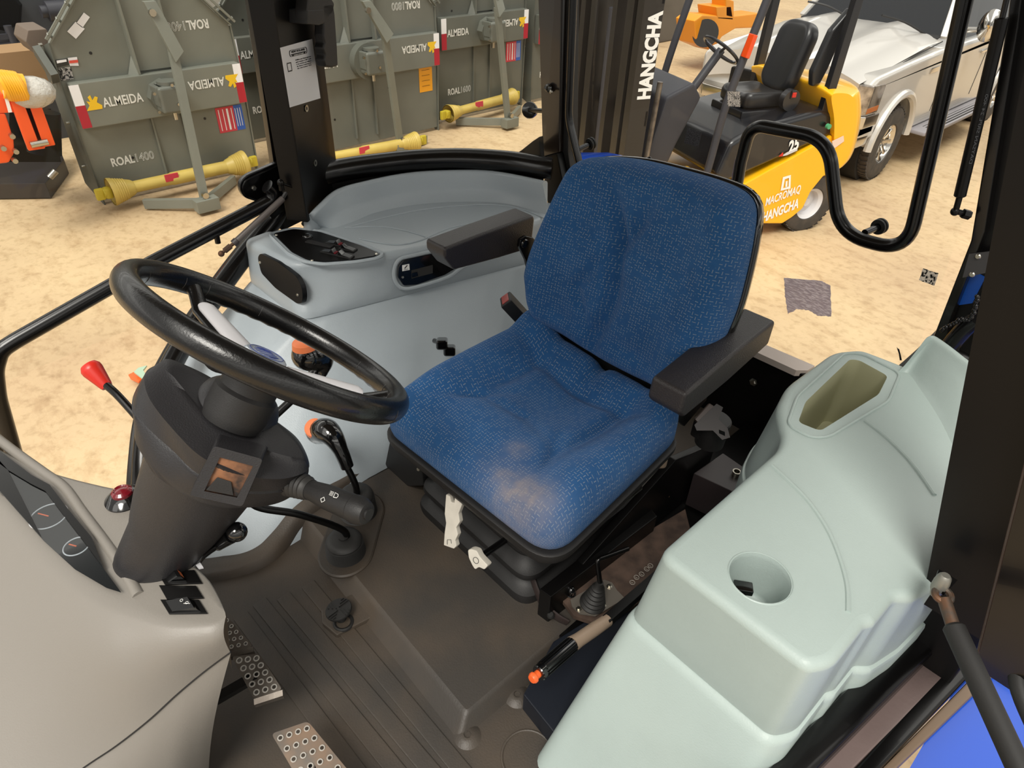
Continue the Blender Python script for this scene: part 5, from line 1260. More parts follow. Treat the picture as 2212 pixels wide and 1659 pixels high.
g = G(); tp = [(1548, 872), (1562, 880), (1552, 905), (1572, 925), (1577, 945), (1560, 950), (1540, 930), (1505, 930), (1500, 918)]
hole_ = [q(*p, .004) for p in ((1553, 928), (1566, 933), (1566, 942), (1553, 936))]
g.plate([[q(*p, .004) for p in tp], hole_], Vector((-.4, .5, .75))*-.003); g.build('latch_plate', mat('latch_dark_metal', '#2C2A2A', .3, metal=.7), rt)

# ================================================================ hydraulic lever group, handbrake, dark structure
hl = thing('hydraulic_lever', 'bent black hydraulic lever in a rubber bellows on a bolted steel plate', 'lever', Z(1290, 1300, 1.37))
zh = 1.385
g = G(); g.prism([V3(Z(*p, zh)) for p in ((1232, 1295), (1248, 1285), (1305, 1252), (1322, 1258), (1333, 1275), (1350, 1292), (1287, 1330), (1252, 1325), (1236, 1310))], (0, 0, -.004)); g.build('mounting_plate', mat('plate_steel', '#8A837A', .4, metal=.7), hl)
g = G(); c = V3(Z(1280, 1303, zh)); top_ = V3(Y(1296, 1258, c.y-.005)); axh = top_-c; Lh = axh.length
pr = [(.030, 0)]
for k in range(6): pr += [(.030-.0030*k, Lh*(k+.3)/7), (.025-.0030*k, Lh*(k+.75)/7)]
pr += [(.008, Lh), (0, Lh)]; g.lathe(pr, c, axh, 28); g.build('bellows', M_rub, hl)
l1, l2 = V3(Y(1290, 1209, c.y-.01)), V3(Y(1357, 1185, c.y-.09))
g = G(); g.tube(fillet([top_, l1, l2], .008), .0055, 10); g.build('lever_rod', M_blk, hl)
for p in ((1250, 1316), (1303, 1308), (1316, 1267)):
    g = G(); g.lathe([(0, .006), (.004, .006), (.004, .002), (.007, .0015), (.007, 0)], V3(Z(*p, zh)), (0, 0, 1), 6); g.build('bolt', M_zinc, hl)
bk2 = thing('release_stud', 'small black ball-headed stud low beside the seat suspension', 'stud', Z(1234, 1276, 1.40)); g = G(); c = V3(Z(1234, 1275, 1.40)); g.sphere(c, .0095); g.cyl(c, c-Vector((0, 0, .05)), .004); g.torus(c-Vector((0, 0, .012)), (0, 0, 1), .010, .002, 20, 6); g.build('stud_head', M_glossk, bk2)
tp_ = thing('tunnel_cover', 'brown dusty tunnel cover with pictogram strip beside the hydraulic lever', 'cover', Z(1350, 1260, 1.37))
g = G(); g.prism([V3(Z(*p, 1.375)) for p in ((1240, 1330), (1210, 1290), (1345, 1180), (1480, 1100), (1500, 1180), (1400, 1290), (1300, 1350))], (0, 0, -.012)); g.build('cover', mat('dusty_cover', '#3A2C24', .7, col2='#58453A', vscale=25), tp_)
for k, p in enumerate(((1366, 1258), (1375, 1247), (1386, 1240), (1397, 1229), (1405, 1222))):
    c = V3(Z(*p, 1.3765)); g = G(); g.torus(c, (0, 0, 1), .006, .0009, 14, 4); g.bar(c-Vector((.003, 0, 0)), c+Vector((.003, .002, 0)), .001, .001); g.build('pictogram', mat('picto_grey', '#9C958C', .5), tp_)
tun = thing('transmission_tunnel', 'dark steel housing panels between the seat and the left console', 'housing', (.5, -1.2, 1.3))
g = G(); g.prism([V3(Z(*p, 1.43)) for p in ((1165, 1272), (1190, 1290), (1420, 1115), (1400, 1090))], (0, 0, -.10), bev=.003); g.build('rail_panel', M_blk2, tun)
g = G(); g.box((.50, -1.2, 1.308), (.30, 1.0, .05), None, .004); g.build('floor_panel', M_blk2, tun)
g = G(); g.box((.80, -1.70, 1.44), (1.0, .02, .30), None, .003); g.build('rear_panel', M_blk2, tun)
c = V3(Y(1628, 825, -1.685)); g = G(); g.lathe([(0, .008), (.007, .008), (.009, .004), (.013, .003), (.013, 0)], c, (0, 1, 0), 6); g.build('panel_bolt', M_zinc, tun)
g = G(); P = [V3(Z(*p, 1.46)) for p in ((1498, 1022), (1562, 978), (1645, 1035), (1585, 1063))]; g.prism(P, (0, 0, -.12), bev=.003); pb = g.build('pipe_bracket', mat('bracket_brown', '#2E2728', .35), tun)
c = V3(Z(1592, 1018, 1.475)); g = G(); g.plate([[c+Vector((.011*math.cos(2*pi*k/24), .011*math.sin(2*pi*k/24), 0)) for k in range(24)], [c+Vector((.008*math.cos(2*pi*k/24), .008*math.sin(2*pi*k/24), 0)) for k in range(24)]], (0, 0, -.03)); g.build('pipe_end', M_zinc, pb)
for p, zz in (((1440, 1070), 1.42), ((1190, 1330), 1.36), ((1258, 1330), 1.34)):
    c = V3(Z(*p, zz)); g = G(); g.lathe([(0, .008), (.006, .008), (.009, .004), (.009, 0)], c, (0, .2, 1), 12); g.build('bolt_head', M_rust if zz > 1.4 else M_rub, tun)
g = G(); g.tube(smooth_path([Z(1150, 1250, 1.38), Z(1170, 1300, 1.36), Z(1200, 1330, 1.35), Z(1225, 1345, 1.34)], 6), .016, seg=10, sx=.4); g.build('strap', mat('strap_brown', '#2C2220', .5), tun)
g = G(); g.prism([V3(Z(*p, 1.36)) for p in ((1130, 1500), (1195, 1385), (1330, 1300), (1400, 1330), (1340, 1480), (1210, 1600))], (0, 0, -.06), bev=.004); g.build('blue_black_cover', mat('blue_black', '#10151F', .45), tun)
# handbrake
hb = thing('parking_brake_lever', 'parking brake lever with ribbed black grip and orange push button', 'lever', Z(1400, 1250, 1.42))
hz = lambda px, py, z: V3(Z(px, py, z))
b0_, b1_, b2_, b3_, b4_ = hz(1146, 1468, 1.515), hz(1163, 1455, 1.513), hz(1237, 1391, 1.50), hz(1312, 1340, 1.485), hz(1420, 1245, 1.44)
ax = b2_-b1_; Lg = ax.length; A4, B4, N4 = frame_from(ax)
g = G(); g.lathe([(0, 0), (.014, 0), (.0155, .002), (.0155, .010), (.0135, .012), (.0135, Lg), (0, Lg)], b1_, ax, 28)
for k in range(14):
    t = 2*pi*k/14; d = A4*math.cos(t)+B4*math.sin(t); g.bar(b1_+N4*.014+d*.0145, b2_-N4*.002+d*.0145, .003, .003, d)
g.build('grip', M_glossk, hb, ang=30)
g = G(); g.lathe([(0, -.020), (.008, -.019), (.0105, -.015), (.0105, -.011), (.0075, -.009), (.0075, .002), (0, .002)], b1_, ax, 24); g.build('push_button', M_orange, hb)
g = G(); g.loft([[b2_+(b3_-b2_)*t+A4*w*math.cos(2*pi*k/20)+B4*w*1.1*math.sin(2*pi*k/20) for k in range(20)] for t, w in ((0, .0155), (.15, .014), (.6, .014), (1, .013))]); g.build('sleeve', M_beige, hb)
g = G(); g.bar(b3_, b4_, .020, .024, (0, 0, 1), .002, .02); g.build('lever_bar', M_blk2, hb)
c_ = thing('floor_litter', 'scrap of orange and green wrapper on the workshop floor seen past the column', 'litter', Z(297, 812, 0))
g = G(); g.prism([V3(Z(*p, .03)) for p in ((278, 812), (290, 806), (308, 820), (300, 828), (283, 820))], (0, 0, .01)); g.build('orange_piece', M_orange, c_)
g = G(); g.prism([V3(Z(*p, .06)) for p in ((290, 806), (300, 797), (318, 792), (310, 802), (318, 815), (308, 820))], (0, 0, .01)); g.build('green_piece', mat('wrapper_green', '#9FB8A0', .4), c_)
# ================================================================ ROTARY MOWERS stood on edge
def mower(x0, cy, hw, txt, label, bird=True, left_txt=True, sticker='red', cone=True, zb0=.80, zb1=1.17, open_top=2.1, drive=None, bar=None, gearflange=False, m_=M_mow):
    t = thing('rotary_mower', label, 'mower', (x0+.2, cy, 0), 'grey rotary mowers stored upright')
    Fc = lambda y, z, d=0: Vector((x0-d, y, z))
    g = G(); zc = 1.43
    P = [Fc(cy+hw, .04), Fc(cy+hw+.02, 1.0), Fc(cy+hw, zc), Fc(cy+hw-.62, open_top), Fc(cy-hw+.62, open_top), Fc(cy-hw, zc), Fc(cy-hw-.02, 1.0), Fc(cy-hw, .04)]
    g.prism(P, (.05, 0, 0), bev=.006); g.build('deck_plate', m_, t)
    for s in (1, -1):
        g = G(); g.prism([Fc(cy+s*hw, .0, .02), Fc(cy+s*(hw+.02), 1.0, .02), Fc(cy+s*hw, zc, .02), Fc(cy+s*hw, zc), Vector((x0+.34, cy+s*(hw+.03), zc-.1)), Vector((x0+.34, cy+s*(hw+.03), .12)), Vector((x0+.05, cy+s*hw, .0))], (0, s*.012, 0), bev=.002)
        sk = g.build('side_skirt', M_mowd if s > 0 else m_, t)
        g = G()
        for zz in (.35, .75, 1.1, 1.4): g.cyl((x0+.03+.1, cy+s*(hw+.03), zz), (x0+.13, cy+s*(hw+.06), zz), .013, seg=8)
        g.build('skirt_bolts', M_zinc, sk)['kind'] = 'stuff'
        g = G(); a_, b_ = Fc(cy+s*hw, zc+.01, .03), Fc(cy+s*(hw-.62), open_top, .03)
        g.bar(a_, b_, .012, .05, (1, 0, 0)); g.bar(a_+Vector((-.05, s*.03, .03)), b_+Vector((-.05, s*.03, .03)), .02, .02)
        for k in range(6): p = a_.lerp(b_, (k+.3)/6); g.bar(p, p+Vector((-.06, s*.04, .04)), .012, .02)
        g.build('chain_guard_rail', m_, t)
    # box beam
    d = .10; g = G(); g.prism([Fc(cy+hw-.02, zb1, 0), Fc(cy+hw-.02, zb0, 0), Fc(cy-hw+.02, zb0, 0), Fc(cy-hw+.02, zb1, 0)], (-d, 0, 0), bev=.012)
    bm_ = g.build('box_beam', m_, t)
    # reflectors
    for s in (1, -1):
        y_ = cy+s*(hw-.05); g = G(); zm = (zb0+zb1)/2
        g.prism([Fc(y_+.04, zb1-.01, d), Fc(y_-.04, zb1-.01, d), Fc(y_-.04, zm+.01, d), Fc(y_+.04, zm+.01, d)], (-.002, 0, 0)); g.build('reflector_white', M_paper, bm_)
        g = G(); g.prism([Fc(y_+.04, zm+.01, d), Fc(y_-.04, zm+.01, d), Fc(y_-.04, zb0+.01, d), Fc(y_+.04, zb0+.01, d)], (-.002, 0, 0)); g.build('reflector_red', mat('reflector_red', '#A81E30', .35), bm_)
    zl = (zb0+zb1)/2-.02; hh = .115
    if left_txt: text('ALMEIDA', Fc(cy+hw-.235 if bird else cy+hw-.10-.25*(hw > 1), zl-.01, d+.003), (0, -1, 0), (0, 0, 1), .112, M_whp, 'lettering', bm_, width=.35, bold=.018)
    text('ALMEIDA', Fc(cy-hw+.20, zl+.10, d+.003), (0, 1, 0), (0, 0, -1), .112, M_whp, 'lettering', bm_, width=.36, bold=.018)
    def birdshape(y, z, s):
        px = [(-.07, -.05), (.06, -.05), (.065, -.02), (.03, .01), (.05, .05), (.03, .06), (.0, .03), (-.005, .075), (-.03, .06), (-.02, .02), (-.05, .03), (-.035, -.01)]
        g = G(); g.prism([Fc(y-s*a, z+s*b, d) for a, b in px], (-.003, 0, 0)); g.build('bird_logo', mat('logo_yellow', '#E3B81C', .5), bm_)
    if bird: birdshape(cy+hw-.16, zl+.03, 1)
    birdshape(cy-hw+.12, zl+.06, -1)
    a = Fc(cy+hw-.17, .335, .003)
    text('ROAL', a, (0, -1, 0), (0, 0, 1), .108, M_whp, 'lettering', t, width=.21, bold=.03)
    text(txt, a+Vector((0, -.225, 0)), (0, -1, 0), (0, 0, 1), .108, M_whp, 'lettering', t, width=.17, outline=.022)
    a = Fc(cy-hw+.20, 1.50, .003)
    text('ROAL', a, (0, 1, 0), (0, 0, -1), .108, M_whp, 'lettering', t, width=.21, bold=.03)
    text(txt, a+Vector((0, .225, 0)), (0, 1, 0), (0, 0, -1), .108, M_whp, 'lettering', t, width=.17, outline=.022)
    # vertical channel and ribs
    g = G()
    for s in (.17, -.17): g.prism([Fc(cy+s+.01, zb1, .09), Fc(cy+s+.03, open_top, .09), Fc(cy+s+.03, open_top, 0), Fc(cy+s+.01, zb1, 0)], (0, -.02, 0), bev=.002)
    g.prism([Fc(cy+.17, zb1+.02, .03), Fc(cy-.17, zb1+.02, .03), Fc(cy-.17, open_top, .03), Fc(cy+.17, open_top, .03)], (.02, 0, 0)); 
    for s in (1, -1): g.prism([Fc(cy+s*.17, zb1, .09), Fc(cy+s*.25, zb1, .02), Fc(cy+s*.18, zb1+.16, .02)], (.01, 0, 0))
    g.build('centre_channel', m_, t)
    g = G()
    for s in (.16, -.13): g.prism([Fc(cy+s+.008, .12, .03), Fc(cy+s-.008, .12, .03), Fc(cy+s-.008, zb0, .03), Fc(cy+s+.008, zb0, .03)], (.03, 0, 0), bev=.002)
    g.build('lower_ribs', m_, t)
    g = G()
    for p in ((.5, 1.32), (.42, .38), (-.2, 1.32), (-.35, .62)): g.cyl(Fc(cy+p[0], p[1], .003), Fc(cy+p[0], p[1], -.01), .013, seg=12)
    hh_ = g.build('drain_holes', M_rub, t); hh_['kind'] = 'stuff'
    # gearbox
    g = G(); zc_ = (zb0+zb1)/2; c = Fc(cy, zc_, d+.13)
    g.box(c, (.22, .26, .24), None, .03, 3); g.cyl(Fc(cy+.02, zc_, d), Fc(cy+.02, zc_, d+.10), .15 if not gearflange else .19, seg=8 if not gearflange else 28); g.box(c+Vector((0, .10, .03)), (.16, .08, .18), None, .015); g.cyl(c+Vector((0, 0, .10)), c+Vector((0, 0, .15)), .09, seg=16)
    gx = g.build('gearbox', mat('gearbox_grey', '#60625A', .4), t)
    g = G()
    for p in ((-.02, -.04), (.17, .08), (.17, -.08), (.0, .13)): g.cyl(c+Vector((-.10, p[0], p[1])), c+Vector((-.125, p[0], p[1])), .014, seg=8)
    g.cyl(c+Vector((0, 0, -.1)), c+Vector((0, 0, -.2)), .02, seg=10)
    g.build('gearbox_bolts', M_zinc, gx)['kind'] = 'stuff'
    # decals
    if sticker == 'red':
        y1, y0_ = cy-hw+.32, cy-hw+.04; z1, z0_ = zb0-.03, zb0-.28
        g = G(); g.prism([Fc(y1, z1, .003), Fc(y0_+.09, z1, .003), Fc(y0_+.09, z0_, .003), Fc(y1, z0_, .003)], (-.001, 0, 0)); dc = g.build('warning_decal', mat('decal_red', '#C43A48', .5), t)
        g = G(); g.prism([Fc(y0_+.09, z1, .003), Fc(y0_, z1, .003), Fc(y0_, z0_, .003), Fc(y0_+.09, z0_, .003)], (-.001, 0, 0)); g.build('decal_blue', mat('decal_blue', '#2F5CB4', .5), dc)
        g = G()
        for k in range(4): g.bar(Fc(y1-.03-.045*k, z1-.02, .005), Fc(y1-.03-.045*k, z0_+.02, .005), .008 if k != 2 else .02, .001)
        for k in range(3): g.bar(Fc(y0_+.075-.025*k, z1-.03, .005), Fc(y0_+.075-.025*k, z0_+.04, .005), .006, .001)
        g.build('decal_print', M_paper, dc)
    elif sticker == 'yellow':
        y1, y0_ = cy-hw+.26, cy-hw+.06; g = G(); g.prism([Fc(y1, zb0-.02, .003), Fc(y0_, zb0-.02, .003), Fc(y0_, zb0-.30, .003), Fc(y1, zb0-.30, .003)], (-.001, 0, 0)); dc = g.build('warning_decal', mat('decal_yellow', '#E8A020', .5), t)
        g = G()
        for k in range(4): g.bar(Fc(y1-.04, zb0-.05-.06*k, .005), Fc(y0_+.04, zb0-.05-.06*k, .005), .010, .001)
        g.build('decal_print', M_ink, dc)
    return t
M1 = mower(7.25, -2.24, .79, '1400', 'nearest grey rotary mower at left, 1400 lettering, with white and red reflector bands', zb0=.73, zb1=1.115)
# labels on mower 1
def decal(par, px, m_, x=7.244, nm='paper_label'):
    g = G(); g.prism([V3(X(*p, x)) for p in px], (-.002, 0, 0)); return g.build(nm, m_, par)
decal(M1, ((181, 27), (194, 37), (178, 60), (165, 50)), M_paper); decal(M1, ((163, 47), (183, 62), (164, 84), (145, 68)), M_paper)
d1 = decal(M1, ((119, 130), (146, 126), (149, 140), (123, 146)), mat('badge_black', '#2A2A26', .4)); decal(M1, ((146, 125), (166, 123), (170, 142), (151, 142)), M_paper, nm='country_label')
decal(M1, ((149, 131), (168, 129), (169, 135), (150, 137)), mat('label_red', '#D04B3A', .5), 7.238, 'label_band')
decal(M1, ((125, 148), (153, 144), (159, 170), (133, 175)), m_scratch('speckle2', '#3A3A3A', '#DAD6D2', (60, 60, 60), .5), nm='printed_label')
decal(M1, ((122, 131), (143, 128), (144, 133), (123, 137)), M_paper, 7.238, 'badge_print')
M2 = mower(7.2, -4.45, 1.06, '1800', 'grey rotary mower behind the cab post, yellow warning label at its right side', bird=False, sticker='yellow', gearflange=True, m_=mat('mower_grey_mid', '#6C6E66', .45, vary=.12, vscale=3))
M3 = mower(7.42, -6.46, .76, '1600', 'grey rotary mower just left of the rear cab post, yellow shaft before it', bird=False, zb0=.90, zb1=1.27, m_=mat('mower_grey_far', '#60625A', .45, vary=.12, vscale=3))
M5 = mower(8.1, -4.05, .75, '1400', 'grey rotary mower mostly hidden behind the right cab post', bird=False, m_=mat('mower_grey_far', '#60625A', .45))
M4 = mower(7.42, -8.20, .78, '1600', 'partly hidden grey rotary mower between the rear cab post and the forklift mast', bird=False, left_txt=False, m_=mat('mower_grey_far', '#60625A', .45))

def drawbar(par_label, top, knee, foot, legs, x0):
    t = thing('mower_drawbar', par_label, 'drawbar', foot, 'drawbars leaning on the mowers')
    g = G(); k_, f_, tp = V3(knee), V3(foot), V3(top)
    g.bar(k_, f_, .075, .05, (1, 0, 0), .004)
    g.prism([tp+Vector((0, .04, .03)), tp+Vector((0, -.06, .03)), k_+Vector((-.02, -.07, -.02)), k_+Vector((-.02, .02, -.10))], (-.05, 0, 0), bev=.004); g.build('bar', M_mow, t)
    g = G(); g.cyl(tp+Vector((-.06, 0, -.05)), tp+Vector((-.09, 0, -.05)), .03, seg=8); g.cyl(f_+Vector((-.03, 0, .12)), f_+Vector((-.07, 0, .12)), .03, seg=8); g.build('pivot_bolt', M_zinc, t)
    g = G()
    for L in legs: g.bar(f_+Vector((0, 0, .03)), V3(L), .05, .09, (0, 0, 1), .004)
    g.build('foot_frame', M_mow, t)
    g = G(); g.box(f_+Vector((-.03, 0, .03)), (.12, .22, .12), None, .01); g.build('hitch_block', M_mow, t)
    return t
drawbar('long grey drawbar leaning in front of the nearest mower, foot frame on the floor', X(318, 10, 6.75), X(372, 105, 6.7), Z(445, 445, .06), [Z(312, 440, .06), Z(505, 388, .06)], 7)
drawbar('grey drawbar leaning in front of the mower behind the cab post', X(785, 8, 6.65), X(830, 68, 6.6), Z(866, 322, .06), [Z(770, 330, .06), Z(920, 300, .06)], 7)
drawbar('grey drawbar leaning just left of the rear right cab post', X(1065, -20, 6.75), X(1074, 15, 6.7), Z(1098, 268, .06), [Z(985, 262, .06), Z(1122, 235, .06)], 7)

def driveline(label, p0, p1, zz, r=.045, cone0=True, cone1=True, sc=1):
    a, b = V3(Z(*p0, zz)), V3(Z(*p1, zz)); d = (b-a).normalized(); L = (b-a).length
    t = thing('driveline_shaft', label, 'shaft', a, 'yellow shafts lying on the floor')
    g = G(); g.lathe([(0, .12), (r*.95, .12), (r, .14), (r, L*.42), (r*1.12, L*.43), (r*1.12, L*.9), (0, L*.9)], a, d, 24); g.build('guard_tube', M_yel, t)
    for on, o_, dd in ((cone0, a, d), (cone1, b, -d)):
        if not on: continue
        g = G(); pr = [(r*2.0*sc, 0), (r*2.05*sc, .01)]
        for k in range(6): pr += [(r*(1.95-.08*k)*sc, .04+.02*k), (r*(1.80-.08*k)*sc, .05+.02*k)]
        pr += [(r*1.3, .2), (r*1.0, .22)]
        g.lathe(pr, o_, dd, 28); g.lathe([(r*1.8*sc, .004), (r*1.2, .12)], o_, dd, 28); g.build('guard_cone', M_yel, t)
        g = G(); g.box(o_-dd*.02, (.07, .10, .10), (dd, dd.cross(Vector((0, 0, 1))), (0, 0, 1)), .02); g.box(o_-dd*.09, (.08, .05, .11), (dd, dd.cross(Vector((0, 0, 1))), (0, 0, 1)), .015); g.cyl(o_, o_-dd*.06, .05, seg=12); g.build('universal_joint', M_yjoint, t)
    g = G(); c = a.lerp(b, .42)+Vector((-r*.95, 0, r*.6)); g.box(c, (.012, .13, .07), None, .002); g.build('shaft_label', mat('decal_red', '#C43A48', .5), t)
    return t
driveline('yellow shaft lying in front of the nearest mower', (238, 415), (530, 352), .18, .055, sc=1.15)
driveline('yellow shaft seen just above the curved rail, left of the drawbar foot', (690, 345), (900, 305), .13, .055, False, True)
driveline('yellow shaft on the floor just left of the rear right cab post', (968, 246), (1108, 208), .2, .055)

# dark machines and boxes behind the mowers, upper left
for i, (px, x, zc_, lab, m_) in enumerate((([(0, 0), (200, -40), (190, 60), (110, 160), (60, 400), (0, 300)], 8.6, 0, 'dark grey machine panel behind the nearest mower at the far left', M_dkgrey),)):
    t = thing('machine_panel', lab, 'machine', X(60, 100, x)); x = 9.6; g = G(); g.prism([V3(X(*p, x)) for p in ((-120, -100), (230, -100), (230, 60), (130, 380), (-120, 420))], (.3, 0, 0), bev=.01); g.build('panel', m_, t)
    g = G(); c = V3(X(122, 20, x-.05)); g.cyl(c+Vector((-.1, .12, 0)), c+Vector((-.1, -.14, 0)), .10, seg=20); g.cyl(c+Vector((-.1, .18, 0)), c+Vector((-.1, .12, 0)), .06, seg=16); g.build('filter_housing', M_fkm, t)
    g = G(); c = V3(X(20, 75, x-.05)); g.cyl(c+Vector((-.08, .0, .1)), c+Vector((-.08, 0, -.55)), .04, seg=12); g.bar(c+Vector((-.08, .2, 0)), c+Vector((-.08, -.2, 0)), .05, .05); g.bar(c+Vector((-.08, .15, -.08)), c+Vector((-.08, -.15, -.08)), .05, .05); g.build('valve', M_fkm, t)
    g = G(); g.lathe([(0, 0), (.2, 0), (.24, -.06), (0, -.06)], X(-5, 15, x-.06), (-1, 0, 0), 8); g.build('round_cover', M_blk2, t)
t = thing('mower_side_box', 'brown-grey dusty box section beside the nearest mower', 'box', X(85, 90, 7.5)); g = G()
g.prism([V3(X(*p, 7.5)) for p in ((60, 65), (100, 62), (122, 105), (78, 118), (55, 90))], (.4, 0, 0), bev=.01); g.build('box', mat('dusty_brown', '#6A5C50', .6), t)
g = G(); g.bar(X(80, 108, 7.4), X(120, 170, 7.2), .06, .12, (1, 0, 0)); g.build('arm', M_mowd, t)
cb_ = thing('cardboard_box', 'brown cardboard box behind the orange implement', 'box', X(20, 150, 8.2)); g = G(); g.box(V3(X(22, 142, 8.3)), (.4, .7, .3), None, .005); g.build('box', M_wood, cb_)
# orange implement
oi_ = thing('orange_implement', 'orange steel implement frame with pin-joined arms at the far left', 'implement', Z(60, 400, 0)); xo = 6.6
xq = lambda px, py, x=xo: V3(X(px, py, x))
g = G(); g.prism([xq(-30, 205), xq(60, 200), xq(72, 214), xq(75, 240), xq(-30, 248)], (.25, 0, 0), bev=.012); g.build('crossbeam', M_or, oi_)
for a_, b_ in (((40, 215), (79, 322)), ((63, 212), (101, 315))):
    g = G(); p0, p1 = xq(*a_), xq(*b_); g.bar(p0, p1, .05, .12, (0, 1, 0), .008); g.build('arm', M_or, oi_)
g = G(); g.cyl(xq(66, 313, xo-.05), xq(103, 306, xo-.05), .025, seg=12); g.build('pin', M_zinc, oi_)
g = G(); g.prism([xq(-30, 245), xq(12, 245), xq(30, 300), xq(32, 330), xq(20, 352), xq(-30, 358)], (.25, 0, 0), bev=.015); g.build('lower_housing', M_or, oi_)
g = G()
for p in ((24, 292), (32, 325), (30, 345), (5, 318)): c = xq(*p); g.cyl(c, c+Vector((-.05, 0, 0)), .02, seg=8)
g.build('bolts', M_zinc, oi_)['kind'] = 'stuff'
g = G(); g.prism([xq(5, 195, xo-.02), xq(12, 195, xo-.02), xq(26, 242, xo-.02), xq(18, 243, xo-.02)], (-.005, 0, 0)); g.build('white_strap', M_wht, oi_)
yb = thing('yellow_hose_bundle', 'yellow corrugated part in clear plastic wrap on the orange implement', 'part', xq(30, 200)); g = G()
for k in range(8):
    c = xq(6+5.5*k, 184+k*.6); g.torus(c, (0, -1, .1), .10, .02, 20, 6)
g.cyl(xq(4, 184), xq(52, 188), .095); g.build('corrugated_tube', mat('hose_yellow', '#E8A81A', .4), yb)
g = G(); g.sphere(xq(66, 200, xo+.05), .15, 14, 8, (1, 1.2, .8)); g.build('plastic_wrap', mat('plastic_wrap', '#B8B4AC', .15, bump=1, bscale=14, bdist=.03), yb)
dk = thing('black_base_frame', 'black steel base frame with platform under the orange implement', 'frame', Z(60, 430, 0))
g = G(); P = [V3(Z(*p, .16)) for p in ((-60, 398), (98, 396), (138, 344), (128, 318), (-60, 330))]; g.prism(P, (0, 0, -.15), bev=.005); g.build('platform', mat('black_brown_steel', '#2A2420', .5), dk)
g = G(); c = V3(Z(100, 385, .17)); g.cyl(c+Vector((0, -.03, 0)), c+Vector((0, -.10, .05)), .03); g.build('pin', M_zinc, dk)
g = G(); g.prism([xq(20, 240, 7.3), xq(110, 235, 7.3), xq(132, 350, 7.3), xq(20, 350, 7.3)], (.3, 0, 0)); g.cyl(xq(92, 240, 7.1), xq(96, 330, 7.1), .13); g.build('black_body', M_blk2, dk)

# ================================================================ FORKLIFT
FO = Vector((2.45, -6.47, 0)); Ff = Vector((.365, .931, 0)).normalized(); Fl = Vector((-Ff.y, Ff.x, 0))
def fw(x, y, z): return FO+Ff*x+Fl*y+Vector((0, 0, z))
def fs(px, py, d=0): return V3(PL(px, py, FO+Fl*d, Fl))
def fm(px, py, d=2.0): return V3(PL(px, py, FO+Ff*d, Ff))
fk = thing('forklift', 'yellow and black forklift with white lettering behind the rear window', 'forklift', fw(.8, -.5, 0))
ax3 = (Ff, Fl, Vector((0, 0, 1)))
g = G(); g.prism([fw(2.45, 0, .12)]+[fs(*p) for p in ((1640, 484), (1690, 484), (1712, 470), (1735, 451), (1752, 415), (1779, 382), (1797, 376), (1800, 292))]+[fw(x, 0, z) for x, z in ((1.02, .56), (1.30, .52), (2.2, .62), (2.45, .55))], -Fl*1.05, bev=.02); ch = g.build('chassis', M_fy, fk)
# lettering on chassis
def ftext(s, px0, px1, pxu, size, parent, mm=M_wht, w=True, bold=.03, shear=.2, d=.006):
    a, b, u = fs(*px0, d), fs(*px1, d), fs(*pxu, d); r = (b-a).normalized(); up = (u-a); up = (up-r*up.dot(r)).normalized()
    return text(s, a, r, up, size, mm, 'lettering', parent, width=(b-a).length, bold=bold, shear=shear)
ftext('HANGCHA', (1646, 480), (1724, 448), (1650, 455), .135, ch, bold=.035)
ftext('MACROMAQ', (1653, 445), (1729, 415), (1657, 425), .11, ch, bold=.02)
g = G(); o1 = [fs(*p, .005) for p in ((1686, 412), (1691, 383), (1708, 378), (1707, 407))]; o2 = [fs(*p, .005) for p in ((1691, 407), (1695, 387), (1704, 384), (1703, 403))]
g.plate([o1, o2], Fl*.003); g.prism([fs(*p, .005) for p in ((1696, 404), (1697, 392), (1701, 391), (1700, 403))], Fl*.003); g.build('company_mark', M_wht, ch)
# counterweight
g = G(); cwp = smooth_path([fs(*p) for p in ((1797, 376), (1796, 330), (1797, 255), (1790, 205), (1795, 190), (1820, 188), (1838, 194), (1847, 210), (1849, 254), (1842, 301), (1832, 338), (1818, 362))], 4, True)
rows = []; cxx = fs(1797, 280)
for k in range(11):
    t = k/10; e = -.12*(abs(2*t-1)**5); bul = .30*math.sin(pi*t)**.6
    rr_ = []
    for p in cwp:
        back_ = max(0, (cxx-p).dot(Ff))/.12
        rr_.append(cxx+(p-cxx)*(1+e)-Fl*(1.09*t-.03)-Ff*bul*min(1, back_))
    rows.append(rr_)
g.loft(rows); g.build('counterweight', M_fy, fk, ang=50)
g = G(); g.prism([fs(*p, .035) for p in ((1797, 305), (1822, 293), (1823, 305), (1800, 322))], Fl*.002); g.build('decal', mat('decal_pale', '#E2C8B8', .5), fk)
# black cowl & seat deck
g = G(); g.prism([fw(x, -.02, z) for x, z in ((1.15, .60), (.10, .92), (.12, 1.12), (.30, 1.16), (1.0, 1.05), (1.22, .95), (1.30, .66))], -Fl*1.0, bev=.05, seg=3); dk_ = g.build('engine_cover', M_fk, fk, ang=60)
ftext('25', (1702, 332), (1728, 318), (1706, 300), .15, dk_, bold=.04, shear=.25, d=-.012)
g = G(); g.prism([fs(*p, -.010) for p in ((1687, 338), (1700, 335), (1722, 325), (1722, 321), (1700, 329))], Fl*.003); g.build('stripe', M_silver, dk_)
g = G(); g.prism([fs(*p, -.010) for p in ((1682, 338), (1691, 329), (1691, 337))], Fl*.004); g.build('red_flash', M_red, dk_)
g = G(); g.prism([fs(*p, -.1)+Vector((0, 0, .0)) for p in ((1673, 262), (1690, 254), (1716, 267), (1702, 274))], (0, 0, .004)); g.build('warning_label', M_paper, dk_)
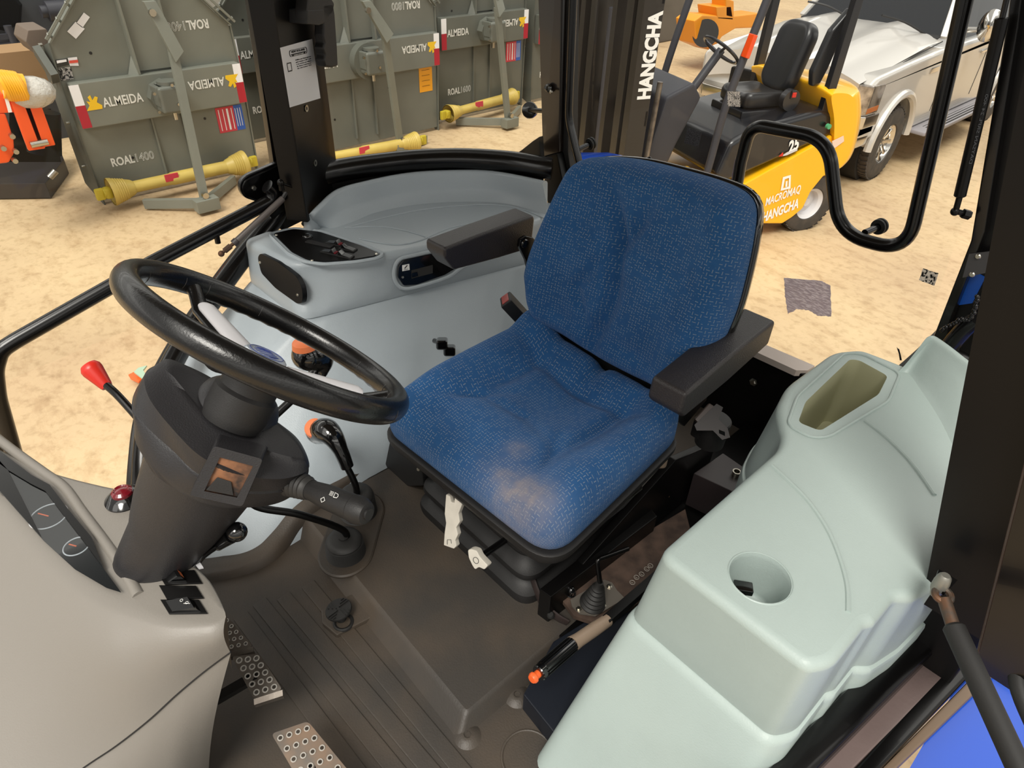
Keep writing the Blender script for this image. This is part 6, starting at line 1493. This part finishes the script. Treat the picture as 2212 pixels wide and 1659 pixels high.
g = G(); P = [fw(1.35, -.04, .50), fw(2.3, -.04, .42), fw(2.3, -1.0, .42), fw(1.35, -1.0, .50)]; g.prism(P, (0, 0, .03)); g.build('floor_plate', M_fkm, fk)
g = G(); g.prism([fw(x, -.02, z) for x, z in ((1.32, .50), (1.60, .44), (1.62, .60), (1.36, .66))], -Fl*.35, bev=.02); g.build('step', M_fy, fk)
# front cowl (dash)
g = G(); g.prism([fw(x, -.22, z) for x, z in ((1.75, .5), (1.95, .55), (1.80, 1.30), (1.55, 1.40), (1.45, 1.28), (1.62, .9))], -Fl*.65, bev=.03); g.build('front_cowl', M_fkm, fk)
# seat
fseat = G()
def f2(px, py, d=-.5): return V3(PL(px, py, FO+Fl*d, Fl))
def frr(cx, cz, w, h, r, y0, y1, bev): return None
sb0 = fw(.42, -.5, 1.15); up = Vector((0, 0, 1)); bu = (up*.97-Ff*.24).normalized(); bnf = (Ff*.97+up*.24).normalized()
def fpad(c, U, V_, N_, w, h, th, nm, m_, par, r=.09):
    ol_ = rrect(w, h, r); g = pad(ol_, c, U, V_, N_, th, min(.05, th*.6), lambda u, v, s: .018*max(0, (abs(u)-.5)/.5)-.012*gs(u, 0, .5), 0, n=64, rings=10)
    return g.build(nm, m_, par, ang=80)
sbk = fpad(sb0+bu*.34, Fl, bu, bnf, .40, .58, .12, 'seat_backrest', M_vinyl, fk, .13)
fpad(sb0+Ff*.28+up*-.02, Fl, Ff, up, .44, .44, .12, 'seat_cushion', M_vinyl, fk, .08)
g = G(); g.box(sb0+Ff*.28-up*.08, (.52, .46, .10), ax3, .02); g.box(sb0+Ff*.25-up*.16, (.56, .50, .06), ax3, .02); g.build('seat_base', M_fk, fk)
g = G(); c = sb0+Fl*.30+bu*.32-Ff*.02; g.prism([c+x*Ff+z*up for x, z in ((-.02, -.12), (.06, -.14), (.10, -.02), (.02, .30), (-.12, .46), (-.17, .44), (-.10, .20), (-.06, 0))], Fl*.07, bev=.02, seg=3); g.build('seat_armrest', M_vinyl, fk, ang=60)
g = G(); c = sb0+Fl*.27+up*.06+Ff*.12; g.cyl(c, c+Fl*.06, .09, seg=18); g.box(c+Fl*.06+up*.05, (.05, .02, .07), ax3, .005); bkf = g.build('hip_restraint', M_fk, fk)
g = G(); g.box(c+Fl*.075+up*.05, (.04, .01, .04), ax3, .003); g.build('red_buckle', M_red, bkf)
# steering wheel
swc = f2(1558, 108, -.45); swn = (up*.75-Ff*.55).normalized()
g = G(); g.torus(swc, swn, .17, .014, 40, 8); fsw = g.build('forklift_steering_wheel', M_fk, fk)
g = G()
for k in range(3):
    a2, b2, _ = frame_from(swn); t = k*2.094+.5; g.bar(swc-swn*.03, swc+(a2*math.cos(t)+b2*math.sin(t))*.165, .02, .012)
g.cyl(swc-swn*.35, swc, .035); g.build('spokes', M_fkm, fsw)
# overhead guard
for d in (-.04, -1.0):
    g = G()
    g.prism([fw(x, d, z) for x, z in ((.30, .70), (.24, .70), (.20, 1.15), (.20, 2.05), (.28, 2.08), (.29, 1.15))], -Fl*.06, bev=.006); g.build('guard_rear_leg', M_fk, fk)
    g = G(); g.tube(smooth_path([fw(1.42, d, .45), fw(1.38, d, .75), fw(1.33, d, 1.3), fw(1.18, d, 1.95), fw(1.14, d, 2.12)], 6), .032, 12); g.build('guard_front_leg', M_fkm, fk)
g = G(); c = fw(1.24, .0, 1.72); 
g.box(fw(1.262, -.01, 1.70), (.04, .07, .17), (bnf, Fl, (up*.97-Ff*.2).normalized()), .008); g.build('amber_light', M_amber, fk)
g = G(); g.cyl(fw(.22, .0, 1.02), fw(.22, .03, 1.02), .022); g.build('green_tag', mat('tag_green', '#4FA070', .5), fk)
# mast
for d, w_ in ((-.02, .09), (-.16, .10), (-.40, .07), (-.72, .10), (-.92, .08), (-1.06, .12)):
    g = G(); g.prism([fw(2.08, d, .10), fw(2.25, d, .10), fw(2.25, d, 2.6), fw(2.08, d, 2.6)], -Fl*w_, bev=.006); g.build('mast_rail', mat('mast_black_brown', '#2A2622', .35), fk)
g = G(); r_t = fm(1460, 215, 2.09)
p0, p1 = fm(1455, 218, 2.085), fm(1477, 58, 2.085); 
rdir = Vector((0, 0, 1)); upd = Fl.copy()
text('HANGCHA', fw(2.095, -.016, 1.36), (0, 0, 1), Ff, .15, M_wht, 'lettering', fk, width=.60, bold=.05)
for z_ in (1.15, .35, 2.0):
    g = G(); g.prism([fw(2.08, -.02, z_), fw(2.08, -1.15, z_), fw(2.08, -1.15, z_+.12), fw(2.08, -.02, z_+.12)], Ff*.03, bev=.004); g.build('mast_crossbar', M_fk, fk)
g = G(); g.cyl(fw(2.16, -.58, .2), fw(2.16, -.58, 1.9), .05); g.cyl(fw(2.16, -.50, .2), fw(2.16, -.50, 1.6), .02); g.build('lift_cylinder', M_fkm, fk)
for d in (-.38, -.78):
    g = G()
    for k in range(70): g.box(fw(2.10, d, .2+.03*k), (.02, .035 if k % 2 else .05, .024), ax3)
    g.build('lift_chain', mat('chain_black', '#1E1C1A', .4, metal=.6), fk)
g = G()
for k in range(5): g.tube(smooth_path([fw(2.06, -.60-.03*k, .5), fw(2.05, -.60-.03*k, 1.3), fw(2.07, -.62-.03*k, 1.6), fw(2.12, -.70-.03*k, 1.55)], 5), .011, 6)
g.build('hoses', M_rub, fk)
g = G(); g.cyl(fw(2.05, -.80, 1.35), fw(2.12, -.80, 1.35), .09); g.box(fw(2.05, -.76, 1.62), (.1, .14, .28), ax3, .02); g.build('pulley', M_fk, fk)
g = G(); g.prism([fw(2.04, -.70, 1.05), fw(2.04, -.74, 1.05), fw(2.04, -.74, 1.25), fw(2.04, -.70, 1.25)], Ff*.01); g.build('orange_mark', M_orange, fk)
g = G(); g.cyl(fw(1.98, -.12, .55), fw(1.95, -.12, 1.45), .022); g.cyl(fw(2.0, -.12, .45), fw(1.98, -.12, .85), .035); g.build('tilt_cylinder', M_dsteel, fk)
g = G()
for d in (-.18, -.5): g.prism([fw(2.28, d, .02), fw(2.28, d, .6), fw(2.33, d, .6), fw(2.36, d, .06), fw(3.1, d, .03), fw(3.1, d, .02)], -Fl*.11)
g.build('forks', M_fk, fk)
def tyre(c, ax, R_, w_, rim_r, name, par, rimmat, lug=0, lugn=24, mm=M_tyre):
    ax = V3(ax).normalized(); c = V3(c); g = G()
    g.lathe([(rim_r, -w_*.42), (rim_r*1.05, -w_*.48), (R_*.90, -w_*.5), (R_*.98, -w_*.42), (R_, -w_*.25), (R_, w_*.25), (R_*.98, w_*.42), (R_*.90, w_*.5), (rim_r*1.05, w_*.48), (rim_r, w_*.42)], c, ax, 64)
    a, b, n = frame_from(ax)
    if lug:
        for k in range(lugn):
            for s in (-1, 0, 1):
                if lugn < 40 and s == 0: continue
                t = 2*pi*(k+(.5 if s == 1 else .25 if s == 0 else 0))/lugn; d = a*math.cos(t)+b*math.sin(t); tt = n.cross(d)
                g.box(c+d*(R_-.0)+n*(s*w_*.30), (lug, 2*pi*R_/lugn*.62, w_*.30), (d, (tt+n*.25*s).normalized(), n), lug*.2)
    ty = g.build(name, mm, par, ang=40)
    g = G(); g.lathe([(0, w_*.20), (rim_r*.25, w_*.22), (rim_r*.30, w_*.12), (rim_r*.72, w_*.05), (rim_r*.80, w_*.30), (rim_r*.97, w_*.40), (rim_r, w_*.44), (rim_r*1.02, w_*.42), (rim_r*1.0, -w_*.4)], c, ax, 48); rm = g.build('wheel_rim', rimmat, ty)
    return ty, rm
tyre(fw(.10, -.12, .27), Fl, .28, .20, .15, 'rear_tyre', fk, M_silver, .010, 30)
tyre(fw(1.95, -.10, .32), Fl, .32, .22, .17, 'front_tyre', fk, M_silver, .010, 30)

# ================================================================ PICKUP
pk = thing('pickup_truck', 'silver pickup truck parked behind the forklift', 'truck', (3.7, -10, 0)); xs = 2.70
def arch(cy_, r_, n=14): return [(cy_+r_*math.cos(pi*k/n), .40+r_*math.sin(pi*k/n)) for k in range(n+1)]
side = [(-7.52, .62), (-7.50, 1.12), (-7.7, 1.19), (-9.30, 1.32), (-9.35, 1.34), (-13.6, 1.34), (-13.65, .62), (-13.6, .5)]
side += [(y, z) for y, z in reversed(arch(-12.35, .48))][:0]
P = [(-7.50, .60), (-7.48, 1.14), (-7.62, 1.21), (-8.4, 1.26), (-9.30, 1.30), (-13.6, 1.32), (-13.65, .55)]
P += [(-12.83, .50)]+[(-12.35-.48*math.cos(pi*k/14), .42+.48*math.sin(pi*k/14)) for k in range(15)]+[(-11.87, .45), (-9.0, .45)]+[(-8.45-.50*math.cos(pi*k/14), .42+.50*math.sin(pi*k/14)) for k in range(15)]+[(-7.92, .55)]
g = G(); g.prism([Vector((xs, y, z)) for y, z in P], (1.98, 0, 0), bev=.05, seg=3); g.build('body', M_truck, pk, ang=50)
# hood (crowned)
rows = []
for i in range(12):
    t = i/11; y = -7.50-1.9*t; z0 = 1.16+.19*min(1, t*1.2)
    rows.append([Vector((xs+.10+1.78*k/16, y+.10*abs(k/8-1)**2*(1-t), z0+.10*(1-abs(k/8-1)**3)+(.04 if 3 < k < 6 or 10 < k < 13 else 0))) for k in range(17)])
g = G(); g.loft(rows, False, False, closed=False); g.add([r for r in rows[0]]+[p-Vector((0, 0, .25)) for p in rows[0]], [(k, k+1, 18+k, 17+k) for k in range(16)]); hd = g.build('hood', M_truck, pk, ang=60)
g = G(); g.tube(smooth_path([(xs+.095, -7.55, 1.125), (xs+.08, -8.4, 1.26), (xs+.10, -9.4, 1.35)], 6), .006, 6); g.build('hood_gap', M_rub, hd)
# cab: windshield, roof
A = [Vector((xs+.12, -9.32, 1.38)), Vector((xs+1.86, -9.32, 1.38)), Vector((xs+1.66, -10.0, 1.98)), Vector((xs+.32, -10.0, 1.98))]
A[0].y -= .12; A[1].y -= .12
g = G(); g.prism([A[0], A[0].lerp(A[1], .5)+Vector((0, .16, .02)), A[1], A[2], A[3]], (0, -.02, 0)); g.build('windshield', M_tglass, pk)
g = G(); g.bar(A[0], A[3], .07, .05, bev=.01); g.bar(A[1], A[2], .07, .05, bev=.01); g.box((xs+.99, -11.0, 2.0), (1.38, 2.1, .06), None, .02); g.bar((xs+.28, -12.0, 1.32), (xs+.34, -11.95, 2.0), .10, .20, bev=.01); g.build('cab_pillars', M_truck, pk)
g = G(); g.prism([Vector((xs+.06, -9.75, 1.33)), Vector((xs+.06, -11.95, 1.33)), Vector((xs+.30, -11.9, 1.95)), Vector((xs+.30, -10.15, 1.95))], (.02, 0, 0)); g.build('side_window', M_tglass, pk)
# black cowl strip + wipers
g = G(); g.prism([Vector((xs+.15, -9.36, 1.365)), Vector((xs+.99, -9.18, 1.40)), Vector((xs+1.83, -9.36, 1.365)), Vector((xs+1.83, -9.46, 1.385)), Vector((xs+.15, -9.46, 1.385))], (0, 0, .012)); g.build('cowl_grille', M_blkm, pk)
for a_, b_ in (((2000, 75), (1905, 33)), ((1830, 36), (1745, 3))):
    g = G(); g.tube(smooth_path([X(*a_, 3.0) if a_[0] > 1900 else X(*a_, 3.7), (V3(X(*a_, 3.0) if a_[0] > 1900 else X(*a_, 3.7))+V3(X(*b_, 3.3) if a_[0] > 1900 else X(*b_, 4.1)))/2+Vector((0, .01, .03)), X(*b_, 3.3) if a_[0] > 1900 else X(*b_, 4.1)], 4), .012, 6); g.build('wiper', M_blkm, pk)
# fender flare, bumper, lights
for cy_ in (-8.45, -12.35):
    g = G(); ring = [Vector((xs-.005, cy_-.52*math.cos(pi*k/20), .42+.52*math.sin(pi*k/20))) for k in range(21)]; g.tube(ring, .045, 8); g.build('wheel_arch_flare', M_truck, pk)
g = G(); g.prism([Vector((xs-.02, -7.88, .84)), Vector((xs-.03, -7.50, .86)), Vector((xs+.18, -7.30, .86)), Vector((xs+1.0, -7.22, .86)), Vector((xs+1.8, -7.30, .86)), Vector((xs+2.0, -7.5, .86)), Vector((xs+2.0, -7.6, .86)), Vector((xs+.1, -7.85, .84))], (0, 0, -.13), bev=.015)
g.prism([Vector((xs+.0, -7.85, .64)), Vector((xs+.0, -7.52, .65)), Vector((xs+.20, -7.36, .66)), Vector((xs+1.0, -7.28, .66)), Vector((xs+1.8, -7.36, .66)), Vector((xs+1.96, -7.85, .64))], (0, 0, -.14), bev=.03); g.build('bumper', M_chrome, pk)
g = G(); g.prism([Vector((xs+.0, -7.86, .74)), Vector((xs+.0, -7.54, .74)), Vector((xs+.2, -7.38, .74)), Vector((xs+1.0, -7.30, .74)), Vector((xs+1.8, -7.38, .74)), Vector((xs+1.98, -7.86, .74))], (0, 0, -.09)); g.build('bumper_strip', M_blkm, pk)
g = G(); g.prism([Vector((xs-.012, -7.82, 1.13)), Vector((xs-.012, -7.50, 1.15)), Vector((xs+.12, -7.42, 1.16)), Vector((xs+.42, -7.40, 1.16)), Vector((xs+.42, -7.6, 1.16)), Vector((xs+.2, -7.8, 1.15))], (0, 0, -.29), bev=.02); hl_ = g.build('headlight', mat('headlamp', '#C9BEB0', .1, metal=.6, coat=1, col2='#6E645C', vscale=9), pk)
g = G(); g.prism([Vector((xs-.016, -7.78, .86)), Vector((xs-.016, -7.53, .87)), Vector((xs+.12, -7.435, .88)), Vector((xs+.12, -7.435, .80)), Vector((xs-.016, -7.53, .79)), Vector((xs-.016, -7.78, .79))][:0] or [Vector((xs-.016, -7.78, .93)), Vector((xs-.016, -7.52, .93)), Vector((xs-.016, -7.52, .88)), Vector((xs-.016, -7.78, .88))], (.02, 0, 0)); g.build('amber_marker', mat('marker_amber', '#B0683A', .2), hl_)
g = G(); g.box((xs+1.0, -7.44, .92), (1.1, .06, .30), None, .02); g.build('grille', M_blk2, pk)
g = G(); g.box((xs-.004, -9.15, 1.10), (.012, .26, .06), None, .008); g.build('side_vent', M_chrome, pk)
for yy in (-9.55, -10.9, -12.0):
    g = G(); g.box((xs-.001, yy, .95), (.006, .008, .72), None); g.build('door_gap', M_rub, pk)
g = G(); g.box((xs-.01, -10.75, 1.13), (.03, .20, .035), None, .01); g.build('door_handle', M_chrome, pk)
g = G(); g.sphere((xs-.16, -9.95, 1.50), .15, 20, 12, (.8, .55, 1.15)); g.cyl((xs-.1, -9.95, 1.45), (xs+.1, -9.95, 1.42), .03); g.build('door_mirror', M_chrome, pk)
g = G(); g.prism([Vector((xs-.16, -9.15, .44)), Vector((xs+.05, -9.1, .46)), Vector((xs+.05, -11.5, .46)), Vector((xs-.16, -11.4, .44)), Vector((xs-.20, -11.2, .44)), Vector((xs-.20, -9.35, .44))], (0, 0, -.05), bev=.015); sb_ = g.build('running_board', mat('board_grey', '#8A868A', .4), pk)
g = G()
for k in range(4): g.bar((xs-.17+.04*k, -9.35, .447), (xs-.17+.04*k, -11.3, .447), .012, .008)
g.build('board_ribs', M_rub, sb_)
for cy_ in (-8.45, -12.35):
    ty, rm = tyre((xs+.12, cy_, .40), (-1, 0, 0), .40, .27, .21, 'tyre', pk, M_chrome, .014, 44)
    g = G()
    for k in range(8):
        t = 2*pi*k/8; d = Vector((0, math.cos(t), math.sin(t))); g.bar(Vector((xs+.12-.27*.24, cy_, .40))+d*.05, Vector((xs+.12-.27*.34, cy_, .40))+d*.19, .035, .02, (1, 0, 0), .004)
    g.build('wheel_spokes', M_chrome, rm)
    g = G(); g.cyl((xs+.10, cy_, .42), (xs+1.9, cy_, .42), .47, seg=32); g.build('wheel_well', M_rub, pk)

# big tractor tyre at far right
tt = thing('tractor_tyre', 'large ribbed tractor tyre partly visible at the right beyond the window strut', 'tyre', (2.05, -9.6, 0))
ty, rm = tyre((1.62, -10.6, .85), (1, .15, 0), .85, .42, .45, 'tyre', tt, M_silver, .05, 18, mat('tyre_dusty', '#5C554E', .85, vary=.2))
# other machines behind the forklift
ot = thing('orange_tractor', 'orange tractor bodywork behind the forklift', 'tractor', (6.5, -10.5, 0)); xb = 7.2
q = lambda px, py, x=xb: V3(X(px, py, x))
g = G(); g.prism([q(1518, 32), q(1582, 35), q(1640, 28), q(1640, 60), q(1590, 62), q(1560, 80), q(1540, 110), q(1505, 95), q(1500, 45)], (.4, 0, 0), bev=.03); g.build('hood', M_or2, ot)
g = G(); g.prism([q(1547, 15), q(1580, 12), q(1585, 45), q(1550, 42)], (.4, 0, 0), bev=.02); g.prism([q(1568, -4), q(1586, 2), q(1586, 40), q(1568, 36)], (.3, 0, 0), bev=.02); g.build('loader_arm', M_or2, ot)
g = G(); g.cyl(q(1524, 72, xb-.1), q(1524, 72, xb+.2), .22); g.build('wheel', M_rub, ot)
oo = thing('orange_loader_frame', 'orange and white implement seen through the forklift mast', 'implement', (6.8, -9.2, 0)); xb = 7.0
g = G(); g.prism([q(1400, -20), q(1428, -20), q(1418, 60), q(1398, 75), q(1384, 60)], (.2, 0, 0), bev=.02); g.prism([q(1355, 25), q(1380, 10), q(1378, 60), q(1352, 40)], (.2, 0, 0), bev=.02); g.prism([q(1340, -20), q(1360, -20), q(1356, 10), q(1345, 8)], (.2, 0, 0), bev=.02); g.build('frame', M_or, oo)
g = G(); g.bar(q(1350, -10), q(1350, 100), .06, .06); g.bar(q(1402, 60), q(1405, 140), .10, .06); g.bar(q(1340, -10), q(1335, 140), .04, .04); g.build('white_struts', M_paper, oo)
wt = thing('white_tank', 'pale rounded tank behind the forklift mast, beside the rear cab post', 'tank', (7.2, -9.4, 0)); g = G(); c = q(1222, 130, 8.7); g.sphere(c, .55, 24, 14, (1, 1, 1.5)); g.build('tank', mat('tank_white', '#C9C2BA', .4), wt)
gp = thing('grey_machine', 'grey machine bodywork behind the forklift mast', 'machine', (8.2, -9.5, 0)); g = G(); g.box((9.4, -11.6, .9), (.5, 4.4, 1.8), None, .03); g.build('body', mat('machine_grey_brown', '#5A554E', .5, vary=.3, vscale=2), gp)
